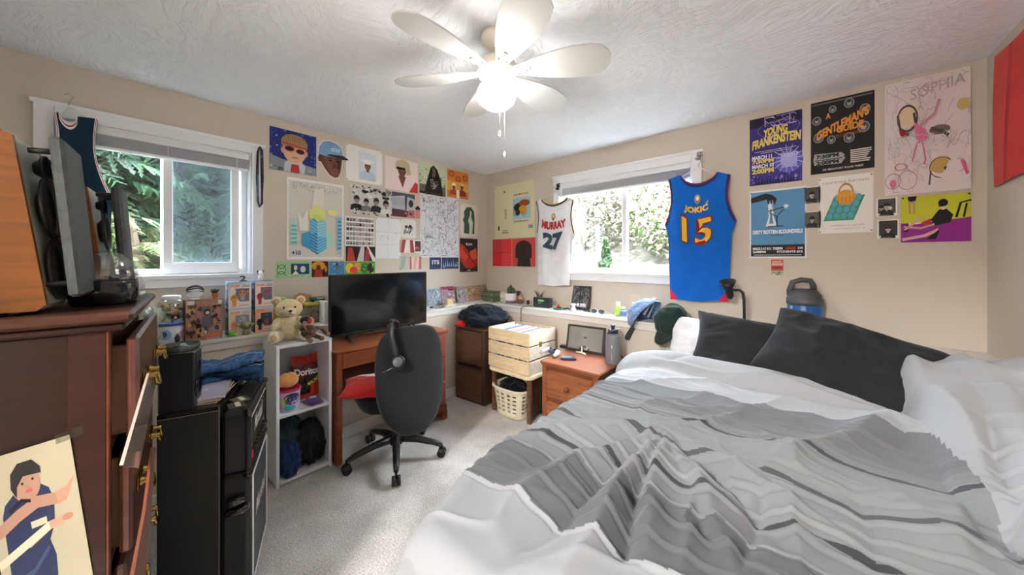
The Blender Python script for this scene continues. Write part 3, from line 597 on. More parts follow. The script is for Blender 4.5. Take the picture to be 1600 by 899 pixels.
sheet('poster', 'cream sheet with a dark green arch-shaped figure', 'poster', (719, 317), (746, 322), (746, 371), (719, 370),
      [p_([(.2, .1), (.22, .4), (.14, .5), (.22, .6), (.2, .76), (.36, .9), (.6, .92), (.78, .8), (.82, .6), (.8, .1)], '#3c5848'), p_([(.5, .1), (.52, .35), (.44, .5), (.54, .66), (.56, .82), (.64, .78), (.62, .6), (.72, .45), (.68, .1)], '#d8d4c4')], '#e4dacc', wall='A', pins=4)
sheet('poster', 'dark poster with crossed red shapes below small title lettering', 'poster', (718, 372), (746, 374), (746, 425), (718, 425),
      [r_(0, 0, 1, 1, '#43383a'), p_([(0, .85), (.2, .8), (.56, .55), (.9, .75), (1, .6), (1, .2), (.7, .1), (.3, .12), (0, .4)], '#c8382c'), p_([(.1, .78), (.5, .5), (.3, .3), (0, .5)], '#e0543c'), p_([(.56, .62), (.9, .7), (.96, .4), (.62, .34)], '#e46448'), l_([(.2, .7), (.9, .2)], .04, '#8c2420'), t_('RUN', .34, .79, .68, .87, '#e8dcd4', .03), t_('run', .42, .03, .58, .07, '#e8dcd4', .02)], wall='A')
sheet('photo_print', 'dark blue strip print with white stage lettering', 'poster', (671, 403), (716, 402), (716, 420), (671, 421),
      [r_(0, 0, 1, 1, '#28375c'), r_(.38, 0, .4, 1, '#dcdfe8'), t_('ITS', .08, .42, .32, .76, '#e6eaf2', .03), *[p_([(.44+i*.07, .2), (.46+i*.07, .6+.15*(i % 3)), (.49+i*.07, .2)], '#8ca4cc') for i in range(8)], *sc_(16, .42, .1, 1, .8, .04, ['#a8bcdc', '#405488', '#e0e6f0'], 24)], wall='A')
sheet('photo_print', 'green strip print with circle patterns and two small faces', 'poster', (430, 408), (486, 409), (486, 434), (430, 434),
      [r_(0, 0, 1, 1, '#a8d0a0'), ring(.16, .5, .12, .3, .014, '#2c5848'), ring(.16, .85, .12, .3, .014, '#2c5848', a0=PI, a1=2*PI), ring(.16, .1, .12, .3, .014, '#2c5848', a0=0, a1=PI), r_(.42, .2, .94, .85, '#2a4c78'), e_(.55, .6, .05, .16, '#f0e0c8'), e_(.76, .5, .08, .2, '#dce8e4'), p_([(.45, .2), (.55, .42), (.65, .2)], '#f0ecd8'), *sc_(30, 0, 0, 1, .2, .03, ['#e4f0d8', '#609870', '#dce8a0'], 25)], wall='A')
sheet('photo_print', 'small dark orange print with hooded figure under warm light', 'poster', (487, 408), (513, 409), (513, 433), (487, 433),
      [r_(0, 0, 1, 1, '#3a2418'), e_(.4, .7, .4, .3, '#e09a34'), p_([(.1, 0), (.2, .5), (.4, .7), (.6, .5), (.66, 0)], '#a83424'), e_(.4, .62, .12, .16, '#5c2c1c'), e_(.84, .5, .08, .2, '#c8903c')], wall='A')
sheet('photo_print', 'small bright blue print of a swimmer seen from above', 'poster', (514, 408), (538, 409), (538, 431), (514, 431),
      [r_(0, 0, 1, 1, '#4a8cc4'), *sc_(20, 0, 0, 1, 1, .07, ['#6cacd8', '#3874ac', '#90c4e0'], 26), e_(.5, .55, .08, .2, '#7a5a4c'), l_([(.2, .7), (.5, .6), (.8, .72)], .05, '#7a5a4c'), e_(.5, .8, .07, .1, '#2c2424')], wall='A')
sheet('photo_print', 'bright green and yellow print with red fruit shapes', 'poster', (539, 409), (586, 409), (586, 430), (539, 430),
      [r_(0, 0, 1, 1, '#5cb040'), e_(.15, .55, .13, .35, '#ecd03c'), e_(.4, .6, .12, .35, '#e0a040'), e_(.27, .35, .12, .3, '#d84834'), e_(.64, .5, .14, .4, '#3c8434'), e_(.84, .5, .12, .4, '#242c20'), *sc_(26, 0, 0, 1, 1, .05, ['#f0e060', '#d83c30', '#8cd048', '#282420'], 27)], wall='A')

# ================================================================ prints on the back wall
sheet('poster', 'pale yellow poster with a blue square of flowers and insects', 'poster', (774, 292), (835, 281), (836, 369), (773, 375),
      [r_(.48, .34, .9, .72, '#a9cfdc'), e_(.62, .55, .12, .08, '#2c241c'), e_(.76, .62, .13, .06, '#a84a24'), e_(.72, .5, .1, .08, '#dc9c34'), e_(.6, .46, .06, .06, '#3c3020'), l_([(.54, .6), (.5, .44), (.56, .4)], .012, '#2c241c'), l_([(.7, .46), (.74, .38), (.8, .44)], .012, '#2c241c'),
       t_('SCUM F*CK', .5, .77, .86, .80, '#2c2c30', .03), t_('FLOWER BOY', .5, .285, .86, .31, '#2c2c30', .03), *[t_('FLOWER BOY', .27, .36, .315, .56, '#3c3c3c', .02, vert=True)], r_(.09, .16, .13, .24, '#2c2c2c'), r_(.22, .14, .34, .15, '#4c4c4c'), r_(.2, .1, .36, .115, '#4c4c4c'), r_(.86, .16, .96, .22, '#8890a8'), e_(.26, .87, .02, .015, '#2c2c2c')], '#e6e0b8', wall='B', pins=2)
sheet('poster', 'wide red poster with a dark rounded head silhouette', 'poster', (770, 376), (837, 370), (837, 416), (770, 417),
      [r_(0, 0, 1, 1, '#dc4a44'), r_(0, .52, .2, 1, '#c8444a'), r_(.22, .52, .46, 1, '#e8424a'), r_(0, 0, .2, .5, '#e03038'), r_(.22, 0, .46, .5, '#ee4c50'), r_(.2, 0, .22, 1, '#b83a3a'), r_(.46, 0, .49, 1, '#f07068'), r_(0, .49, .46, .52, '#b83a3a'), r_(.5, 0, 1, 1, '#d85450'), e_(.74, .66, .18, .26, '#3e2f2c'), r_(.56, .3, .92, .66, '#3e2f2c'), p_([(.6, 0), (.62, .34), (.88, .34), (.9, 0)], '#33302c'), *sc_(10, .62, .1, .88, .7, .05, ['#4c403a', '#2c2624'], 29)], wall='B')
q = random.Random(9)
sheet('poster', 'purple-blue theatre poster with slanted yellow title lettering', 'poster', (1170, 187), (1251, 173), (1256, 281), (1173, 292),
      [r_(0, 0, 1, 1, '#3a2f7c'), r_(0, 0, 1, .42, '#443a98'), e_(.76, .3, .26, .16, '#6a68c8'), e_(.76, .32, .16, .1, '#a8aee8'), *[l_([(.74, .34), (.74+.3*math.cos(i*.42), .34+.2*math.sin(i*.42))], .01, '#c8ccf4') for i in range(15)],
       r_(0, .86, 1, 1, '#232040'), *sq_(16, .3, .84, .9, .98, .08, .012, ['#b49ae0', '#8c74cc', '#e0d0f4'], 31), ring(.56, .8, .4, .12, .01, '#9c8ae0'),
       t_('YOUNG', .28, .70, .74, .82, '#f0d868', .05, .1, .03, .02), t_('FRANKENSTEIN', .05, .55, .98, .69, '#f0d868', .05, .1, .05, .03), r_(.1, .49, .9, .5, '#b8b0e0'), r_(.22, .465, .8, .475, '#b8b0e0'),
       t_('MARCH 11', .05, .38, .44, .44, '#f4f0fc', .04), t_('7:30PM', .05, .32, .48, .38, '#f0d868', .05), t_('MARCH 10', .05, .25, .48, .31, '#f4f0fc', .04), t_('2:00PM', .05, .17, .48, .245, '#f0d868', .05), t_('TICKETS', .6, .37, .93, .42, '#d8d4f4', .03), *lines_(5, .62, .2, .92, .35, '#b8b4e8', 5),
       *[p_([(.06+i*.055, 0), (.08+i*.055, .07+.05*q.random()), (.105+i*.055, 0)], '#1c1838') for i in range(16)], *sc_(24, 0, .02, 1, .14, .03, ['#7a6cc8', '#241e4c', '#9c90dc'], 32)], wall='B', pins=4)
def bulb(cx, cy, r): return [e_(cx, cy, r, r*.8, '#59606a'), ring(cx, cy, r, r*.8, .008, '#b9bcc0'), e_(cx, cy-.005, r*.42, r*.4, '#a9a49c'), e_(cx, cy+r*.3, r*.3, r*.25, '#2a2626')]
gb = []
for cx, cy, r in ((.1, .74, .075), (.13, .5, .085), (.34, .45, .07), (.62, .44, .085), (.84, .55, .09), (.86, .78, .08), (.62, .9, .08), (.36, .86, .06)): gb += bulb(cx, cy, r)
sheet('poster', 'black theatre poster with arched orange title and round portrait bulbs', 'poster', (1265, 163), (1364, 141), (1369, 261), (1269, 274),
      [r_(0, 0, 1, 1, '#242221'), r_(.02, .955, .98, .975, '#6c6a66'), *gb, t_('A', .25, .74, .33, .82, '#e8953c', .04), t_("GENTLEMAN'S", .1, .58, .92, .71, '#e8953c', .05, 0, .24), t_('GUIDE', .42, .535, .84, .63, '#e8953c', .05, 0, .03), t_('TO LOVE & MURDER', .4, .47, .86, .51, '#a85c34', .02, 0, .02),
       p_([(.06, .12), (.04, .2), (.06, .28), (.5, .26), (.58, .2), (.5, .11)], '#a9a9a6'), r_(.07, .18, .52, .19, '#242221'), t_('7:30PM', .09, .205, .46, .26, '#2a2828', .05), t_('2:00PM', .09, .12, .46, .175, '#2a2828', .05), e_(.56, .2, .02, .015, '#242221'), *lines_(7, .64, .09, .97, .27, '#d4d0ca', 6, .6), t_('101 BEAUFORT ROAD WEST', .2, .035, .84, .06, '#e4e0da', .02)], wall='B', pins=4)
pk = ['#e07aa0', '#e8a8bc', '#c8b48c', '#8c7a6c', '#d8506c', '#a8a4a4', '#dcc070', '#e4c4cc']
sheet('poster', 'large pale poster scrawled with pink figures and crayon marks', 'poster', (1380, 134), (1512, 105), (1519, 295), (1385, 306),
      [r_(0, 0, 1, 1, '#eadfe0'), *sq_(150, .02, .02, .98, .98, .035, .004, ['#c8b4b8', '#a89ca0', '#d8b8c0', '#b8b0a0', '#8c8488'], 33), *[ring(a, b_, r, r*.7, .006, '#8c6c78') for a, b_, r in ((.5, .9, .04), (.1, .12, .1), (.28, .12, .12), (.86, .2, .08))],
       e_(.3, .68, .12, .1, '#e8d4b0'), ring(.28, .66, .13, .12, .02, '#5c4850'), l_([(.16, .7), (.2, .54), (.3, .52)], .03, '#6c5458'), l_([(.36, .7), (.4, .54)], .03, '#5c484c'), e_(.22, .54, .035, .03, '#b82038'),
       p_([(.36, .62), (.5, .54), (.54, .46), (.42, .42), (.38, .5)], '#e878a0'), l_([(.44, .58), (.6, .66), (.66, .78)], .03, '#d898a8'), l_([(.4, .44), (.34, .28)], .02, '#e07aa0'), l_([(.46, .44), (.5, .28), (.48, .24)], .02, '#e07aa0'), e_(.66, .52, .12, .04, '#7c6c68'), l_([(.56, .54), (.7, .5), (.76, .46)], .03, '#5c5050'),
       e_(.92, .7, .07, .05, '#cdb878'), e_(.68, .22, .13, .07, '#c8a860'), ring(.68, .2, .14, .09, .012, '#6c5c48'), l_([(.56, .18), (.54, .06)], .02, '#6c5c60'), l_([(.72, .2), (.8, .08)], .03, '#35302e'), l_([(.9, .24), (.96, .12)], .03, '#e0507c'), e_(.1, .1, .04, .035, '#e07aa0'), ring(.2, .24, .08, .03, .012, '#a04858'),
       *sq_(26, .1, .35, .95, .5, .03, .006, ['#a8c8c0', '#c4d4d8', '#b8a8b8'], 34), t_('SOPHIA', .32, .84, .94, .93, '#b8a8b0', -.01, 0, .06)], wall='B', curl=.18)
sheet('poster', 'blue white-bordered theatre poster with a black hand holding puppet strings', 'poster', (1170, 301), (1257, 290), (1263, 402), (1173, 404),
      [r_(.025, .02, .975, .975, '#5b97c6'), r_(.025, .02, .975, .19, '#26282c'), p_([(.025, .9), (.3, .95), (.42, .92), (.5, .86), (.46, .76), (.43, .84), (.4, .76), (.38, .84), (.34, .78), (.32, .86), (.2, .84), (.025, .82)], '#2a2c30'), l_([(.38, .84), (.34, .62)], .006, '#e8ecf0'), l_([(.42, .84), (.44, .62)], .006, '#e8ecf0'),
       p_([(.34, .78), (.4, .8), (.44, .62), (.5, .46), (.3, .46), (.36, .62)], '#eef2f6'), p_([(.38, .72), (.4, .72), (.42, .6), (.44, .5), (.36, .5), (.38, .6)], '#5b97c6'), l_([(.34, .68), (.66, .74)], .014, '#2a2c30'), l_([(.5, .6), (.66, .74)], .014, '#2a2c30'), l_([(.5, .6), (.5, .46)], .02, '#2a2c30'), l_([(.5, .6), (.36, .66)], .012, '#2a2c30'), *[l_([(.66, .74), (.66+.05*math.cos(a), .74+.035*math.sin(a))], .014, '#f4f6f8') for a in (0, 1, 2, 3, 4, 5)], l_([(.34, .46), (.62, .46)], .012, '#2a2c30'),
       t_('DIRTY ROTTEN SCOUNDRELS', .06, .35, .94, .41, '#f0f4f8', .05), t_('THE MUSICAL', .38, .32, .62, .335, '#2a2c30', .03), t_('MARCH 3 4 5 10 11', .06, .115, .4, .155, '#f0f4f8', .05), t_('7:30PM', .43, .115, .6, .155, '#f0f4f8', .05), t_('ADULTS', .66, .12, .82, .155, '#e0483c', .05), t_('$18', .86, .12, .94, .155, '#f0f4f8', .04), t_('2:00PM', .06, .07, .3, .105, '#f0f4f8', .05), t_('STUDENTS $15', .5, .07, .94, .105, '#f0f4f8', .04), r_(.08, .035, .92, .048, '#b8bcc4')], '#eef0f2', wall='B', pins=2)
def bw_face(seed, hair, base='#54514f', glasses=False):
    o = [r_(.08, .14, .92, .95, base), *person_(.5, .52, .15, '#b9b4ae', hair, '#2a2827', .85), *sc_(8, .1, .2, .9, .9, .04, ['#6c6865', '#3c3a39'], seed), r_(.1, .04, .6, .08, '#6c6a68')]
    if glasses: o += [e_(.43, .54, .06, .04, '#151313'), e_(.57, .54, .06, .04, '#151313')]
    return o
sheet('photo_print', 'small black and white portrait photo, upper of the two left of the basket drawing', 'photo', (1254, 293), (1281, 291), (1283, 317), (1256, 319), bw_face(1, '#1d1b1a'), wall='B', group=None)
sheet('photo_print', 'small black and white photo of a bearded face below the other booth portrait', 'photo', (1255, 331), (1282, 330), (1283, 356), (1256, 357), bw_face(2, '#2c2a28', '#67635f', True), wall='B')
sheet('photo_print', 'small black and white photo of two heads, above the booth portrait', 'photo', (1368, 311), (1401, 308), (1403, 336), (1370, 339), [*bw_face(3, '#252322'), e_(.24, .44, .1, .12, '#a8a39d'), e_(.24, .52, .12, .09, '#1d1b1a'), e_(.66, .42, .1, .1, '#d4d0ca')], wall='B')
sheet('photo_print', 'small black and white curtain portrait, lower one beside the yellow-magenta print', 'photo', (1370, 345), (1404, 342), (1406, 371), (1371, 374), [*bw_face(4, '#3a3735', '#3c3a38', True), *[l_([(.15+i*.12, .2), (.15+i*.12, .92)], .01, '#5c5956') for i in range(2)]], wall='B')
cbs = []
for j in range(4):
    for i in range(4): cbs.append(e_(.22+i*.13+j*.045, .30+j*.105, .055, .055, '#5ea4c4'))
sheet('poster', 'white square print with felt-pen drawing of an orange basket on a green cloth', 'poster', (1276, 280), (1363, 269), (1366, 361), (1281, 367),
      [p_([(.1, .22), (.3, .64), (.86, .64), (.66, .22)], '#3c9c64'), *cbs, e_(.52, .62, .17, .13, '#e09a3c'), r_(.35, .62, .69, .68, '#e0a44c'), ring(.52, .7, .14, .17, .03, '#dc8c2c', a0=0, a1=PI), *[l_([(.38+i*.07, .54), (.38+i*.07, .66)], .008, '#a8641c') for i in range(5)],
       t_('courtney barnett', .08, .86, .94, .93, '#8c8880', -.01), t_('sometimes i sit and think', .24, .12, .86, .155, '#b4b0a8', 0), t_('and sometimes i just sit', .3, .06, .86, .095, '#b4b0a8', 0)], '#f3f1ec', wall='B', pins=4)
sheet('poster', 'wide poster of a reclining woman in black on yellow and magenta', 'poster', (1406, 309), (1516, 300), (1519, 375), (1409, 381),
      [r_(0, .42, 1, 1, '#cfd038'), p_([(0, 0), (1, 0), (1, .5), (0, .36)], '#9c2a94'), r_(0, .36, .12, .42, '#8c2484'), p_([(.46, .5), (.56, .68), (.66, .7), (.76, .56), (.72, .4), (.5, .34), (.34, .4)], '#28252a'), e_(.62, .76, .05, .09, '#dcc0ac'), e_(.62, .82, .07, .08, '#241c20'), r_(.56, .74, .6, .86, '#241c20'),
       l_([(.46, .42), (.28, .52), (.06, .26)], .05, '#d4ac98'), l_([(.5, .38), (.3, .3), (.04, .34)], .045, '#c89c88'), p_([(.12, .3), (.02, .24), (.1, .22)], '#241c20'), l_([(.02, .06), (.36, .14), (.56, .26)], .06, '#dcb8a4'), p_([(.38, .06), (.58, .28), (.52, .06)], '#201c20'),
       p_([(.1, 1), (.24, 1), (.22, .88), (.12, .88)], '#201c20'), l_([(.13, .9), (.14, .62)], .035, '#c89478'), l_([(.2, .9), (.2, .62)], .035, '#c89478'), l_([(.8, .5), (.86, .8), (1, .84)], .035, '#201c20'), l_([(.9, .5), (.94, .78)], .03, '#201c20'), p_([(.3, .42), (.44, .5), (.46, .4), (.36, .36)], '#c8344c')], wall='B', pins=2)
sheet('photo_print', 'tiny red ticket-like card in clear sleeve below the blue theatre poster', 'card', (1204, 405), (1226, 404), (1225, 431), (1203, 432),
      [r_(.06, .3, .94, .96, '#c4604c'), r_(.1, .62, .9, .74, '#e8b8a0'), t_('NIGHT', .16, .76, .84, .88, '#e8d8c8', .03), r_(.14, .42, .86, .54, '#8c3428'), r_(.06, .04, .94, .28, '#b4b098'), *sc_(8, .1, .06, .9, .26, .08, ['#6c7c58', '#e0dcd0'], 3)], '#dcd4c4', wall='B', pins=None)
# red flag on the right wall
def onX(px, py): return onx(px, py, RX)
fp = [onX(1558, 88), onX(1602, 20), onX(1602, 283), onX(1557, 293)]
base_ = fp[0].copy(); mb = MB()
def fm(u, v):
    a = fp[0].lerp(fp[1], u); b_ = fp[3].lerp(fp[2], u); p = b_.lerp(a, v)-base_; p.x -= .006+.006*math.sin(u*9+v*3)+.01*(1-v)*u; return p
ends = Vector((0, (fp[1].y-fp[0].y)*6, 0))
fp[1] = Vector((fp[1].x, fp[0].y-.9, fp[0].z-.02)); fp[2] = Vector((fp[2].x, fp[0].y-.9, fp[3].z+.04))
mb.grid(fm, 30, 14, '#dd4438', 'fabric', lambda u, v: '#dd4438' if u < .14 else ('#c41f2a' if u < .16 else '#d8342f'))
mb.obj('flag', loc=base_, label='red fabric flag hanging on the right wall by the ceiling', category='flag')
# ================================================================ ceiling fan with its lamp
fc = at(776, 138, 1.475); FX, FY = fc.x, fc.y
fan = thing('ceiling_fan', 'white six-bladed ceiling fan with lit round globe and pull chains', 'ceiling fan', (FX, FY, CZ))
IV = '#f1ebdf'
MB().lathe([(.0, 0), (.068, 0), (.068, -.02), (.05, -.045), (.018, -.055), (.014, -.055)], IV, 'plastic', 32).obj('ceiling_canopy', parent=fan)
MB().cyl((0, 0, -.05), (0, 0, -.13), .013, IV, 'plastic').obj('downrod', parent=fan)
MB().lathe([(.02, -.098), (.05, -.102), (.082, -.118), (.088, -.14), (.084, -.17), (.07, -.182), (.052, -.186)], IV, 'plastic', 36).obj('motor_housing', parent=fan)
MB().lathe([(.03, -.186), (.058, -.186), (.062, -.2), (.06, -.212), (.03, -.212)], IV, 'plastic', 32).obj('light_fitter', parent=fan)
gl = MB(); gl.lathe([(.055, -.208), (.074, -.222), (.086, -.246), (.086, -.264), (.076, -.288), (.052, -.308), (.02, -.317), (.002, -.318)], '#ffffff', 'lamp_glow', 36); gl.obj('globe', parent=fan)
blade = None
for k in range(6):
    a = yaw+math.radians(-12+60*k)
    M = Matrix.Rotation(a, 4, 'Z') @ Matrix.Translation((0, 0, -.155)) @ Matrix.Rotation(math.radians(-13), 4, 'X')
    mb = MB(); pts = []
    prof = [(.075, .026), (.11, .034), (.17, .055), (.25, .076), (.33, .088), (.40, .088), (.44, .078), (.468, .050), (.482, .02)]
    up = [(x, y_*.9) for x, y_ in prof]; dn = [(x, -y_*.98) for x, y_ in prof[::-1]]
    mb.prism(up+dn, -.003, .003, '#d0d0ce', 'plastic', M); bl = mb.obj('blade', parent=fan)
    br = MB(); br.box(.06, .15, -.012, .012, -.009, -.003, IV, 'plastic', .002, M)
    for sx, sy in ((.10, .018), (.10, -.018), (.135, 0)): br.cyl(M @ Vector((sx, sy, -.010)), M @ Vector((sx, sy, -.003)), .004, '#8c8478', 'metal', 8)
    br.obj('blade_bracket', parent=bl)
mb = MB(); px_ = RT*.004
for i in range(40): mb.ball((.02, .03, -.21-i*.006), .0018, '#f4f4f2', 'plastic', 6, 4)
mb.tube([(.02, .03, -.21), (.02, .03, -.505)], .0009, '#f4f4f2', 'plastic', 5); mb.lathe([(.002, 0), (.008, -.012), (.006, -.028), (.001, -.03)], '#fbfbf9', 'plastic', 12, TM((.02, .03, -.50))); mb.obj('pull_chain', parent=fan)
mb = MB(); mb.tube([(-.01, .03, -.21), (-.01, .03, -.40)], .0009, '#e4e4e0', 'plastic', 5); mb.tube([(-.01+.006*math.cos(t), .03, -.414+.013*math.sin(t)) for t in [i*.42 for i in range(16)]], .0012, '#fbfbf9', 'plastic', 5); mb.obj('pull_chain', parent=fan)

# ================================================================ desk, monitor, chair
W1, W2, W3 = '#88492e', '#7a3d28', '#5c2b1c'
DX1, DY0, DY1, DZ = .60, -1.885, -1.045, .72
dk = thing('desk', 'reddish-brown wooden desk with drawer pedestal at its right end below the screen', 'desk', (LD+.01, DY0, 0))
dw = DX1-LD-.01; dl = DY1-DY0
MB().box(-.0, dw+.015, -.012, dl+.012, DZ-.024, DZ, '#945236', 'wood', .006).obj('desktop', parent=dk)
MB().box(.02, dw, .0, .035, 0, DZ-.024, W1, 'wood', .003).obj('side_panel', parent=dk)
MB().box(.02, .035, .035, dl-.3, .3, DZ-.03, W3, 'wood', .002).obj('back_panel', parent=dk)
ap = MB().box(dw-.02, dw+.002, .036, dl-.31, DZ-.125, DZ-.026, W1, 'wood', .003).obj('drawer', parent=dk)
mb = MB(); mb.lathe([(.006, 0), (.006, .012), (.014, .02), (.012, .028)], '#c9a86a', 'metal', 14, TM((dw+.002, (dl-.3)/2, DZ-.075), ry=PI/2)); mb.obj('knob', parent=ap)
mb = MB(); mb.box(.02, dw-.006, dl-.305, dl, .10, DZ-.024, W2, 'wood', .003); mb.obj('pedestal', parent=dk)
mb = MB(); mb.box(.02, dw+.008, dl-.31, dl+.006, .045, .115, W2, 'wood', .004); mb.prism([(dl-.31, .0), (dl-.27, 0), (dl-.24, .045), (dl-.06, .045), (dl-.035, 0), (dl+.006, 0), (dl+.006, .06), (dl-.31, .06)], dw-.014, dw+.008, W2, 'wood', Matrix(((0, 0, 1, 0), (1, 0, 0, 0), (0, 1, 0, 0), (0, 0, 0, 1)))); mb.box(.02, .05, dl-.31, dl+.006, 0, .05, W2, 'wood', .003); mb.obj('plinth', parent=dk)
for z0, z1 in ((.125, .305), (.312, .5), (.507, DZ-.03)):
    d = MB().box(dw-.008, dw+.010, dl-.298, dl-.008, z0, z1, '#834338', 'wood', .007).obj('drawer', parent=dk)
    MB().lathe([(.006, 0), (.006, .012), (.015, .02), (.012, .03)], '#e9e4da', 'plastic', 14, TM((dw+.010, dl-.153, (z0+z1)/2), ry=PI/2)).obj('knob', parent=d)
# screen on the desk
mx_ = .40; s0 = onx(515, 532, mx_); s1 = onx(667, 430, mx_)
SW = onx(667, 470, mx_).y-s0.y; sz0 = DZ+.035; sz1 = onx(515, 430, mx_).z
mo = thing('television', 'flat black widescreen television standing on the wooden desk', 'television', (mx_, s0.y+SW/2, DZ))
MB().box(-.03, 0, -SW/2, SW/2, .035, sz1-DZ, '#17181a', 'plastic', .006).obj('casing', parent=mo)
MB().box(0, .002, -SW/2+.01, SW/2-.01, .055, sz1-DZ-.01, '#0c0e10', 'gloss', .001).obj('screen', parent=mo)
MB().box(-.06, -.03, -.2, .2, .1, .3, '#141516', 'plastic', .01).obj('rear_housing', parent=mo)
for s in (-1, 1):
    mb = MB(); mb.tube([(-.08, s*.24, .005), (-.02, s*.25, .04), (.09, s*.27, .005)], .006, '#141516', 'plastic', 6, 1.6); mb.obj('foot', parent=mo)
mb = MB(); mb.art(lambda u, v, h: Vector((h, (u-.5)*.05, .043+(v-.5)*.008)), [t_('LG', 0, 0, 1, 1, '#8c8f92', .02)], 'plastic', .001); 
# white cable on the desk
p = [(.52, -1.42, DZ+.004), (.56, -1.38, DZ+.02), (.60, -1.33, DZ+.012), (.58, -1.28, DZ+.004)]
mb = MB(); mb.tube([Vector(a)-Vector(p[0]) for a in p], .0028, '#eeeeee', 'plastic', 6); mb.obj('cable', loc=p[0], label='short white cable curling over the front edge of the desk', category='cable')
mb = MB()
for k, (a, b_, c) in enumerate(((-1.62, .3, .5), (-1.56, .22, .44), (-1.5, .3, .38))):
    mb.tube([(0, a-(-1.56), .69), (.01, a+.06+1.56, .5), (.0, a+.1+1.56, .3), (.02, a+b_+1.56, .15), (.03, a+c+1.56, .02)], .0035, '#1b1b1d', 'plastic', 6)
mb.obj('cable_bundle', loc=(LD+.06, -1.56, 0), label='black power cables hanging down behind the open desk space', category='cables')
# chair
def sup(a, n): return math.copysign(abs(a)**(2/n), a)
ch = thing('office_chair', 'charcoal office chair with tall rounded back turned toward the desk', 'office chair', (.775, -1.585, 0), math.radians(166))
BK = '#1d1e20'
hubz = .10
for k in range(5):
    a = math.radians(72*k+20); d = Vector((math.cos(a), math.sin(a), 0)); mb = MB()
    mb.tube([d*.025+Vector((0, 0, .125)), d*.14+Vector((0, 0, .115)), d*.25+Vector((0, 0, .09)), d*.288+Vector((0, 0, .075))], [.028, .022, .018, .014], '#232426', 'plastic', 8)
    leg = mb.obj('base_leg', parent=ch)
    n = Vector((-d.y, d.x, 0)); mb = MB(); c = d*.295+Vector((0, 0, .027))
    for s in (-1, 1): mb.cyl(c+n*s*.005, c+n*s*.024, .027, '#1c1a19', 'plastic', 18)
    mb.cyl(c-n*.005, c+n*.005, .012, '#3a3a3c', 'plastic'); mb.cyl(c+Vector((0, 0, .0)), c+Vector((0, 0, .055)), .007, '#3a3a3c', 'metal', 8)
    mb.obj('caster', parent=leg)
MB().lathe([(.04, .09), (.045, .1), (.045, .14), (.03, .15), (.028, .26), (.018, .262), (.018, .37)], BK, 'plastic', 20).obj('gas_column', parent=ch)
MB().box(-.11, .11, -.08, .08, .355, .375, BK, 'plastic', .006).obj('seat_mechanism', parent=ch)
mb = MB(); mb.ball((0.02, 0, .415), (.245, .24, .048), '#26272a', 'fabric', 32, 14, f=lambda d: 1/(abs(d.x)**4+abs(d.y)**4+abs(d.z)**4)**.25*.98); mb.obj('seat', parent=ch)
CB = math.radians(0)
def backf(front):
    def g(u, v):
        a = (u-.5)*2; b_ = (v-.5)*2; ww = .215*(1-.0*b_)
        # concentric superellipse mapping
        r = max(abs(a), abs(b_)); ang = math.atan2(b_, a) if r > 0 else 0
        cx, sy = math.cos(ang), math.sin(ang); n = 3.4 if sy > 0 else 2.5
        k = r/(abs(cx)**n+abs(sy)**n)**(1/n) if r > 0 else 0
        x = cx*k; z = sy*k; wid = .198 if z > 0 else .198*(1-.10*z*z)
        th = .032*(1-r**5)
        bend = -.07*(1-x*x)*.55+.035*z
        return Vector((-.275+bend-.02+(th if front else -th*.8), x*wid, .60+z*.300))
    return g
mb = MB(); mb.grid(backf(True), 28, 32, '#2a2c2f', 'fabric'); mb.grid(backf(False), 28, 32, '#2a2c2f', 'fabric'); mb.obj('backrest', parent=ch, recalc=True)
mb = MB(); mb.tube([(-.05, 0, .36), (-.2, 0, .34), (-.31, 0, .37), (-.335, 0, .45)], .022, BK, 'plastic', 8, 1.8, (0, 1, 0)); mb.obj('back_support', parent=ch)
# cushion on the seat
cu = thing('cushion', 'small cushion in red, white and navy resting on the chair seat', 'cushion', (.80, -1.735, .462), math.radians(60))
def cushc(u, v):
    return '#b92c2b' if u+v < 1.0 else ('#e8e4e2' if u+v*.6 < 1.42 else '#2c4a8c')
def cf(sg):
    def g(u, v):
        a = 2*u-1; b_ = 2*v-1; pin = 1-.10*(a*a*(1-b_*b_)+b_*b_*(1-a*a)); h = .05*max(0, (1-a*a)*(1-b_*b_))**.4
        return Vector((a*.19*pin, b_*.15*pin, .055+sg*h+.006*noise.noise(Vector((a*3, b_*3, sg)))))
    return g
mb = MB(); mb.grid(cf(1), 24, 24, cfn=cushc); mb.grid(cf(-1), 24, 24, cfn=cushc); mb.obj('cushion_cover', parent=cu)
# headset hung over the back of the chair
hp = at(622, 556, 1.83)
hs = thing('headset', 'black headset with thin boom microphone hooked over the chair back', 'headset', hp, yaw)
mb = MB(); mb.tube([(-.035, .11, .10), (-.045, .09, .165), (-.045, .04, .185), (-.042, .0, .17), (-.032, -.02, .12), (-.015, -.022, .05), (0, -.02, -.015)], .011, '#2b2d30', 'plastic', 8, 1.7, (0, 1, .3)); mb.obj('headband', parent=hs)
mb = MB(); mb.lathe([(.02, -.02), (.036, -.016), (.038, .0), (.036, .016), (.02, .02)], '#1e1f21', 'plastic', 24, TM((.006, -.02, -.03), rx=1.2, rz=.5)); mb.lathe([(.01, .0), (.026, .002), (.024, .006)], '#5c6066', 'plastic', 20, TM((.010, -.038, -.024), rx=1.2, rz=.5)); mb.obj('ear_cup', parent=hs)
mb = MB(); mb.tube([(-.01, -.04, -.05), (-.045, -.045, -.068), (-.075, -.04, -.08)], .0022, '#c9ccd0', 'metal', 6); mb.obj('microphone', parent=hs)

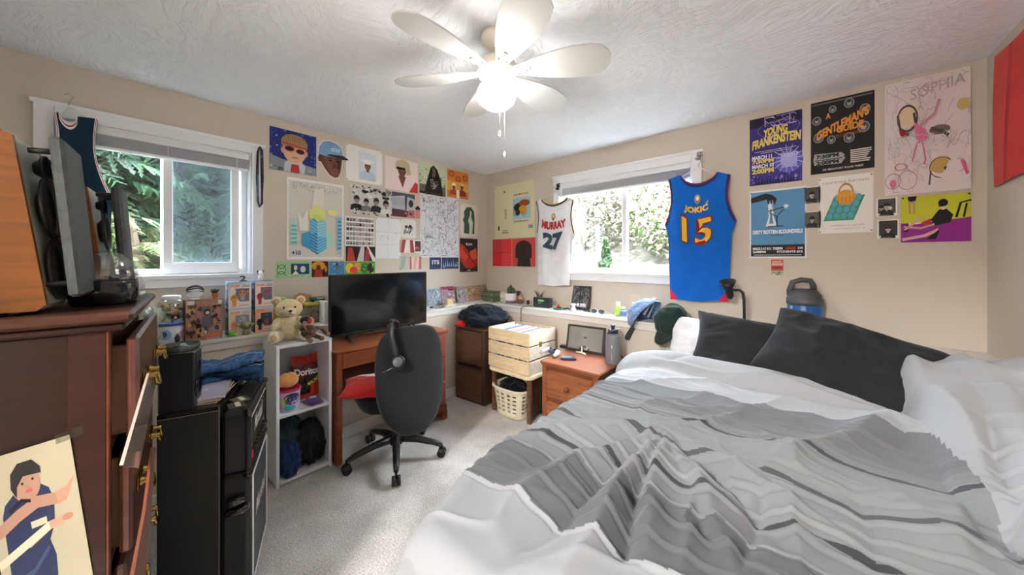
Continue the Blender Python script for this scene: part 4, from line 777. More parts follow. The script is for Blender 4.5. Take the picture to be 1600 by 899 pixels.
# ================================================================ white shelf unit and what it holds
su = thing('shelf_unit', 'white two-tier open shelf unit standing between the amplifier and the desk', 'shelf', (LD+.005, -2.19, 0))
sw_, sd_, sh_ = .292, .275, .795; WW = '#eceef2'; ee = '#f0e2d4'
for y in (0, sw_-.016): MB().box(0, sd_, y, y+.016, 0, sh_, WW, 'plastic', .001).obj('side_panel', parent=su)
for z in (0.012, .385, sh_-.016): MB().box(0.002, sd_-.001, .016, sw_-.016, z, z+.016, WW, 'plastic', .001).obj('shelf_board', parent=su)
MB().box(0, .004, .014, sw_-.014, .0, sh_, '#dcdcde', 'matte', .0005).obj('back_panel', parent=su)
SX = LD+.005
def lump(name, label, cat, c, r, col, seed, amp=.25, freq=2.2, fin='fabric', flat=.4, group=None, n=84, m=56, rz=0, sharp=True, parts=None, zmin=None):
    """a heap of crumpled cloth: a closed blob with ridged folds, flat where it rests"""
    off = Vector((seed*3.1, seed*1.7, seed))
    def f(d):
        v = 0; a = 1; fr = freq*.62; e = Vector((d.x+.35*d.z, d.y*1.15, d.z*.75)); e += Vector((noise.noise(d*1.7+off), noise.noise(d*1.7-off), 0))*.35
        for o_ in range(3):
            nn = noise.noise(e*fr+off*(o_+1)); v += a*((1-2.4*abs(nn))-.45 if sharp else nn); a *= .42; fr *= 2.3
        return 1+amp*v
    mb = MB(); mb.ball((0, 0, 0), r, col, fin, n, m, f)
    zs = [p[2] for p in mb.v]; lo = -r[2]*(1-flat)
    mb.v = [(p[0], p[1], max(p[2], lo)-lo) for p in mb.v]
    o = mb.obj(name, loc=c, rz=rz, **({'label': label, 'category': cat, 'group': group} if cat else {}))
    return o
lump('folded_sweater', 'dusty teal garment crumpled at the back of the lower shelf', 'clothing', (SX+.11, -2.09, .03), (.085, .085, .15), '#3a4c52', 3, .22, flat=.1)
lump('sweatshirt', 'dark charcoal garment heaped on the right of the lower shelf', 'clothing', (SX+.15, -1.985, .03), (.11, .085, .13), '#2c2c2c', 4, .2, flat=.15)
lump('t_shirt', 'navy blue garment bunched at the front left of the lower shelf', 'clothing', (SX+.225, -2.115, .03), (.07, .055, .095), '#27406c', 5, .24, 2.8, flat=.1)
# upper shelf: bag of chips, bucket, plush fruit, packets
cb = thing('chip_bag', 'red and black bag of tortilla chips standing on the upper shelf', 'snack bag', (SX+.105, -1.995, .401), math.radians(6))
def bagf(sg):
    def g(u, v):
        a = 2*u-1; e = (1-a*a); th = .035*math.sin(min(1, v*1.08)*PI)**.5*max(e, 0)**.5 if 0 < v < .93 else .001
        wv = .004*noise.noise(Vector((u*8, v*8, sg)))
        return Vector((sg*th+wv-.03*v, (u-.5)*(.175-.02*v)+.01*v, v*.262+.012*(v > .9)*(abs(a))))
    return g
def bagc(u, v):
    if v > .82: return '#c8241c'
    if v < .12: return '#d43a20'
    d = (u-.5)*1.2-(v-.45)
    if abs(v-.38-.35*(u-.5)) < .11: return '#221c1c'
    return '#5c1c20' if .5 < v < .82 else ('#c83420' if u > .62 or u < .2 else '#2a2020')
mb = MB(); mb.grid(bagf(1), 30, 30, fin='gloss', cfn=bagc); mb.grid(bagf(-1), 30, 30, fin='gloss', cfn=bagc)
gm = bagf(1)
mb.art(lambda u, v, h: gm(u, v)+Vector((h, 0, 0)), [t_('Doritos', .08, .58, .94, .74, '#f4f0ee', .03, 0, -.03), t_('NACHO', .5, .36, .95, .46, '#e8d840', .03, 0, .1)], 'paper', .006)
mb.obj('bag_body', parent=cb)
bk = thing('bucket', 'pink and lilac plastic tub with dark oval label on the upper shelf', 'tub', (SX+.215, -2.11, .401))
mb = MB(); mb.lathe([(.045, 0), (.048, .004), (.056, .125), (.054, .125), (.046, .006)], '#d9b8dc', 'plastic', 32)
def cyl_map(r0, r1, h, a0, a1, zb): return lambda u, v, d: Vector(((r0+(r1-r0)*v+d)*math.cos(a0+(a1-a0)*u), (r0+(r1-r0)*v+d)*math.sin(a0+(a1-a0)*u), zb+h*v))
cm = cyl_map(.0485, .056, .12, -1.5, 1.5, .003)
def sub_ell(cx, cy, rx, ry, c): 
    vs = [(cx, cy)]+[(cx+rx*math.cos(t*.3142)*k, cy+ry*math.sin(t*.3142)*k) for k in (.5, 1) for t in range(20)]
    fs = [(0, 1+i, 1+(i+1) % 20) for i in range(20)]+[(1+i, 21+i, 21+(i+1) % 20, 1+(i+1) % 20) for i in range(20)]; return (vs, fs, c)
mb.art(cm, [sub_ell(.5, .62, .28, .28, '#28345c'), sub_ell(.5, .4, .26, .14, '#b8a4e0'), sub_ell(.42, .2, .2, .14, '#3ab8b0'), sub_ell(.2, .5, .08, .2, '#b4d44c')], 'plastic', .0006)
mb.obj('tub_body', parent=bk)
mb = MB(); mb.lathe([(.054, .118), (.059, .119), (.060, .128), (.052, .129), (.050, .12)], '#d8305c', 'plastic', 32); mb.obj('tub_rim', parent=bk)
mb = MB(); mb.ball((0, 0, .045), (.046, .052, .044), '#f0a860', 'plush', 28, 18, f=lambda d: 1-.16*math.exp(-(d.y*7)**2)*(d.z > -.7)); o = mb.obj('plush_fruit', loc=(SX+.213, -2.115, .532), label='peach-orange plush fruit with a crease sitting on the pink tub', category='plush toy')
for i, (dx, dy, dz, rz_, c_, lb) in enumerate(((.0, 0, 0, .2, '#a490c8', 'lilac foil snack packet at the bottom of the pair beside the pink tub'), (.004, .004, .013, -.15, '#8870b8', 'purple foil snack packet lying on the lilac one beside the pink tub'))):
    mb = MB(); mb.grid(lambda u, v: Vector(((u-.5)*.12, (v-.5)*.075, .007+.006*math.sin(u*PI)*math.sin(v*PI)+.002*noise.noise(Vector((u*9, v*9, i))))), 14, 10, c_, 'gloss'); mb.grid(lambda u, v: Vector(((u-.5)*.12, (v-.5)*.075, .006-.006*math.sin(u*PI)*math.sin(v*PI))), 14, 10, c_, 'gloss')
    mb.art(lambda u, v, h: Vector(((u-.5)*.1, (v-.5)*.06, .0145+h)), [r_(.1, .2, .5, .8, '#e4dcf4'), r_(.6, .3, .9, .5, '#5c3c9c')], 'paper', .001)
    mb.obj('snack_packet', loc=(SX+.21+dx, -1.985+dy, .401+dz), rz=rz_, label=lb, category='snack packet')
# teddy bear with a monkey in its lap
TB = Vector((SX+.13, -2.09, sh_)); cr_ = '#ead9b0'
bear = thing('teddy_bear', 'cream teddy bear with brown stitched nose seated on the white shelf unit', 'teddy bear', TB, math.radians(-12))
fz = lambda d: 1+.035*noise.noise(d*4)
mb = MB(); mb.ball((0, 0, .075), (.062, .070, .082), cr_, 'plush', 28, 18, fz); mb.ball((0, 0, .13), (.045, .05, .04), cr_, 'plush', 20, 12, fz)
for s in (-1, 1): mb.ball((.035, s*.062, .105), (.032, .024, .048), cr_, 'plush', 18, 12, fz, Matrix.Rotation(s*.5, 3, 'X').to_4x4() @ Matrix.Rotation(-.7, 3, 'Y').to_4x4())
mb.obj('body', parent=bear)
for s, ex in ((-1, 0), (1, .01)):
    mb = MB(); mb.ball((.065, s*.062, .038), (.052, .032, .034), cr_, 'plush', 20, 14, fz, Matrix.Rotation(s*.35, 3, 'Z').to_4x4()); mb.ball((.112, s*.078, .042), (.022, .032, .038), '#f1e8d2', 'plush', 20, 12, fz)
    mb.ball((.131, s*.080, .042), (.006, .018, .022), '#e3c090', 'plush', 14, 8); mb.obj('leg', parent=bear)
mb = MB(); mb.ball((.01, 0, .190), (.062, .072, .058), '#e8d2a2', 'plush', 28, 18, fz); mb.ball((.066, .003, .176), (.028, .034, .026), '#efe0bd', 'plush', 20, 14, fz); hd_ = mb.obj('head', parent=bear)
for s in (-1, 1):
    mb = MB(); mb.ball((.0, s*.062, .238), (.014, .026, .026), '#efe0bd', 'plush', 18, 12, fz); mb.ball((.012, s*.062, .237), (.006, .017, .017), '#d9b184', 'plush', 14, 8); mb.obj('ear', parent=hd_)
    mb = MB(); mb.ball((.064, s*.028, .203), .006, '#3a281c', 'gloss', 12, 8); mb.obj('eye', parent=hd_)
mb = MB(); mb.ball((.094, .003, .184), (.006, .010, .007), '#4a3024', 'gloss', 14, 8); mb.obj('nose', parent=hd_)
mb = MB(); mb.tube([(.094, .003, .178), (.095, .003, .170), (.091, -.012, .163)], .0015, '#4a3024', 'matte', 5); mb.tube([(.095, .003, .170), (.091, .018, .164)], .0015, '#4a3024', 'matte', 5); mb.obj('mouth', parent=hd_)
mk = thing('plush_monkey', 'small brown plush monkey in red and navy cap lying in the bear\'s lap', 'plush toy', TB+Vector((.125, .068, .0)), math.radians(20)); br_ = '#56382a'
mb = MB(); mb.ball((.0, .0, .055), (.035, .045, .042), br_, 'plush', 22, 14, fz); mb.ball((.03, .0, .05), (.014, .02, .022), '#7a5844', 'plush', 14, 10); mb.obj('body', parent=mk)
for p_1, p_2, p_3 in (((0, .03, .07), (.01, .075, .065), (.03, .105, .022)), ((.01, -.03, .07), (.02, -.06, .085), (.02, -.05, .1)), ((.02, -.02, .03), (.05, -.03, .022), (.06, -.035, .014)), ((.02, .02, .03), (.05, .03, .02), (.06, .04, .012))):
    mb = MB(); mb.tube([p_1, tuple((a+b)/2 for a, b in zip(p_1, p_2)), p_2, tuple((a+b)/2 for a, b in zip(p_3, p_2)), p_3], [.014, .013, .012, .012, .013], br_, 'plush', 10); mb.ball(p_3, .015, '#8c624c', 'plush', 12, 8); mb.obj('limb', parent=mk)
mb = MB(); mb.ball((-.01, .005, .115), (.03, .032, .028), '#dcae80', 'plush', 20, 14, fz); hh = mb.obj('head', parent=mk)
mb = MB(); mb.ball((-.012, -.008, .126), (.032, .03, .026), '#3a2430', 'plush', 20, 12); mb.ball((.012, -.004, .122), (.014, .018, .018), '#c8303a', 'plush', 14, 8); mb.ball((.002, -.022, .116), (.012, .014, .016), '#8ca0b8', 'plush', 14, 8); mb.obj('cap', parent=hh)
# ================================================================ along the back wall
FB = -LD-.012
# brown two-drawer cabinet
BR = '#5c4334'
fcab = thing('file_cabinet', 'brown wooden two-drawer cabinet in the corner under the black jacket', 'cabinet', (.325, -.735, 0), math.radians(4))
fw, fd, fh = .36, .40, .655
MB().box(0, fw, .018, fd, 0.0, fh, BR, 'wood', .003).obj('body', parent=fcab)
MB().box(-.004, fw+.006, .006, fd+.002, fh, fh+.012, '#66493a', 'wood', .003).obj('top_board', parent=fcab)
for z0, z1 in ((.03, .318), (.345, fh-.012)):
    d = MB().box(.012, fw-.03, 0, .02, z0, z1, '#644736', 'wood', .004).obj('drawer', parent=fcab)
    MB().box(.05, fw-.03, -.003, .004, z1-.004, z1+.012, '#2a1a12', 'matte', .002).obj('finger_groove', parent=d)
# jacket heap on it
lump('jacket', 'black and navy nylon jacket thrown on top of the brown cabinet', 'jacket', (.50, -.53, .668), (.235, .20, .11), '#1d2430', 7, .2, 2.4, flat=.35, n=72, m=44)
lump('red_garment', 'small bright red cloth poking out under the black jacket', 'clothing', (.40, -.72, .668), (.055, .03, .03), '#e0302c', 9, .15, flat=.3)
# small bench with pale top
bn = thing('bench', 'small bench with pale rounded top and brown legs under the record crate', 'bench', (.745, -.72, 0))
bw_, bd_, bh_ = .455, .40, .378
mb = MB(); n = 10; R_ = .05; pts = []
for cx, cy, a0 in ((bw_-R_, bd_-R_, 0), (R_, bd_-R_, PI/2), (R_, R_, PI), (bw_-R_, R_, 1.5*PI)):
    pts += [(cx+R_*math.cos(a0+i*PI/2/n), cy+R_*math.sin(a0+i*PI/2/n)) for i in range(n+1)]
mb.prism(pts, bh_-.028, bh_, '#e2cfae', 'raw_wood'); mb.prism([((x-bw_/2)*1.02+bw_/2, (y-bd_/2)*1.02+bd_/2) for x, y in pts], bh_-.022, bh_-.006, '#e6d4b6', 'raw_wood'); mb.obj('bench_top', parent=bn)
for x, y in ((.02, .03), (bw_-.055, .03), (.02, bd_-.06), (bw_-.055, bd_-.06)): MB().box(x, x+.035, y, y+.03, 0, bh_-.028, '#6c4a38', 'wood', .003).obj('leg', parent=bn)
MB().box(bw_-.05, bw_-.03, .06, bd_-.06, .06, bh_-.03, '#503424', 'wood', .003).obj('side_board', parent=bn)
# record crate
cw, cdp, chh = .445, .36, .335; CR = Vector((.735, -.70, bh_))
crt = thing('record_crate', 'pale pine slatted crate full of record sleeves standing on the bench', 'crate', CR, math.radians(-1))
for k in range(3):
    z0 = .004+k*.112; z1 = z0+.1
    MB().box(0, cw, 0, .012, z0, z1, '#e3c9a2', 'raw_wood', .002).obj('front_slat', parent=crt)
    MB().box(0, cw, cdp-.012, cdp, z0, z1, '#e3c9a2', 'raw_wood', .002).obj('back_slat', parent=crt)
    for x in (0, cw-.012): MB().box(x, x+.012, .012, cdp-.012, z0, z1, '#e9dccb', 'raw_wood', .002).obj('side_slat', parent=crt)
for x in (.012, cw-.03):
    for y in (.012, cdp-.03): MB().box(x, x+.018, y, y+.018, .004, chh-.01, '#d9bd95', 'raw_wood', .001).obj('corner_post', parent=crt)
MB().box(.012, cw-.012, .012, cdp-.012, 0.0, .01, '#d9bd95', 'raw_wood', .001).obj('base_board', parent=crt)
o = MB().box(cw, cw+.004, .13, .165, .205, .245, '#8c7a3c', 'plastic', .001).obj('clip', parent=crt)
# record sleeves: individuals
names = ['white', 'pale blue', 'sky blue', 'royal blue', 'white', 'navy', 'pale grey', 'pink', 'lilac', 'mauve', 'cream', 'white', 'steel blue', 'pale green', 'charcoal', 'tan', 'white', 'rose']
rc = ['#eceef2', '#b8d0ec', '#8cb8ec', '#2f5cb8', '#f2f2f4', '#28406c', '#d0d2da', '#e0b8c8', '#b090c0', '#9c6c94', '#e8dcc4', '#f4f4f2', '#6c8cb4', '#c4d8b4', '#3c3c40', '#b89c78', '#f0f0f0', '#c88c94']
ORD = ['first', 'second', 'third', 'fourth', 'fifth', 'sixth', 'seventh', 'eighth', 'ninth', 'tenth', 'eleventh', 'twelfth', 'thirteenth', 'fourteenth', 'fifteenth', 'sixteenth', 'seventeenth', 'last']
for i in range(18):
    x = CR.x+.026+i*.0205; tl = math.radians(7+3*math.sin(i*2.1)); rs = thing if False else None
    mb = MB(); M = Matrix.Rotation(tl, 4, 'Y')
    mb.box(-.0022, .0022, 0, .305, 0, .305, rc[i], 'paper', .0006, M); mb.box(-.0012, .0012, .01, .30, .3035, .3058, '#f6f6f6', 'paper', .0003, M)
    mb.obj('record_sleeve', loc=(x, CR.y+.02, CR.z+.0125), label=f'{names[i]} record sleeve, {ORD[i]} from the left in the slatted pine crate', category='record', group='record sleeves in the crate')
# laundry basket
lb_ = thing('laundry_basket', 'cream plastic laundry basket with rows of slots under the bench', 'laundry basket', (.955, -.615, 0))
def rr_(t, rx, ry, n=3.2):
    c, s = math.cos(t), math.sin(t); k = 1/(abs(c)**n+abs(s)**n)**(1/n); return rx*c*k, ry*s*k
hz = .235; mb = MB(); NU = 96; rows = [0, .02, .05, .062, .083, .095, .116, .128, .149, .161, .182, .194, .235]
vs = []; fs = []
for z in rows:
    g = .80+.20*z/hz
    for i in range(NU): x, y = rr_(2*PI*i/NU, .168*g, .125*g); vs.append((x, y, z))
for j in range(len(rows)-1):
    for i in range(NU):
        slot = j in (2, 4, 6, 8, 10) and (i % 24) in (2, 3, 4, 7, 8, 9, 15, 16, 17, 20, 21, 22)
        if not slot: fs.append((j*NU+i, j*NU+(i+1) % NU, (j+1)*NU+(i+1) % NU, (j+1)*NU+i))
k = len(vs); vs.append((0, 0, 0)); fs += [(k, (i+1) % NU, i) for i in range(NU)]
mb.add(vs, fs, '#e3d8bc', 'plastic', True); ob = mb.obj('basket_wall', parent=lb_); sm = ob.modifiers.new('thickness', 'SOLIDIFY'); sm.thickness = .004
mb = MB(); mb.tube([(*rr_(2*PI*i/48, .176, .132), hz) for i in range(49)], .009, '#e8dec4', 'plastic', 8); mb.obj('basket_rim', parent=lb_)
lump('dark_laundry', 'black clothes heaped inside the cream laundry basket', 'clothing', (.955, -.615, .10), (.148, .108, .105), '#151618', 12, .14, 3, flat=.2)
# nightstand
NX0, NX1, NY0, NY1, NZ = 1.34, 1.785, -.755, -.36, .55
ns = thing('nightstand', 'orange-brown pine nightstand with round knobs beside the bed', 'nightstand', (NX0, NY0, 0))
NC = '#95583a'; nw = NX1-NX0; nd = NY1-NY0
mb = MB(); mb.box(-.012, nw+.012, -.014, nd, NZ-.02, NZ, '#94583e', 'wood', .007); mb.box(-.004, nw+.004, -.006, nd, NZ-.032, NZ-.02, NC, 'wood', .004); mb.obj('top_board', parent=ns)
MB().box(0, nw, .012, nd-.003, .03, NZ-.032, '#824a30', 'wood', .003).obj('body', parent=ns)
for x in (0, nw-.04): MB().box(x, x+.04, 0.0, .014, 0, NZ-.032, NC, 'wood', .003).obj('front_post', parent=ns)
for z0, z1 in ((.30, .492), (.08, .27)):
    d = MB().box(.045, nw-.045, -.008, .012, z0, z1, '#9c5e3c', 'wood', .006).obj('drawer', parent=ns)
    MB().lathe([(.009, 0), (.007, .012), (.016, .022), (.014, .032), (.003, .036)], '#8c4f2c', 'wood', 18, TM((nw/2, -.008, (z0+z1)/2), rx=PI/2)).obj('knob', parent=d)
# framed mirror leaning back on the nightstand
f0 = onz(884, 546, NZ); f1 = onz(943, 556, NZ)
fr = thing('picture_frame', 'black-framed glass reflecting the room, leaning at the back of the nightstand', 'frame', ((f0.x+f1.x)/2, (f0.y+f1.y)/2, NZ+.002), math.atan2(f1.y-f0.y, f1.x-f0.x))
fwid = (f1-f0).length; fht = .205; M = Matrix.Rotation(math.radians(-15), 4, 'X')
mb = MB(); b_ = .016
mb.box(-fwid/2, -fwid/2+b_, -.008, .008, 0, fht, '#2a2a26', 'plastic', .002, M).box(fwid/2-b_, fwid/2, -.008, .008, 0, fht, '#2a2a26', 'plastic', .002, M).box(-fwid/2, fwid/2, -.008, .008, 0, b_, '#2a2a26', 'plastic', .002, M).box(-fwid/2, fwid/2, -.008, .008, fht-b_, fht, '#2a2a26', 'plastic', .002, M); mb.obj('frame_border', parent=fr)
MB().box(-fwid/2+b_-.001, fwid/2-b_+.001, -.003, .002, b_-.001, fht-b_+.001, '#ffffff', 'mirror', .0005, M).obj('mirror_glass', parent=fr)
mb = MB(); mb.box(-.012, .012, .0, .004, .0, .12, '#22221f', 'plastic', .001, Matrix.Translation((0, .068, 0)) @ Matrix.Rotation(math.radians(22), 4, 'X')); mb.obj('easel_leg', parent=fr)
# bottle
bp_ = onz(957, 569, NZ)
bt = thing('water_bottle', 'grey insulated water bottle with navy loop lid on the nightstand', 'bottle', (bp_.x-.005, bp_.y+.02, NZ), yaw); bt.scale = (1.14, 1.14, 1.08)
MB().lathe([(.040, 0), (.045, .003), (.046, .01), (.046, .178), (.043, .190), (.032, .198), (.028, .2)], '#77767a', 'plastic', 36).obj('bottle_body', parent=bt)
MB().lathe([(.030, .198), (.031, .202), (.031, .218), (.026, .222), (.012, .224), (.011, .236), (.014, .238), (.013, .25), (.004, .252)], '#24304c', 'plastic', 28).obj('lid', parent=bt)
mb = MB(); mb.tube([(.034*math.cos(a), -.012+.034*math.sin(a)*.9, .212+.012*math.cos(a)*1.0-.012*math.sin(a)) for a in [i*PI/12 for i in range(25)]], .004, '#1c2436', 'plastic', 6, 1.6); mb.obj('carry_loop', parent=bt)
bm_ = cyl_map(.0462, .0462, .16, -2.35, -.8, .01)
mb = MB(); mb.art(bm_, [e_(.22, .66, .035, .045, '#f0f0f2', 12), p_([(.19, .67), (.25, .67), (.22, .76)], '#f0f0f2'), t_('HYDRO', .19, .12, .23, .4, '#e4e4e6', .02, vert=True)], 'paper', .0005); mb.obj('logo', parent=bt)
# game controller, remote, black box, white stand
gc = onz(872, 555, NZ)
g_ = thing('game_controller', 'white and navy game controller with cable at the front left of the nightstand', 'game controller', (gc.x-.03, gc.y-.02, NZ+.002), math.radians(-15))
mb = MB(); mb.ball((0, 0, .022), (.052, .028, .016), '#3a4a64', 'plastic', 24, 12)
for s in (-1, 1): mb.tube([(s*.038, .005, .024), (s*.058, -.02, .022), (s*.064, -.048, .014)], [.019, .016, .011], '#dfe4ea', 'plastic', 10)
mb.obj('shell', parent=g_)
for s in (-1, 1): MB().lathe([(.006, .03), (.006, .04), (.009, .042), (.008, .046)], '#1c2438', 'plastic', 14, TM((s*.022, -.006, 0))).obj('thumb_stick', parent=g_)
for dx, dy in ((.045, .012), (.052, .004), (.038, .004)): MB().lathe([(.004, .03), (.004, .038)], '#8cb4e0', 'plastic', 10, TM((dx, dy, 0))).obj('button', parent=g_)
mb = MB(); mb.tube([(-.02, .03, .02), (-.06, .035, .02), (-.105, .01, .012), (-.108, -.035, .008), (-.075, -.06, .005), (-.04, -.062, .005)], .003, '#8c9098', 'plastic', 6); mb.obj('cable', parent=g_)
rp = onz(888, 562, NZ)
rm = thing('handheld_device', 'dark blue slab-shaped handheld device lying near the front of the nightstand', 'device', (rp.x, rp.y, NZ+.001), math.radians(35))
MB().box(-.055, .055, -.026, .026, 0, .017, '#32425c', 'plastic', .004).obj('casing', parent=rm); MB().box(-.05, .02, -.021, .021, .017, .0182, '#7fa0c0', 'gloss', .0005).obj('display', parent=rm); MB().box(.027, .047, -.01, .01, .017, .02, '#1c2636', 'plastic', .001).obj('button_pad', parent=rm)
xp = onz(880, 545, NZ)
xb_ = thing('small_box', 'small black box with silver top line behind the game controller', 'box', (xp.x, xp.y+.03, NZ+.001), math.radians(10))
MB().box(-.04, .04, -.026, .026, 0, .022, '#25272b', 'plastic', .003).obj('casing', parent=xb_); MB().box(-.03, .01, -.012, .012, .022, .0235, '#9ca4ac', 'metal', .0005).obj('top_plate', parent=xb_)
wp = onz(909, 553, NZ)
mb = MB(); mb.tube([(-.05, -.008, .004), (-.02, .002, .005), (.02, .002, .005), (.05, -.012, .004)], [.005, .007, .007, .005], '#efdcc0', 'plastic', 8, 1.5); mb.box(-.006, .006, -.003, .004, .005, .04, '#f4ede2', 'plastic', .002); mb.ball((0, 0, .046), (.010, .004, .010), '#e8d8d0', 'plastic', 12, 8)
mb.obj('display_stand', loc=(wp.x, wp.y, NZ+.001), rz=math.radians(-12), label='cream curved stand with thin upright in front of the mirror', category='stand')
# cables behind the nightstand
mb = MB()
for k in range(3): mb.tube([(0, 0, .0), (.03+.01*k, -.01, -.012*k), (.09, -.02, -.03-.008*k), (.13, -.01, -.05)], .004, ['#8c8c84', '#5c5c58', '#a8a8a0'][k], 'plastic', 6)
mb.box(.09, .15, -.03, .0, -.07, -.02, '#77777a', 'plastic', .005)
mb.obj('power_adapter', loc=(NX1-.055, -.345, NZ+.03), label='grey cables and adapter hanging behind the right of the nightstand', category='cables')

# ================================================================ on the back ledge
def LB(px, dy=0.0, y=None):
    """a spot on the back ledge seen at picture column px, y given"""
    d = ray(px, 480); t = ((y if y is not None else -.15)-CAM.y)/d.y; p = CAM+d*t; return Vector((p.x, p.y, LZ))
p = LB(798, y=-.13)
ct = thing('cactus_pot', 'dark green cactus in a white pot with mauve base on the back ledge', 'plant', p)
MB().lathe([(.030, 0), (.038, .004), (.042, .02), (.042, .068), (.038, .07), (.036, .06)], '#e9dfe2', 'plastic', 28, cols=['#8c6c78', '#8c6c78', '#e9dfe2', '#e9dfe2', '#e9dfe2']).obj('pot', parent=ct)
MB().lathe([(.002, .064), (.036, .064), (.036, .06)], '#3c3024', 'matte', 20).obj('soil', parent=ct)
for x, h, r_2 in ((0, .055, .016), (-.02, .04, .012), (.02, .038, .012), (.005, .04, .011)):
    mb = MB(); mb.ball((x, .008 if x > .01 else 0, .064+h/2), (r_2, r_2, h/2+.006), '#4a5c3e', 'plush', 20, 12, lambda d: 1+.12*math.cos(8*math.atan2(d.y, d.x))); mb.obj('cactus_stem', parent=ct)
mb = MB(); mb.box(-.06, -.045, .03, .034, .0, .09, '#3a3e34', 'plastic', .002, Matrix.Rotation(.35, 4, 'Y')); mb.box(.025, .06, .035, .038, .05, .085, '#4c4e48', 'plastic', .002); mb.obj('plant_label', parent=ct)
p = LB(813, y=-.12)
gn = thing('figurine', 'tiny orange and brown gnome-like figurine right of the cactus', 'figurine', p)
MB().lathe([(.014, 0), (.022, .006), (.024, .02), (.014, .034)], '#6c5034', 'plastic', 16).obj('base', parent=gn); MB().ball((0, 0, .042), (.016, .016, .018), '#e8a88c', 'plastic', 16, 10).obj('body', parent=gn); MB().lathe([(.012, .052), (.003, .072)], '#dc8c68', 'plastic', 14).obj('hat', parent=gn)
p = LB(825, y=-.11); mb = MB(); mb.box(-.009, .009, -.009, .009, 0, .030, '#231d1b', 'plastic', .002).box(-.006, .006, -.0096, -.009, .006, .014, '#5c4c44', 'plastic', .0005)
mb.obj('small_cube', loc=p, label='tiny black block standing left of the dark radio box', category='block')
p = LB(843, y=-.08)
pl = thing('air_plant', 'pale green spiky air plant behind the dark radio box', 'plant', p)
MB().lathe([(.018, 0), (.024, .01), (.026, .04), (.024, .042)], '#efece6', 'plastic', 20).obj('pot', parent=pl)
mb = MB(); q = random.Random(3)
for i in range(16):
    a = q.uniform(0, 6.28); L = q.uniform(.035, .075); mb.tube([(0, 0, .035), (L*.35*math.cos(a), L*.35*math.sin(a), .035+L*.7), (L*.75*math.cos(a), L*.5*math.sin(a), .035+L)], [.004, .003, .0006], q.choice(['#c8ccb0', '#dcdcc4', '#a8b08c']), 'leaf', 5)
mb.obj('leaves', parent=pl)
p = LB(848, y=-.17)
rd = thing('clock_radio', 'dark rectangular radio box with green lettering on its face on the back ledge', 'radio', p, math.radians(2))
MB().box(-.065, .065, -.02, .02, 0, .066, '#30353c', 'plastic', .003).obj('casing', parent=rd)
mb = MB(); mb.art(lambda u, v, h: Vector(((u-.5)*.126, -.0202-h, .002+v*.062)), [e_(.5, .72, .22, .16, '#4c9c50'), t_('Herb', .32, .63, .66, .82, '#e4f4e0', .02, .2), r_(.3, .44, .56, .5, '#8c9c94'), r_(.3, .34, .44, .38, '#6c7c78')], 'paper', .0004); mb.obj('face_print', parent=rd)
p = LB(828, y=-.2)
mb = MB(); mb.tube([(.012, .03, .002), (.0, -.02, .004), (-.014, -.10, .002), (-.018, -.114, -.01), (-.02, -.116, -.05), (-.026, -.113, -.10), (-.02, -.112, -.2)], .0028, '#3a3a38', 'plastic', 6)
mb.obj('radio_cable', loc=p, label='thin dark cable dropping over the ledge edge beside the dark radio box', category='cable')
p = LB(873, y=-.20)
ds = thing('round_dish', 'small green round dish on the back ledge', 'dish', p)
MB().lathe([(.028, 0), (.036, .004), (.038, .013), (.035, .013), (.032, .008)], '#3f8468', 'plastic', 28).obj('dish_body', parent=ds)
for i, (x, y, z) in enumerate(((-.008, 0, 0), (.008, .004, 0), (0, -.008, .0), (0, 0, .012))): MB().ball((0, 0, .008), (.009, .008, .008), '#c42832', 'gloss', 12, 8).obj('red_candy', loc=(p.x+x, p.y+y, p.z+.008+z), label='small shiny red lump piled in the green round dish', category='candy', group='red candies in the green dish')
p = LB(906, y=-.075)
bo = thing('notebook', 'black chalk-patterned notebook leaning against the wall under the window', 'notebook', p+Vector((0, -.005, 0)), math.radians(6))
M = Matrix.Rotation(math.radians(-18), 4, 'X'); MB().box(-.065, .065, -.006, .006, .0, .165, '#3a3a3e', 'paper', .002, M).obj('cover', parent=bo)
mb = MB(); mb.art(lambda u, v, h: M @ Vector(((u-.5)*.125, -.0062-h, .003+v*.16)), [*sq_(70, .04, .04, .44, .96, .04, .008, ['#8c8c92', '#b4b4ba', '#6c6c72'], 41), *sq_(60, .54, .04, .96, .96, .05, .009, ['#8c8c92', '#c4c4ca', '#6c6c72'], 42), r_(.48, 0, .52, 1, '#2a2a2e')], 'paper', .0004); mb.obj('cover_pattern', parent=bo)
MB().box(-.02, .045, -.013, -.0075, .018, .042, '#e4e2e0', 'paper', .001, M).obj('paper_tag', parent=bo)
p = LB(896, y=-.17)
kc = thing('binder_clip_figure', 'white and pink clip-shaped trinket with black strap in front of the notebook', 'trinket', p)
mb = MB(); mb.lathe([(.024, 0), (.024, .006), (.014, .02), (.012, .034), (.018, .036), (.018, .044), (.008, .046)], '#e8dce2', 'plastic', 16, sy=.6); mb.obj('body', parent=kc)
mb = MB(); mb.tube([(-.015, 0, .006), (-.04, -.005, .012), (-.07, -.02, .004)], [.005, .006, .004], '#22222a', 'plastic', 6, 1.8); mb.obj('strap', parent=kc)
p = LB(916, y=-.16); mb = MB(); 
for i in range(5): mb.tube([(i*.012-.02, 0, .004), (i*.012-.01, .006, .008), (i*.012, -.004, .005)], .0035, ['#8c8494', '#c4bccc', '#5c5468', '#a8a0b0', '#d8d0e0'][i], 'metal', 6)
mb.obj('keys', loc=p, label='small bunch of grey keys beside the white trinket on the ledge', category='keys')
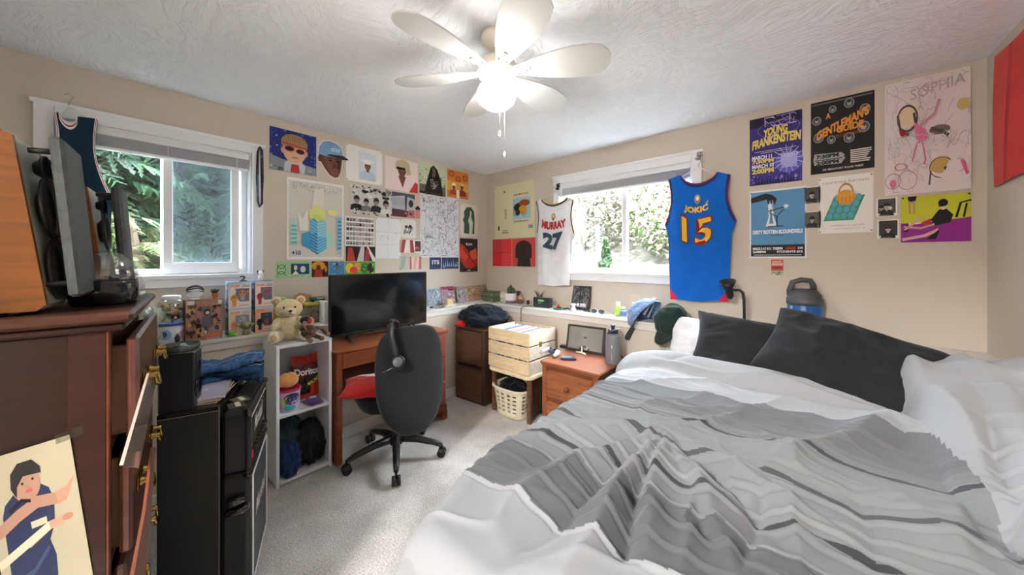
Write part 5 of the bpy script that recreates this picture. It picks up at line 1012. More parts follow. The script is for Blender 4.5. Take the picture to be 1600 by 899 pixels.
# sunglasses
p = LB(934, y=-.19)
sg_ = thing('sunglasses', 'white-framed sunglasses with grey round lenses lying on the back ledge', 'sunglasses', p, math.radians(2))
for s in (-1, 1):
    c = Vector((s*.030, -.0, .02)); mb = MB(); mb.tube([c+Vector((.025*math.cos(a), .006*math.sin(a), .017*math.sin(a))) for a in [i*PI/12 for i in range(25)]], .0022, '#e8e8ee', 'plastic', 6); rim = mb.obj('rim', parent=sg_)
    MB().ball(c, (.024, .0015, .016), '#4c5058', 'gloss', 20, 8).obj('lens', parent=rim)
    mb = MB(); mb.tube([c+Vector((s*.025, 0, .006)), c+Vector((s*.026, .05, .002)), c+Vector((s*.022, .10, -.016))], .002, '#e8e8ee', 'plastic', 6); mb.obj('temple', parent=sg_)
MB().tube([(-.007, 0, .026), (0, 0, .029), (.007, 0, .026)], .002, '#e8e8ee', 'plastic', 6).obj('bridge', parent=sg_)
for px, col, lab, hh, nm, r_3 in ((966, '#b4d46c', 'small lime and white squeeze bottle on the ledge beside the blue caps', .056, 'glue_bottle', .013), (974, '#5c84c8', 'small blue and white bottle between the lime bottle and the blue cap', .045, 'lotion_bottle', .012)):
    p = LB(px, y=-.17); g_ = thing(nm, lab, 'bottle', p)
    MB().lathe([(r_3, 0), (r_3, hh*.66), (r_3*.6, hh*.74)], col, 'plastic', 18, cols=['#f0f2f0' if nm == 'lotion_bottle' else col, col]).obj('bottle_body', parent=g_)
    if nm == 'lotion_bottle': MB().lathe([(r_3*1.03, hh*.12), (r_3*1.03, hh*.55)], col, 'plastic', 18).obj('label_band', parent=g_)
    MB().lathe([(r_3*.62, hh*.74), (r_3*.6, hh), (r_3*.3, hh)], '#f2f4f2', 'plastic', 16).obj('cap', parent=g_)
# outlet plate
p = ony(992, 472, 0)
ol = thing('outlet_plate', 'beige wall outlet plate with a white plug above the back ledge', 'outlet', (p.x, 0, p.z))
MB().box(-.038, .038, -.006, -.0005, -.055, .062, '#dccfc0', 'plastic', .003).obj('cover_plate', parent=ol); MB().box(-.014, .012, -.03, -.006, -.03, .0, '#f4f4f4', 'plastic', .005).obj('plug', parent=ol)
# caps
def capshape(name, label, loc, rz, col, under, tilt, open_=False):
    root = thing(name, label, 'cap', loc, 0); M = TM((0, 0, 0), rx=tilt[0], ry=tilt[1], rz=rz)
    mb = MB()
    def dome(u, v):
        a = 2*PI*u; th = v*PI/2; d = Vector((math.cos(a)*math.sin(th), math.sin(a)*math.sin(th), math.cos(th))); k = 1+.10*noise.noise(d*2.2+Vector((rz, 1, 2)))+.01*math.cos(6*a)
        return M @ Vector((d.x*.095*k, d.y*.085*k, d.z*.085*k))
    mb.grid(dome, 48, 16, col, 'denim' if open_ else 'fabric'); c = mb.obj('crown', parent=root)
    md = c.modifiers.new('thickness', 'SOLIDIFY'); md.thickness = .003
    mb = MB()
    def brim(u, v):
        a = (u-.5)*2.3; r0 = .088; r1 = .088+.075*math.cos(a*.62)**.7*v; x = math.cos(a)*r1+.0*v; y = math.sin(a)*(r0*.95)*(1-.1*v)
        return M @ Vector((math.cos(a)*r0*.98+.075*v*math.cos(a*.55), y, -.012*v-.10*y*y*12*.3))
    mb.grid(brim, 28, 8, under, 'fabric'); b_ = mb.obj('brim', parent=root); md = b_.modifiers.new('thickness', 'SOLIDIFY'); md.thickness = .004
    if open_:
        mb = MB(); mb.tube([M @ Vector((-.096*math.cos(a)*1.0, .03*math.sin(a), .034+.03*math.cos(a*1.0)-.03)) for a in [i*PI/10-PI/2 for i in range(11)]], .006, '#b8c8e4', 'fabric', 6, 1.8); mb.obj('strap', parent=root)
    mb = MB(); mb.ball(M @ Vector((0, 0, .086)), .006, col, 'fabric', 10, 6); mb.obj('top_button', parent=root)
    return root
p = LB(1012, y=-.23); capshape('denim_cap', 'faded blue denim cap with grey-green brim hanging over the ledge edge', (p.x, p.y-.03, LZ+.035), math.radians(205), '#7c94bc', '#565d60', (.55, .85), True)
p = LB(1052, y=-.23); capshape('baseball_cap', 'dark green baseball cap lying beside the faded blue denim cap', (p.x+.0, p.y-.035, LZ+.025), math.radians(-110), '#24332f', '#27342e', (.25, .75))
# gooseneck lamp
p = LB(1163, y=-.17)
gk = thing('desk_lamp', 'black gooseneck lamp with small conical shade standing behind the black pillow', 'lamp', p)
MB().lathe([(.055, 0), (.056, .008), (.05, .014), (.012, .018)], '#202124', 'plastic', 28).obj('base', parent=gk)
hp_ = ony(1142, 462, -.17)-p
MB().tube([(0, 0, .012), (.0, 0, .10), (-.002, 0, hp_.z-.02), (-.008, -.004, hp_.z+.022), (-.024, -.008, hp_.z+.038), (hp_.x-.0, -.01, hp_.z+.036)], .0085, '#232427', 'tolex', 10).obj('gooseneck', parent=gk)
ax = Vector((-.10, -.35, .95)).normalized(); sh_M = Matrix.Translation((hp_.x-.003, -.014, hp_.z+.0)) @ ax.to_track_quat('Z', 'Y').to_matrix().to_4x4()
MB().lathe([(.006, -.012), (.021, -.008), (.023, .035), (.026, .055), (.048, .10), (.046, .10), (.024, .056), (.006, .05)], '#222325', 'plastic', 28, sh_M).obj('lamp_shade', parent=gk)
mb = MB(); mb.cyl(sh_M @ Vector((0, 0, -.02)), sh_M @ Vector((0, 0, -.008)), .012, '#3a3c40', 'plastic', 14); mb.obj('shade_knob', parent=gk)
# blue jug
p = LB(1257, y=-.13)
jg = thing('jug', 'large blue insulated jug with charcoal handled lid on the back ledge', 'jug', p, math.radians(8))
MB().lathe([(.058, 0), (.064, .004), (.066, .02), (.066, .155), (.063, .16)], '#1c63b4', 'plastic', 36).obj('jug_body', parent=jg)
MB().lathe([(.0675, .155), (.070, .158), (.070, .185), (.064, .19), (.063, .205), (.05, .222), (.038, .232), (.01, .234)], '#4c4e52', 'plastic', 36).obj('lid', parent=jg)
MB().tube([(-.052, 0, .185), (-.056, 0, .22), (-.045, 0, .262), (-.012, 0, .275), (.022, 0, .272), (.032, 0, .25), (.034, 0, .222)], .010, '#46484c', 'plastic', 8, 1.3, (0, 1, 0)).obj('handle', parent=jg)
mb = MB(); mb.box(.0, .02, -.0685, -.066, .02, .15, '#1450a0', 'plastic', .001); mb.box(-.058, -.05, -.045, -.03, .0, .15, '#c9cdd4', 'plastic', .001); mb.obj('side_stripe', parent=jg)
# green tin boxes in the corner
p = LB(766, y=-.16)
for i, (z, w_, h_, c_, lb) in enumerate(((0, .13, .045, '#66735c', 'dusty green patterned box at the bottom of the corner stack behind the jacket'), (.0455, .125, .035, '#7c8468', 'grey-green flat box on top of the corner stack beside the cactus'))):
    t_b = thing('storage_box', lb, 'box', p+Vector((.02, .0, z)), math.radians(-4)); MB().box(-w_/2, w_/2, -.04, .04, 0, h_-.010, c_, 'plastic', .003).obj('box_body', parent=t_b); MB().box(-w_/2-.002, w_/2+.002, -.042, .042, h_-.010, h_, '#566048', 'plastic', .003).obj('lid', parent=t_b)
    mb = MB(); mb.art(lambda u, v, h: Vector(((u-.5)*w_, -.0405-h, v*(h_-.012))), [*sc_(22, .02, .05, .98, .9, .06, ['#8c9c78', '#4c5c48', '#a8b094'], 44+i), e_(.88, .5, .05, .18, '#e0e4dc'), e_(.88, .5, .02, .08, '#5c6c54')], 'paper', .0004); mb.obj('side_print', parent=t_b)
p = LB(786, y=-.2); gb_ = thing('white_box', 'narrow whitish box with round marks between the green boxes and the cactus', 'box', p, math.radians(5))
MB().box(-.014, .014, -.02, .02, 0, .085, '#cfd0c4', 'paper', .001).obj('carton', parent=gb_); mb = MB(); mb.art(lambda u, v, h: Vector(((u-.5)*.026, -.0202-h, v*.085)), [r_(0, 0, 1, .5, '#9aa08c'), e_(.5, .7, .3, .08, '#f0f0ea'), e_(.5, .3, .3, .08, '#e4e8da')], 'paper', .0003); mb.obj('carton_print', parent=gb_)

# ================================================================ on the left ledge
def LA(px, x=.14):
    d = ray(px, 480); t = (x-CAM.x)/d.x; p = CAM+d*t; return Vector((p.x, p.y, LZ))
cds = [(680, '#9aa4b4', 'silver-grey illustrated disc case, leftmost of the leaning row by the corner', ['#dce0ea', '#6c7890', '#b8c4d4']), (702, '#a89098', 'disc case with magenta title band and pale crowd art, second from left', ['#e0d8e4', '#8c6c94', '#c8b8cc']), (724, '#b8b4b8', 'grey swirl-patterned disc case in the middle of the leaning row', ['#8c8890', '#e4e0e4', '#6c6870']), (741, '#b49878', 'tan collage disc case, second from the right of the leaning row', ['#d8bc94', '#8c6c4c', '#e0a46c']), (755, '#a89480', 'brown speckled disc case, rightmost of the leaning row by the corner', ['#cfc0a8', '#5c4a3c', '#b8a488'])]
for i, (px, c_, lb, cols) in enumerate(cds):
    p = LA(px, .07); w_ = .120 if i != 1 else .128; h_ = .125 if i != 1 else .135
    cd_ = thing('disc_case', lb, 'disc case', (p.x, p.y, LZ+.001), math.radians(90)+math.radians(4*((i*7) % 3-1)), 'disc cases leaning along the left ledge'); M = Matrix.Rotation(math.radians(-14), 4, 'X')
    MB().box(-w_/2, w_/2, -.005, .005, 0, h_, c_, 'gloss', .0015, M).obj('case', parent=cd_)
    mb = MB(); s_ = [r_(0, 0, 1, 1, c_), *sc_(60, .03, .03, .97, .97, .07, cols, 50+i), *sq_(18, .05, .05, .95, .95, .07, .012, ['#3c3640', cols[1]], 60+i)]
    if i == 1: s_ += [r_(0, .84, 1, 1, '#a82c68'), r_(.5, .76, .95, .84, '#5c2440')]
    mb.art(lambda u, v, h: M @ Vector(((u-.5)*w_*.96, -.0052-h, .003+v*h_*.96)), s_, 'paper', .0002, .00003); mb.obj('cover_art', parent=cd_)
p = LA(702, .17); tb = thing('wooden_block', 'small cream block figure with white base in front of the magenta disc case', 'figurine', p, math.radians(80))
MB().box(-.024, .024, -.018, .018, .008, .05, '#e4cc98', 'raw_wood', .003).obj('block', parent=tb); MB().box(-.04, .045, -.022, .022, 0, .008, '#efe8dc', 'plastic', .002).obj('base', parent=tb)
p = LA(690, .22); MB().lathe([(.016, 0), (.030, .002), (.032, .005), (.018, .006)], '#a8a4a0', 'metal', 28).obj('disc', loc=p, label='small grey disc lying on the left ledge right of the television', category='disc')
p = LA(674, .19); tb = thing('black_plug', 'tiny black plug adapter on the left ledge by the television edge', 'adapter', p, .4); MB().box(-.012, .012, -.008, .008, 0, .014, '#1c1c20', 'plastic', .003).obj('casing', parent=tb); MB().tube([(.012, 0, .007), (.03, .01, .004), (.04, .03, .003)], .002, '#1c1c20', 'plastic', 6).obj('lead', parent=tb)
# figure boxes
def windowbox(name, label, c, w_, d_, h_, side, front, winc, blob, acc, seed, rz=90):
    root = thing(name, label, 'toy box', c, math.radians(rz), 'boxed figures on the left ledge'); hb = '#f0ddd0'
    MB().box(-w_/2, w_/2, -d_/2, d_/2, 0, h_, side, 'paper', .001).obj('carton', parent=root)
    mb = MB(); s_ = [r_(0, 0, 1, 1, front), r_(0, .93, 1, 1, '#c8d4e4'), t_('POP!', .08, .80, .5, .90, '#e8703c', .03), r_(.6, .8, .94, .9, '#b4b8c4'), p_([(.3, .76), (.92, .76), (.92, .26), (.5, .26), (.3, .5)], winc),
        e_(.62, .58, .16, .12, blob[0]), e_(.62, .4, .11, .12, blob[1]), e_(.55, .6, .03, .025, '#141414'), e_(.69, .6, .03, .025, '#141414'), e_(.24, .4, .16, .14, acc), e_(.2, .44, .03, .02, '#141414'), e_(.28, .44, .03, .02, '#141414'), r_(.16, .1, .34, .3, acc),
        r_(.42, .08, .94, .2, hb), r_(.48, .11, .86, .13, '#8c8078'), *sc_(8, .3, .3, .9, .7, .03, [blob[0], '#d8d8e0', '#4c5464'], seed)]
    mb.art(lambda u, v, h: Vector(((u-.5)*w_*.98, -d_/2-.0004-h, v*h_*.99)), s_, 'gloss', .0003, .00004); mb.obj('front_print', parent=root)
    mb = MB(); mb.art(lambda u, v, h: Vector((-w_/2-.0004-h, (.5-u)*d_*.96, v*h_)), [r_(.1, .1, .9, .9, side), e_(.5, .35, .3, .12, '#5c7498'), r_(.2, .7, .8, .85, '#d8e4f4')], 'gloss', .0003); mb.obj('side_print', parent=root)
    return root
def LAc(px0, px1, x): a = LA(px0, x); b_ = LA(px1, x); return (a+b_)/2, abs(b_.y-a.y)
PX_ = .20
c0, w0 = LAc(356, 393, PX_+.045); c1, w1 = LAc(398, 428, PX_+.045)
bh1 = .158
for (c, w_, lv, nm, sd_c, fr_, wc, bb, ac, sd__) in (
  (c0, w0, 0, 'orange and white boxed figure with dark window, lower left of the stack of four', '#2c3c58', '#e8d0bc', '#8c8c98', ('#b8b4bc', '#8c8890'), '#e07c4c', 71),
  (c1, w1, 0, 'boxed dark robot-like figure with white ringed eyes, lower right of the four', '#3c5070', '#e8a888', '#3a4450', ('#4c5868', '#a04c5c'), '#2c2e34', 72),
  (c0, w0, 1, 'pale blue boxed figure with orange face, upper left of the stack of four', '#8cb4e0', '#eeddd4', '#6c6a74', ('#d8843c', '#a8a4b0'), '#dc9444', 73),
  (c1, w1, 1, 'peach and white boxed maroon figure, upper right of the stack of four', '#5c84b4', '#f0d8cc', '#7c6c7c', ('#b05c64', '#6c7890'), '#a83c48', 74)):
    windowbox('boxed_figure', nm, c+Vector((-.045, 0, lv*(bh1+.0005))), w_*.97, .09, bh1, sd_c, fr_, wc, bb, ac, sd__)
c2, w2 = LAc(289, 347, PX_+.05)
bx_ = thing('boxed_figure', 'large camouflage-patterned brown box with hooded figure picture', 'toy box', c2+Vector((-.045, 0, 0)), math.radians(92))
MB().box(-w2/2, w2/2, -.045, .045, 0, .225, '#8a5a48', 'paper', .001).obj('carton', parent=bx_)
s_ = [r_(0, 0, 1, 1, '#a87860'), *sc_(30, 0, .1, 1, .9, .12, ['#c08a5c', '#94644c', '#d4a46c', '#b47c74'], 75), *sc_(34, 0, .08, .42, .95, .07, ['#3c2c2a', '#2c2220', '#5c3c34'], 76), *sc_(16, .72, .2, 1, .95, .06, ['#3c2c2a', '#2c2220'], 77), r_(.03, .9, .22, 1, '#e8e0d4'), r_(.88, .88, 1, .99, '#e8e0d4'), r_(.0, .7, .04, 1, '#e88c9c'),
      e_(.56, .72, .14, .13, '#6c6468'), e_(.57, .69, .09, .09, '#2c2a2e'), e_(.58, .68, .06, .04, '#e0c4b4'), p_([(.4, .34), (.44, .6), (.7, .6), (.76, .34), (.62, .3)], '#6a6268'), p_([(.48, .34), (.5, .16), (.58, .16), (.6, .34)], '#4c464c'), r_(.5, .16, .56, .24, '#e4dcd4'), t_('BAPE', .54, .05, .96, .14, '#ec6c3c', .05), r_(.56, .015, .94, .04, '#b8b0b0')]
mb = MB(); mb.art(lambda u, v, h: Vector(((u-.5)*w2*.98, -.0454-h, v*.223)), s_, 'gloss', .0003, .00004); mb.obj('front_print', parent=bx_)
# things standing on and before the boxes
p = c2+Vector((-.03, -.035, .226))
sk = thing('striped_figurine', 'small black and white striped helmet figurine on top of the camouflage box', 'figurine', p)
MB().box(-.02, .02, -.02, .02, 0, .012, '#f0f0f0', 'plastic', .004).obj('base', parent=sk)
mb = MB(); mb.ball((0, 0, .044), (.03, .036, .034), '#f2f4f6', 'plastic', 28, 18); bdy = mb.obj('head', parent=sk)
mb = MB()
for k in range(5): mb.tube([Vector((.031*math.cos(t)*math.cos(k*.5-1), .037*math.sin(t), .044+.035*math.cos(t)*math.sin(k*.5-.4))) for t in [i*.2-1.2 for i in range(13)]], .0028, '#20242c', 'plastic', 5)
mb.obj('stripes', parent=bdy)
p = c2+Vector((-.03, .05, .226))
cp = thing('potted_succulent', 'tiny succulent in orange pot on top of the camouflage box', 'plant', p)
MB().lathe([(.010, 0), (.015, .026), (.016, .03), (.013, .03)], '#d8763c', 'plastic', 18).obj('pot', parent=cp); mb = MB()
for i in range(14): a = i*2.4; mb.tube([(0, 0, .028), (.012*math.cos(a), .012*math.sin(a), .034+.001*i), (.02*math.cos(a), .02*math.sin(a), .04+.0014*i)], [.003, .004, .001], ['#6c8458', '#8c9c70', '#4c6440'][i % 3], 'leaf', 5)
mb.obj('leaves', parent=cp)
p = LA(362, .262); fg = thing('toy_frog', 'tiny bright green frog figurine before the left boxed figures', 'figurine', p)
MB().ball((0, 0, .014), (.015, .017, .014), '#5cb43c', 'plastic', 16, 10).obj('body', parent=fg); hd2 = MB().ball((.003, 0, .03), (.012, .015, .009), '#6cc848', 'plastic', 16, 10).obj('head', parent=fg)
for s in (-1, 1): MB().ball((.006, s*.009, .038), .005, '#e8f4d8', 'plastic', 10, 6).obj('eye', parent=hd2); MB().ball((.006, s*.015, .006), (.012, .006, .006), '#5cb43c', 'plastic', 12, 8).obj('leg', parent=fg)
p = LA(385, .255); fg = thing('big_head_figurine', 'olive green big-headed figurine standing before the stacked boxed figures', 'figurine', p)
MB().lathe([(.018, 0), (.02, .006), (.017, .03), (.01, .036)], '#8a8c5c', 'plastic', 18).obj('body', parent=fg)
mb = MB(); mb.ball((0, 0, .056), (.027, .032, .024), '#8f9a5e', 'plastic', 24, 14); h3 = mb.obj('head', parent=fg)
for s in (-1, 1): MB().ball((.0, s*.034, .06), (.006, .018, .008), '#8f9a5e', 'plastic', 12, 8).obj('ear', parent=h3); MB().ball((.024, s*.012, .056), .0055, '#241c18', 'gloss', 10, 6).obj('eye', parent=h3)
# '2' shaped trinket on the top box
p = c0+Vector((-.03, .02, 2*bh1+.002)); mb = MB(); mb.art(lambda u, v, h: Vector((.002+h, (u-.5)*.03, v*.034)), [t_('2', 0, 0, 1, 1, '#4c5058', .03)], 'plastic', .0); mb.art(lambda u, v, h: Vector((-.002+h, (u-.5)*.03, v*.034)), [t_('2', 0, 0, 1, 1, '#4c5058', .03)], 'plastic', .0); mb.box(-.004, .004, -.02, .02, -.001, .002, '#3c4048', 'plastic', .0005)
mb.obj('number_candle', loc=p, label='small grey number two figure on top of the upper left boxed figure', category='trinket')
# white dog figurine on the window sill end
p = c1+Vector((-.05, -.01, 2*bh1+.001)); dg = thing('dog_figurine', 'small white and black spotted dog figurine above the right boxed figures', 'figurine', p)
MB().ball((0, 0, .018), (.014, .014, .02), '#f4f4f2', 'plastic', 16, 10).obj('body', parent=dg); hh = MB().ball((.004, 0, .05), (.015, .014, .014), '#f4f4f2', 'plastic', 16, 10).obj('head', parent=dg); MB().ball((.0, .013, .055), (.006, .006, .011), '#24242a', 'plastic', 10, 8).obj('ear', parent=hh); MB().ball((.0, -.013, .055), (.006, .006, .011), '#24242a', 'plastic', 10, 8).obj('ear', parent=hh)
# candy tub, wrapper jar, bottle
p = LA(268, .17); tb = thing('bucket', 'white bucket with blue rim and printed mascot-free badge on the left ledge', 'bucket', p)
tb['label'] = 'white plastic bucket with blue rim left of the camouflage box'
MB().lathe([(.058, 0), (.062, .003), (.072, .105), (.069, .105), (.06, .01)], '#dfe0ee', 'plastic', 32).obj('bucket_body', parent=tb); MB().lathe([(.0715, .095), (.0755, .097), (.0765, .11), (.07, .111), (.068, .1)], '#3450a4', 'plastic', 32).obj('bucket_rim', parent=tb)
cmb = cyl_map(.0625, .071, .095, -1.5, 1.5, .003); mb = MB(); mb.art(cmb, [sub_ell(.36, .5, .12, .3, '#8cb4dc'), sub_ell(.34, .52, .06, .16, '#34588c'), sub_ell(.72, .45, .1, .24, '#e0b4cc')], 'plastic', .0006); mb.obj('badge', parent=tb)
j = thing('candy_jar', 'clear jar of red and green wrapped sweets with white lid stacked on the bucket', 'jar', p+Vector((0, 0, .112)))
MB().lathe([(.05, 0), (.054, .004), (.054, .105), (.04, .118), (.036, .12)], '#ffffff', 'clear', 28).obj('jar_glass', parent=j); MB().lathe([(.037, .118), (.038, .12), (.038, .138), (.034, .142)], '#f4f4f4', 'plastic', 28).obj('lid', parent=j)
q = random.Random(8); mb = MB(); 
for i in range(46):
    a = q.uniform(0, 6.28); r0 = q.uniform(.01, .038); c = Vector((r0*math.cos(a), r0*math.sin(a), q.uniform(.012, .094))); mb.ball(c, (.013, .009, .007), q.choice(['#c83c3c', '#e0685c', '#3c7c54', '#e8c060', '#2c5c5c', '#f0e8dc', '#d84c40']), 'gloss', 8, 6, None, Matrix.Rotation(q.uniform(0, 3), 3, 'Z').to_4x4() @ Matrix.Rotation(q.uniform(0, 3), 3, 'X').to_4x4())
mb.obj('sweets', parent=j)['kind'] = 'stuff'
p = LA(277, .262); sb = thing('small_bottle', 'tiny dark cola-coloured bottle on the ledge edge before the bucket', 'bottle', p); MB().lathe([(.010, 0), (.012, .003), (.010, .02), (.012, .034), (.006, .046), (.005, .052)], '#35242c', 'gloss', 18).obj('bottle_body', parent=sb); MB().lathe([(.006, .052), (.006, .058)], '#8c8490', 'plastic', 14).obj('cap', parent=sb)
p = LA(243, .17)
lump('plastic_bag', 'crumpled translucent grey plastic bag beside the bucket on the left ledge', 'bag', p, (.06, .055, .10), '#b9bcae', 33, .28, 2.6, 'gloss', flat=.1)
# behind the bear
p = LA(437, .16); lime = thing('lime_plush', 'lime green round creature plush on a yellow tin behind the teddy bear', 'plush toy', p+Vector((0, 0, .131)))
mb = MB(); mb.ball((0, 0, .035), (.04, .055, .036), '#b4d43c', 'plush', 24, 14); bdy = mb.obj('body', parent=lime)
for s in (-1, 1): MB().ball((.036, s*.02, .05), .006, '#3c4c14', 'gloss', 10, 6).obj('eye', parent=bdy)
MB().ball((.0, .066, .035), (.02, .022, .022), '#a8c834', 'plush', 16, 10).obj('ear', parent=bdy)
yt = thing('tin', 'yellow tin under the lime plush behind the teddy bear', 'tin', p); MB().lathe([(.05, 0), (.052, .003), (.052, .12), (.05, .124)], '#e0d048', 'plastic', 28).obj('tin_body', parent=yt); MB().lathe([(.053, .122), (.053, .13), (.04, .131)], '#ecdc5c', 'plastic', 28).obj('lid', parent=yt)
p = LA(483, .13); q_ = thing('game_box', 'grey-brown illustrated box standing behind the teddy bear', 'box', p, math.radians(90)); MB().box(-.07, .07, -.03, .03, 0, .125, '#8c8270', 'paper', .002).obj('carton', parent=q_)
mb = MB(); mb.art(lambda u, v, h: Vector(((u-.5)*.136, -.0303-h, v*.122)), [*sc_(40, 0, 0, 1, 1, .08, ['#a49a84', '#6c6454', '#b8ac94', '#5c7464'], 81), *sc_(10, .7, .1, 1, .9, .06, ['#d88c8c', '#e8dcd4', '#6c4c8c'], 82)], 'paper', .0003); mb.obj('front_print', parent=q_)
MB().box(-.075, .075, -.04, .04, 0, .02, '#d8c83c', 'plastic', .006).obj('toy_track', loc=p+Vector((.01, .03, .1265)), rz=math.radians(88), label='flat yellow toy part lying on the illustrated box behind the bear', category='toy')
vt = thing('toy_van', 'teal and white toy van lying on the flat yellow toy part', 'toy vehicle', p+Vector((.01, .05, .1475)), math.radians(90)); MB().box(-.05, .05, -.02, .02, .008, .034, '#3a7474', 'plastic', .006).obj('body', parent=vt); MB().box(-.01, .045, -.0206, .0206, .018, .030, '#d8e0dc', 'gloss', .002).obj('window_band', parent=vt)
for s in (-.035, .032): MB().cyl((s, -.022, .010), (s, .022, .010), .010, '#1c1c1c', 'plastic', 14).obj('wheel_pair', parent=vt)
pb = thing('paper_bag', 'tan folded cardboard flap leaning behind the teddy bear', 'cardboard', p+Vector((-.06, -.045, .0)), math.radians(85)); MB().prism([(-.09, 0), (.06, 0), (.08, .19), (.0, .215), (-.05, .17), (-.09, .165)], -.002, .002, '#c8a070', 'paper', Matrix.Rotation(PI/2, 4, 'X')).obj('panel', parent=pb)
p = LA(507, .2); wb = thing('white_binder', 'white and grey upright box between the teddy bear and the television', 'box', p+Vector((0, -.0, 0)), math.radians(90)); MB().box(-.022, .012, -.06, .05, 0, .155, '#f0f2f6', 'plastic', .002).obj('shell', parent=wb); MB().box(.012, .03, -.058, .05, 0, .15, '#9c9ea2', 'plastic', .002).obj('grey_side', parent=wb)

# true sizes of the small things on the ledges
SCALE = {'cactus_pot': 1.45, 'figurine': 1.35, 'small_cube': 1.35, 'air_plant': 1.4, 'clock_radio': 1.4, 'round_dish': 1.35, 'notebook': 1.32, 'binder_clip_figure': 1.4, 'keys': 1.3, 'sunglasses': 1.1, 'glue_bottle': 2.0, 'lotion_bottle': 1.75, 'outlet_plate': 1.0, 'denim_cap': 1.4, 'baseball_cap': 1.25, 'storage_box': 1.35, 'white_box': 1.3, 'disc_case': 1.3, 'wooden_block': 1.3, 'jug': 1.2, 'game_controller': 1.1, 'desk_lamp': 1.0}
for o in list(C.objects):
    k = o.name.split('.')[0]
    if k in SCALE and not o.parent and o.location.z > NZ-.01 and (k != 'figurine' or o.location.y > -.3): o.scale = (SCALE[k],)*3
for o in list(C.objects):
    if o.name.startswith('storage_box') and o.location.z > LZ+.01: o.location.z = LZ+.0455*1.35
    if o.get('group') == 'red candies in the green dish': o.scale = (1.3,)*3; d = o.location-ds.location; o.location = ds.location+d*1.35
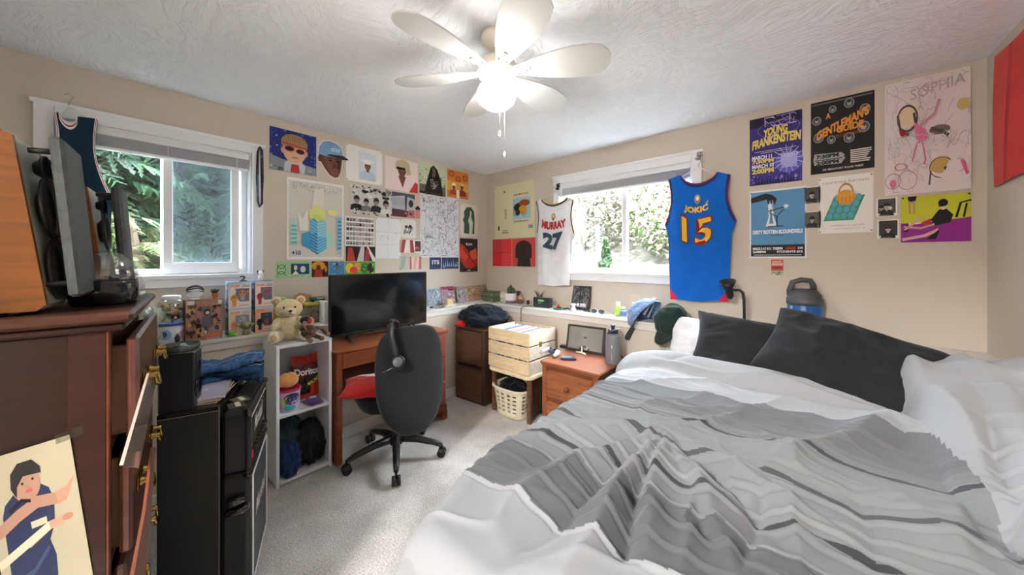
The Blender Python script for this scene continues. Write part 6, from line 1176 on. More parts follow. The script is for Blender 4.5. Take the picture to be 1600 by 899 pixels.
# ================================================================ jerseys and other hangings
def jersey(name, label, pts, wall, depth, cols, arts, trim, hanger=True, corner=None, bow=.07):
    """pts: outline points (picture) : shoulders, neck, armpits, hem; wall fn gives (a,z) -> 3-D"""
    o = {k: wall(*v) for k, v in pts.items()}
    base = Vector(o['B']) ; base = o['neck'].copy()
    if wall == JA: axis = Vector((0, 1, 0)); nrm = Vector((1, 0, 0))
    else: axis = Vector((1, 0, 0)); nrm = Vector((0, -1, 0))
    P = {k: ((v-base).dot(axis), v.z-base.z) for k, v in o.items()}
    def arc(p, q, bow, n):                       # curve between two points bowed sideways
        out = []
        for i in range(n+1):
            t = i/n; a = p[0]+(q[0]-p[0])*t; z = p[1]+(q[1]-p[1])*t; k = math.sin(PI*t); out.append((a+bow[0]*k, z+bow[1]*k))
        return out
    w_ = P['pitR'][0]-P['pitL'][0]
    armL = arc(P['shL'], P['pitL'], (w_*bow, 0), 12); armR = arc(P['shR'], P['pitR'], (-w_*bow, 0), 12)
    nk = []
    for i in range(17):
        t = i/16; a = P['nL'][0]+(P['nR'][0]-P['nL'][0])*t; z0 = P['nL'][1]+(P['nR'][1]-P['nL'][1])*t; s = 4*t*(1-t); nk.append((a, z0*(1-s**.7)+P['neckb'][1]*s**.7))
    zb = (P['hemL'][1]+P['hemR'][1])/2
    def left(z):
        if z >= P['pitL'][1]:
            for i in range(12):
                if armL[i+1][1] <= z <= armL[i][1]: t = (z-armL[i][1])/(armL[i+1][1]-armL[i][1]+1e-9); return armL[i][0]+(armL[i+1][0]-armL[i][0])*t
            return armL[0][0]
        t = (P['pitL'][1]-z)/(P['pitL'][1]-P['hemL'][1]+1e-9); k = min(1, t*7); return P['pitL'][0]+(P['hemL'][0]-P['pitL'][0])*(.55*k+.45*t if abs(P['hemL'][0]-P['pitL'][0]) > 1e-6 else 0)
    def right(z):
        if z >= P['pitR'][1]:
            for i in range(12):
                if armR[i+1][1] <= z <= armR[i][1]: t = (z-armR[i][1])/(armR[i+1][1]-armR[i][1]+1e-9); return armR[i][0]+(armR[i+1][0]-armR[i][0])*t
            return armR[0][0]
        t = (P['pitR'][1]-z)/(P['pitR'][1]-P['hemR'][1]+1e-9); k = min(1, t*7); return P['pitR'][0]+(P['hemR'][0]-P['pitR'][0])*(.55*k+.45*t)
    top = lambda a: (P['nL'][1]+(P['shL'][1]-P['nL'][1])*(P['nL'][0]-a)/(P['nL'][0]-P['shL'][0]+1e-9)) if a < P['nL'][0] else (P['nR'][1]+(P['shR'][1]-P['nR'][1])*(a-P['nR'][0])/(P['shR'][0]-P['nR'][0]+1e-9) if a > P['nR'][0] else np.interp(a, [q[0] for q in nk], [q[1] for q in nk]))
    def wave(a, z, sg):
        k = (a-P['hemL'][0])/(P['hemR'][0]-P['hemL'][0]); e = max(0, 1-(2*k-1)**2); d = min(1, max(0, (P['neckb'][1]-z)/.3+.35))
        return sg*.013*e**.5+d*(.008*math.sin(k*11+z*2)+.006*noise.noise(Vector((a*9, z*3, 1.3))))
    root = thing(name, label, 'jersey', base)
    zs = np.linspace(0, 1, 60)
    def surf(sg):
        def g(u, v):                                # column-wise: u across at hem, v from hem up to the top edge
            a0 = P['hemL'][0]+(P['hemR'][0]-P['hemL'][0])*u; aS = P['shL'][0]+(P['shR'][0]-P['shL'][0])*u
            # columns that end on the armholes lean outwards
            a = aS; zt = top(a); z = zb+(zt-zb)*v; L = left(z); Rr = right(z); kk = u
            x = L+(Rr-L)*kk; z2 = z if abs(x-a) < 1e-9 else zb+(top(min(max(x, P['shL'][0]), P['shR'][0]))-zb)*v
            hem = (P['hemL'][1]+(P['hemR'][1]-P['hemL'][1])*u-zb)*(1-v)+.006*math.sin(u*9)*(1-v)
            return axis*x+Vector((0, 0, z+hem))+nrm*(depth+wave(x, z, sg))
        return g
    def cf(u, v):
        if corner and v < corner[1]*(1-min(u, 1-u)/corner[2]) and min(u, 1-u) < corner[2]: return corner[0]
        return cols(u, v) if callable(cols) else cols
    mb = MB(); mb.grid(surf(1), 72, 60, fin='fabric', cfn=cf); mb.grid(surf(-1), 36, 40, fin='fabric', cfn=cf); mb.obj('cloth', parent=root)
    g = surf(1)
    def edge(us, vs, rad, col, nm, dd=.002):
        pts = [g(u, v)+nrm*dd for u, v in zip(us, vs)]; mb = MB(); mb.tube(pts, rad, col, 'fabric', 6, 1.0); return mb
    # trim bands along neck and arm openings
    uL = (P['nL'][0]-P['shL'][0])/(P['shR'][0]-P['shL'][0]); uR = (P['nR'][0]-P['shL'][0])/(P['shR'][0]-P['shL'][0])
    for j, (col, off) in enumerate(trim):
        mb = MB(); n = 24
        mb.add([g(uL+(uR-uL)*i/n, 1-off-.018*s)+nrm*(.003+j*.0005) for i in range(n+1) for s in (0, 1)], [(2*i, 2*i+1, 2*i+3, 2*i+2) for i in range(n)], col, 'fabric'); mb.obj('neck_band', parent=root)
        for sd__ in (0, 1):
            mb = MB(); zp = P['pitL' if sd__ == 0 else 'pitR'][1]; v0 = (zp-zb)/((P['shL' if sd__ == 0 else 'shR'][1])-zb); ww = .022
            uu = lambda s: (off*1.3+ww*s) if sd__ == 0 else 1-(off*1.3+ww*s)
            mb.add([g(uu(s), v0+(1-v0)*i/n)+nrm*(.003+j*.0005) for i in range(n+1) for s in (0, 1)], [(2*i, 2*i+1, 2*i+3, 2*i+2) for i in range(n)], col, 'fabric'); mb.obj('arm_band', parent=root)
    def amap(u, v, h): 
        return g(u, v)+nrm*(h+.0035)
    if arts: mb = MB(); mb.art(amap, arts, 'fabric', .002, .0007); mb.obj('lettering', parent=root)
    if hanger:
        mb = MB(); c = (P['nL'][0]+P['nR'][0])/2; zt = (P['nL'][1]+P['nR'][1])/2
        L_ = axis*(P['shL'][0]*.8)+Vector((0, 0, P['shL'][1]-.02)); R_2 = axis*(P['shR'][0]*.8)+Vector((0, 0, P['shR'][1]-.02)); T = axis*c+Vector((0, 0, zt+.045))
        mb.tube([L_+nrm*depth, T+nrm*depth, R_2+nrm*depth], .0045, '#f2f2f2', 'plastic', 8)
        mb.tube([T+nrm*depth, T+Vector((0, 0, .02))+nrm*depth, T+Vector((0, 0, .045))+axis*.016+nrm*depth, T+Vector((0, 0, .06))+nrm*depth, T+Vector((0, 0, .05))-axis*.012+nrm*depth], .0022, '#c8c8cc', 'metal', 6); mb.obj('clothes_hanger', parent=root)
    return root
def JB(px, py): return ony(px, py, -.04)
def JA(px, py): return onx(px, py, .04)
tx = lambda t, u0, v0, u1, v1, c, **k: t_(t, u0, v0, u1, v1, c, **k)
badge = lambda u, v, s: [e_(u, v, s, s*.7, '#b89c5c'), p_([(u-s*.8, v), (u, v-s*1.0), (u+s*.8, v)], '#8c7440'), e_(u, v+s*.1, s*.5, s*.35, '#e8dcb8')]
jersey('basketball_jersey', 'white sleeveless jersey numbered 27 hanging left of the back window', dict(B=(870, 380), neck=(868, 330), shL=(837, 315.5), nL=(847, 310), nR=(887, 307.5), shR=(897, 313), pitL=(838, 364), pitR=(898, 366), hemL=(840, 446), hemR=(890, 447), neckb=(869, 319)),
       JB, 0, '#f2f3f7', [*badge(.5, .845, .06), tx('MURRAY', .17, .66, .86, .755, '#c8343c', bold=.05, arch=.03), tx('27', .22, .44, .76, .64, '#44566c', bold=.06)], [('#c8943c', 0), ('#3a3a34', .012)])
jersey('basketball_jersey', 'royal blue sleeveless jersey numbered 15 hanging at the right of the back window', dict(B=(1092, 380), neck=(1092, 300), shL=(1044, 281), nL=(1064, 274), nR=(1121, 269), shR=(1142, 273), pitL=(1038, 352), pitR=(1151, 346), hemL=(1047, 468), hemR=(1138, 472), neckb=(1092, 287)),
       JB, 0, '#1c6cd0', [*badge(.5, .865, .055), tx('JOKIC', .28, .735, .68, .80, '#f0c040', bold=.05, slope=.012), p_([(.64, .81), (.69, .83), (.68, .81)], '#f0c040'), tx('15', .235, .472, .735, .70, '#8c2c3c', bold=.05), tx('15', .255, .485, .715, .69, '#f0c040', bold=.02)], [('#7c3050', 0), ('#2c3c80', .016)], corner=('#e02840', .09, .16))
jersey('basketball_jersey', 'navy sleeveless jersey with white and red edging hanging at the left of the side window', dict(B=(110, 250), neck=(118, 200), shL=(84, 178), nL=(92, 176), nR=(122, 183), shR=(153, 187), pitL=(60, 300), pitR=(178, 312), hemL=(70, 400), hemR=(172, 402), neckb=(122, 196)),
       JA, 0, '#22384e', [], [('#c8343c', .012), ('#f0f0f0', .0), ('#f0f0f0', .03)], bow=.13)
# decorative clips on the window corners
for px, py, lab in ((872, 292, 'small dark metal clip ornament on the left corner of the back window casing'), (1092, 244, 'small silver hook on the right corner of the back window casing')):
    p = ony(px, py, -.02); r0 = thing('wall_hook', lab, 'hook', p); cc = '#4a4c4c' if px < 900 else '#a8a8ac'
    MB().box(-.014, .014, -.008, .002, -.03, .03, cc, 'metal', .003).obj('back_plate', parent=r0); MB().tube([(0, -.008, .0), (.012, -.025, -.005), (.004, -.03, -.022), (-.008, -.018, -.026)], .004, cc, 'metal', 8).obj('hook', parent=r0)
    mb = MB(); 
    for i in range(7): mb.ball((.02*math.cos(i), -.008, .025*math.sin(i*1.3)), .007, ['#5c5c58', '#8c8c88', '#343434'][i % 3] if px < 900 else '#c4c4c8', 'metal', 8, 6)
    mb.obj('ornament', parent=r0)
# strap hanging on the right casing of the side window
p = onx(407, 232, .022); r0 = thing('strap', 'black and grey webbing strap looped on a hook at the right of the side window', 'strap', p)
mb = MB(); mb.tube([(0, -.004, .01), (.004, -.016, -.03), (.002, -.018, -.2), (.003, -.015, -.36), (.004, -.004, -.395), (.003, .008, -.37), (.002, .01, -.2), (.004, .006, -.02), (0, 0, .01)], .0055, '#2c2e34', 'tolex', 6, 1.5); mb.obj('webbing', parent=r0)
mb = MB(); mb.tube([(.006, -.0165, -.18), (.007, -.016, -.3), (.006, -.014, -.36)], .004, '#4a6c9c', 'tolex', 6, 1.3); mb.obj('blue_section', parent=r0)
mb = MB(); mb.lathe([(.006, 0), (.006, .012), (.011, .016), (.009, .02)], '#c8c4bc', 'metal', 12, TM((-.022, 0, .01), ry=PI/2)); mb.obj('peg', parent=r0)
mb = MB(); mb.tube([(.004, -.004, .0), (.008, .012, -.012), (.006, .008, -.05), (.008, .0, -.07)], .003, '#b8b4ac', 'metal', 6); mb.obj('keyring', parent=r0)

# ================================================================ chest of drawers in the left foreground
CZT = 1.172; cA = onz(208, 487, CZT); cB = onz(248, 453, CZT)
cdir = (cB-cA); clen = .56; cang = math.atan2(-cdir.y, -cdir.x)
chest = thing('chest_of_drawers', 'tall reddish mahogany chest of drawers with brass handles in the left foreground', 'dresser', (cA.x, cA.y, 0), cang)
# local x runs from the near corner backwards along the front (negative), local -y into the chest body
MH = '#25110b'; cdp2 = .46
mb = MB(); mb.box(-clen, 0, -cdp2, 0, CZT-.022, CZT, '#3a2016', 'wood', .008); mb.box(-clen+.012, -.012, -cdp2+.012, -.012, CZT-.04, CZT-.022, '#29140d', 'wood', .006); mb.obj('top_board', parent=chest)
mb = MB(); mb.box(-.045, -.025, -cdp2+.02, -.04, .0, CZT-.04, MH, 'wood', .003); mb.box(-.0253, -.021, -.09, -.04, 0, CZT-.04, '#2c1610', 'wood', .001); mb.obj('side_panel', parent=chest)
MB().box(-clen+.025, -clen+.045, -cdp2+.02, -.04, 0, CZT-.04, MH, 'wood', .003).obj('side_panel', parent=chest)
MB().box(-clen+.045, -.045, -cdp2+.02, -cdp2+.03, 0, CZT-.04, '#30160e', 'wood', .002).obj('back_panel', parent=chest)
mb = MB(); mb.box(-.048, -.022, -.045, -.035, 0, CZT-.04, '#5c2f1b', 'wood', .002); mb.box(-clen+.022, -clen+.048, -.045, -.035, 0, CZT-.04, '#5c2f1b', 'wood', .002)
zr = [1.128, .878, .628, .378, .128]
for z in zr: mb.box(-clen+.048, -.048, -.06, -.036, z-.012, z+.004, '#5c2f1b', 'wood', .002)
mb.obj('front_frame', parent=chest)
for i in range(4):
    z1 = zr[i]-.016; z0 = zr[i+1]+.008; op = (.04, .03, .022, .018)[i]
    mb = MB(); mb.box(-clen+.035, -.036, -.034+op-.02, -.034+op, z0, z1, '#4c2a22', 'wood_x', .006); mb.box(-clen+.055, -.056, -.40, -.034+op-.02, z0+.01, z0+.018, '#5c3c28', 'raw_wood', .001)
    for x in (-.066, -clen+.055): mb.box(x, x+.011, -.40, -.034+op-.02, z0+.018, z1-.02, '#6c4c34', 'raw_wood', .001)
    d = mb.obj('drawer', parent=chest)
    for hx_ in (-.14, -clen+.14):
        mb = MB(); zc = (z0+z1)/2; y = -.034+op
        mb.box(hx_-.04, hx_+.04, y, y+.003, zc-.012, zc+.012, '#8c6c34', 'metal', .002)
        for s in (-1, 1):
            mb.lathe([(.012, 0), (.010, .006), (.006, .012), (.008, .02), (.003, .022)], '#94763c', 'metal', 12, TM((hx_+s*.03, y+.003, zc+.004), rx=-PI/2)); mb.ball((hx_+s*.034, y+.002, zc), (.013, .003, .017), '#86642c', 'metal', 12, 8)
        mb.tube([(hx_+math.cos(t)*.031, y+.02+.004*math.sin(-t), zc+.002+.026*math.sin(t)) for t in [PI+i*PI/12 for i in range(13)]], [.003, .0035, .004, .005, .0055, .006, .0065, .006, .0055, .005, .004, .0035, .003], '#a08040', 'metal', 8)
        mb.obj('handle', parent=d)
def CW(x, y, z): return chest.matrix_basis @ Vector((x, y, z))
bpy.context.view_layer.update()
# photo print taped on the chest side
CM = Matrix.Translation((cA.x, cA.y, 0)) @ Matrix.Rotation(cang, 4, 'Z'); P0 = CM @ Vector((-.0205, -.2, .8)); nn = (CM.to_3x3() @ Vector((1, 0, 0)))
q1 = hit(109, 679, P0, nn); q2 = hit(150, 925, P0, nn); q0_ = hit(-30, 722, P0, nn)
U = (q1-q0_); V_ = (q1-q2); A_ = q2-U; bs = A_.copy()
asp = 1.0
fig = [r_(0, 0, 1, 1, '#a59f88'),
       p_([(.12, .66), (.16, .72), (.30, .78), (.52, .80), (.66, .74), (.70, .66), (.66, .52), (.58, .44), (.62, .34), (.60, .22), (.46, .12), (.42, 0), (.05, 0), (.1, .3)], '#232c4c'),
       l_([(.05, .58), (.28, .64), (.5, .68), (.74, .66)], .07, '#a07c6a'), p_([(.72, .7), (.86, .71), (.98, .76), (.9, .68), (.84, .63), (.74, .62)], '#b88470'), l_([(.34, .46), (.6, .52), (.76, .52)], .05, '#c08c78'), e_(.82, .53, .07, .02, '#a87460'),
       l_([(-.0, .4), (.3, .46), (.6, .52)], .05, '#c4bca4'), r_(.4, .54, .58, .58, '#b8b49c'), e_(.42, .80, .16, .10, '#a07c6a'), p_([(.25, .80), (.27, .88), (.36, .93), (.52, .93), (.6, .88), (.6, .84), (.4, .85), (.32, .8), (.3, .74)], '#1c1a1c'), e_(.44, .76, .04, .012, '#a85c58'), e_(.38, .81, .015, .008, '#241c1c'), e_(.5, .82, .015, .008, '#241c1c'), l_([(.2, .68), (.34, .72), (.44, .70)], .02, '#10141c'),
       l_([(.06, .26), (.36, .3), (.56, .4)], .03, '#3c4868'), p_([(.05, 0), (.42, 0), (.44, .03), (.06, .03)], '#c08c78')]
mb = MB(); mpf = lambda u, v, h: U*u+V_*v+nn*(.001+h)
mb.add([mpf(0, 0, 0), mpf(1, 0, 0), mpf(1, 1, 0), mpf(0, 1, 0), mpf(0, 0, .001), mpf(1, 0, .001), mpf(1, 1, .001), mpf(0, 1, .001)], [(3, 2, 1, 0), (4, 5, 6, 7), (0, 1, 5, 4), (1, 2, 6, 5), (2, 3, 7, 6), (3, 0, 4, 7)], '#a59f88', 'paper')
mb.art(mpf, fig, 'paper', .0012, .00005)
po = mb.obj('photo_print', loc=bs, label='cream cut-out print of an athlete in navy uniform taped on the chest side', category='poster')
mb = MB(); tm = lambda u, v: mpf(1, 1, .002)-bs*0+(U.normalized()*(u-.5)*.035+V_.normalized()*(v-.5)*.022)
mb.add([tm(0, 0), tm(1, .2), tm(1, 1), tm(0, .8)], [(0, 1, 2, 3)], '#b8a898', 'clear'); mb.obj('tape', parent=po)
# paper and ribbon sticking out of the drawers
d1_ = CM @ Vector((-.23, .018, .86))
mb = MB(); PD = CM @ Vector((0, .016, 0)); nd_ = CM.to_3x3() @ Vector((0, 1, 0)); e1 = [hit(229, 584, PD, nd_), hit(240, 600, PD, nd_), hit(212, 733, PD, nd_), hit(186, 728, PD, nd_)]
g0_ = e1[0].copy(); mb.add([p-g0_ for p in e1]+[p-g0_+Vector((.002, .004, 0)) for p in e1], [(0, 1, 2, 3), (7, 6, 5, 4), (0, 4, 5, 1), (1, 5, 6, 2), (2, 6, 7, 3), (3, 7, 4, 0)], '#a8968a', 'gloss'); mb.obj('paper_strip', loc=g0_, label='pale glossy strip of paper hanging out of the second drawer of the chest', category='paper')
mb = MB(); PD = CM @ Vector((0, .03, 0)); e1 = [hit(235, 700, PD, nd_), hit(239, 700, PD, nd_), hit(232, 800, PD, nd_), hit(220, 935, PD, nd_), hit(196, 935, PD, nd_), hit(222, 800, PD, nd_)]
g0_ = e1[0].copy(); mb.add([p-g0_ for p in e1]+[p-g0_+Vector((.002, .004, 0)) for p in e1], [(0, 1, 2, 3, 4, 5), (11, 10, 9, 8, 7, 6)]+[(i, (i+1) % 6, 6+(i+1) % 6, 6+i) for i in range(6)], '#5e301b', 'fabric'); mb.obj('ribbon', loc=g0_, label='orange ribbon hanging down over the lower drawers of the chest', category='ribbon')
# speakers on the chest
def speaker(loc, rz, h, w_, d_, label, lean):
    root = thing('bookshelf_speaker', label, 'speaker', loc, rz); wood = '#7c4a1e'
    # local: x across (near side +x), front faces +y
    prof = [(-d_, 0), (0, 0), (.012, .012), (-lean*1.0, h*.97), (-lean-.02, h), (-d_+.02, h), (-d_, h-.02)]
    PM = Matrix(((0, 0, 1, 0), (1, 0, 0, 0), (0, 1, 0, 0), (0, 0, 0, 1)))
    MB().prism([(a, z+.008) for a, z in prof], -w_+.014, -.014, '#b5b8aa', 'plastic', PM).obj('cabinet', parent=root)
    for x in (-w_, -.014): MB().prism([(a, z+.008) for a, z in prof], x, x+.014, wood, 'wood', PM).obj('side_panel', parent=root)
    sl = math.atan2(lean, h)
    M = Matrix.Translation((0, .014, .03)) @ Matrix.Rotation(sl, 4, 'X')
    mb = MB()
    for zc, r in ((h*.25, w_*.36), (h*.62, w_*.36), (h*.86, w_*.15)): mb.lathe([(r*1.1, .0), (r*1.1, .006), (r, .004), (r*.5, -.012), (r*.2, -.002), (.001, 0)], '#24262a', 'plastic', 28, M @ Matrix.Translation((-w_/2, 0, zc-.03)) @ Matrix.Rotation(-PI/2, 4, 'X'))
    mb.obj('drivers', parent=root)
    mb = MB(); mb.box(-w_+.01, -.006, .024, .044, .0, h*.93, '#45494a', 'tolex', .012, M); gr = mb.obj('grille', parent=root)
    for z in (.03, h*.85): 
        for x in (-w_+.025, -.025): mb = MB(); mb.cyl(M @ Vector((x, -.005, z)), M @ Vector((x, .026, z)), .006, '#202224', 'plastic', 10); mb.obj('grille_peg', parent=root)
    for x in (-w_+.03, -.03):
        for y in (-d_+.03, -.03): MB().lathe([(.010, 0), (.010, .0085)], '#1a1a1a', 'plastic', 10, TM((x, y, 0))).obj('foot', parent=root)
    return root
sp = CM @ Vector((-.055, -.105, CZT)); 
q = at(106, 472, .76); sl_ = CM.inverted() @ q
speaker(CM @ Vector((-.06, -.135, CZT)), cang, .36, .17, .26, 'near wood-sided speaker leaning back on top of the chest', .028)
speaker(CM @ Vector((-.36, -.095, CZT)), cang, .31, .13, .20, 'farther wood-sided speaker on the chest behind the domed player', .02)
# domed player between them and a white tray
c = CM @ Vector((-.235, -.068, CZT)); dp = thing('domed_player', 'round black base under a clear dome lid between the two speakers', 'player', c)
MB().lathe([(.052, 0), (.058, .004), (.058, .055), (.055, .06)], '#1c2022', 'gloss', 36).obj('base', parent=dp)
MB().lathe([(.056, .06), (.056, .08), (.049, .108), (.034, .124), (.018, .131), (.001, .133)], '#ffffff', 'clear', 36).obj('dome', parent=dp)
MB().lathe([(.0625, .008), (.0625, .040)], '#a4d850', 'gloss', 36, None).obj('green_band', parent=dp) if False else None
MB().lathe([(.045, .05), (.045, .058), (.01, .060)], '#b8a080', 'plastic', 28).obj('platter', parent=dp)
c = CM @ Vector((-.49, -.06, CZT+.0005)); t_1 = thing('white_case', 'small white rounded translucent cover at the far front corner of the chest top', 'cover', c, cang)
MB().box(-.045, .045, -.05, .04, 0, .012, '#e4e8ea', 'plastic', .004).obj('tray', parent=t_1); MB().lathe([(.042, .012), (.042, .03), (.034, .06), (.016, .074), (.001, .076)], '#ffffff', 'clear', 28).obj('cover_dome', parent=t_1)
e1 = [CM @ Vector(v) for v in ((-.20, -.002, CZT+.002), (-.17, -.10, CZT+.002), (-.30, -.13, CZT+.002), (-.40, -.005, CZT+.002))]
mb = MB(); g0_ = e1[0].copy(); mb.add([p-g0_ for p in e1]+[p-g0_+Vector((0, 0, .002)) for p in e1], [(3, 2, 1, 0), (4, 5, 6, 7), (0, 1, 5, 4), (1, 2, 6, 5), (2, 3, 7, 6), (3, 0, 4, 7)], '#dfe6dc', 'gloss')

# ================================================================ amplifier stack and black cabinet
Nn_ = Vector((1.192, -2.432, 0)); Ff_ = Vector((.828, -2.30, 0)); aang = math.atan2(Nn_.y-Ff_.y, Nn_.x-Ff_.x); AL = (Nn_-Ff_).length
AM = Matrix.Translation(Nn_) @ Matrix.Rotation(aang, 4, 'Z')      # local x: 0 near .. -AL far; +y is the front
TX = '#1b1c1d'
ca = thing('speaker_cabinet', 'black amplifier cabinet with white piped grille below the amplifier head', 'speaker cabinet', Nn_, aang)
MB().box(-AL, 0, -.085, 0, .012, .478, TX, 'tolex', .012).obj('cabinet', parent=ca)
mb = MB(); x0, x1, z0, z1 = -AL+.022, -.022, .035, .455; mb.box(x0, x1, .0, .006, z0, z1, '#4c4f52', 'tolex', .001); mb.obj('grille_cloth', parent=ca)
mb = MB()
for a, b_, c, d in ((x0, x1, z0, z0+.007), (x0, x1, z1-.007, z1), (x0, x0+.007, z0, z1), (x1-.007, x1, z0, z1)): mb.box(a, b_, .002, .0095, c, d, '#e4e4e6', 'plastic', .002)
mb.obj('piping', parent=ca)
logo = lambda s, zc, w__: (lambda u, v, h: Vector((-AL/2+(.5-u)*w__, .008+h, zc+(v-.5)*s)))
mb = MB(); mb.art(logo(.06, .29, .24), [t_('Marshall', 0, 0, 1, 1, '#f0f0f0', .03, .4)], 'plastic', .001); mb.obj('logo', parent=ca)
for x in (-AL, 0):
    for z in (.02, .47): MB().ball((x+(.006 if x < 0 else -.006), -.006, z), (.014, .014, .014), '#141414', 'gloss', 10, 6).obj('corner_protector', parent=ca)
for x in (-AL+.05, -.05): MB().lathe([(.014, 0), (.014, .013)], '#101010', 'plastic', 12, TM((x, -.03, 0))).obj('foot', parent=ca)
mb = MB(); mb.box(0, .006, -.07, -.01, .33, .40, '#111213', 'gloss', .003); mb.tube([(.006, -.06, .395), (.016, -.04, .40), (.016, -.02, .395), (.006, -.012, .385)], .006, '#17181a', 'gloss', 8, 1.6); mb.tube([(.004, -.07, .35), (.012, -.04, .352), (.016, .0, .36)], .009, '#1c1e20', 'gloss', 8, 1.6); 
for y, z in ((-.02, .392), (-.02, .338)): mb.ball((.007, y, z), .004, '#c8c8cc', 'metal', 8, 6)
mb.obj('side_handle', parent=ca)
ah = thing('amplifier_head', 'black amplifier head with gold knob panel and white script logo on its cabinet', 'amplifier', AM @ Vector((0, 0, .4785)), aang)
mb = MB(); mb.box(-AL, 0, -.085, -.004, 0, .236, TX, 'tolex', .014); mb.box(-AL, 0, -.012, .004, .20, .236, TX, 'tolex', .008); mb.box(-AL, -AL+.02, -.012, .004, 0, .236, TX, 'tolex', .006); mb.box(-.02, 0, -.012, .004, 0, .236, TX, 'tolex', .006); mb.box(-AL, 0, -.012, .004, 0, .016, TX, 'tolex', .004); mb.obj('casing', parent=ah)
MB().box(-AL+.02, -.02, -.004, -.001, .085, .20, '#232425', 'tolex', .0005).obj('face_panel', parent=ah)
MB().box(-AL+.02, -.02, -.003, .0, .02, .082, '#b8a578', 'metal', .0005).obj('control_panel', parent=ah)
for i in range(8): MB().lathe([(.009, 0), (.008, .012), (.007, .013)], '#1c1a16' if i < 7 else '#3c3834', 'plastic', 14, TM((-AL+.055+i*.034, 0, .05), rx=-PI/2)).obj('knob', parent=ah)
MB().box(-.045, -.03, .0, .006, .035, .062, '#c83048', 'plastic', .001).obj('power_switch', parent=ah)
mb = MB(); mb.art(lambda u, v, h: Vector((-AL/2+(.5-u)*.2, .0005+h, .14+(v-.5)*.06)), [t_('Marshall', 0, 0, 1, 1, '#f0f0ea', .03, .4)], 'plastic', .001); mb.obj('logo', parent=ah)
mb = MB(); mb.box(-AL+.02, -.02, -.001, .003, .192, .198, '#e4e4e6', 'plastic', .001).box(-.026, -.02, -.001, .003, .084, .198, '#e4e4e6', 'plastic', .001); mb.obj('piping', parent=ah)
for x in (-AL+.008, -.008): MB().ball((x, -.004, .228), (.015, .015, .014), '#181818', 'gloss', 12, 8).ball((x+.007, -.002, .216), .0035, '#d8d8d8', 'metal', 8, 5).obj('corner_protector', parent=ah)
# black storage cabinet beside the stack
BM = Matrix.Translation(AM @ Vector((.004, -.0875, 0))) @ Matrix.Rotation(aang, 4, 'Z')
bc = thing('black_cabinet', 'plain black box cabinet with thin pale edges between chest and amplifier', 'cabinet', BM @ Vector((0, 0, 0)), aang)
BH = .748; bd2 = .165; bl_ = .42
MB().box(-bl_, 0, -bd2, 0, 0, BH-.016, '#151515', 'tolex', .0015).obj('body', parent=bc)
MB().box(-bl_, .001, -bd2, .001, BH-.016, BH, '#242220', 'gloss', .0015).obj('top_board', parent=bc)
mb = MB(); mb.box(.0, .0012, -.0015, .0012, 0, BH, '#8c8478', 'matte', .0003); mb.box(.0, .0012, -bd2, 0, BH-.0175, BH-.0155, '#8c8478', 'matte', .0003); mb.obj('pale_edge', parent=bc)  # thin paler strips along the cabinet's upright and top edges
# little speaker with dish on it
lp = BM @ Vector((-.035, -.115, BH)); ls = thing('desktop_speaker', 'small black glossy desktop speaker on the black cabinet beside the jeans', 'speaker', lp, aang)
MB().box(-.055, .03, -.05, .045, 0, .205, '#202224', 'plastic', .004).obj('cabinet', parent=ls)
mb = MB()
for zc, r in ((.07, .032), (.15, .018)): mb.lathe([(r*1.1, 0), (r*1.1, .004), (r*.8, .002), (r*.3, -.002), (.001, .002)], '#4c5054', 'metal', 24, TM((-.012, .045, zc), rx=-PI/2))
mb.obj('drivers', parent=ls)
MB().box(-.056, .031, -.051, .046, .205, .208, '#8c948c', 'gloss', .001).obj('top_plate', parent=ls)
dsh = thing('round_tray', 'dark green round tray holding grey bits on top of the small black speaker', 'tray', lp+AM.to_3x3() @ Vector((-.012, .0, .2085)))
MB().lathe([(.044, 0), (.05, .003), (.051, .022), (.048, .022), (.046, .006)], '#3f4a40', 'gloss', 32).obj('tray_body', parent=dsh)
for i in range(3): MB().box(-.012, .012, -.008, .008, 0, .012, ['#8c9090', '#3c4040', '#b4b8b4'][i], 'plastic', .002).obj('metal_piece', loc=tuple(dsh.location+Vector((-.02+.02*i, .006*(-1)**i, .0065))), rz=i*1.1, label='small grey block lying inside the dark green round tray', category='block', group='grey pieces in the round tray')
# laptops / magazines on the black cabinet
for i, (dz, c_, lb, th_) in enumerate(((0, '#3a3430', 'dark slim book at the bottom of the pile on the black cabinet', .006), (.0065, '#c08c64', 'copper-edged magazine in the pile on the black cabinet', .005), (.012, '#cfcce0', 'pale silver laptop on top of the pile on the black cabinet', .011))):
    q = BM @ Vector((-.165, -.075, BH+dz)); lt = thing(['book', 'magazine', 'laptop'][i], lb, ['book', 'magazine', 'laptop'][i], q, aang+.1*(i-1)); MB().box(-.095, .125, -.075, .07, 0, th_, c_, 'gloss' if i == 2 else 'paper', .002).obj('cover', parent=lt)
    if i == 2: MB().ball((.015, 0, th_), (.008, .008, .0006), '#f4f4fa', 'gloss', 14, 6).obj('emblem', parent=lt)
    else: MB().box(-.093, .1255, -.0755, .0705, .001, th_-.001, '#d8d0c4', 'paper', .0005).obj('pages', parent=lt)
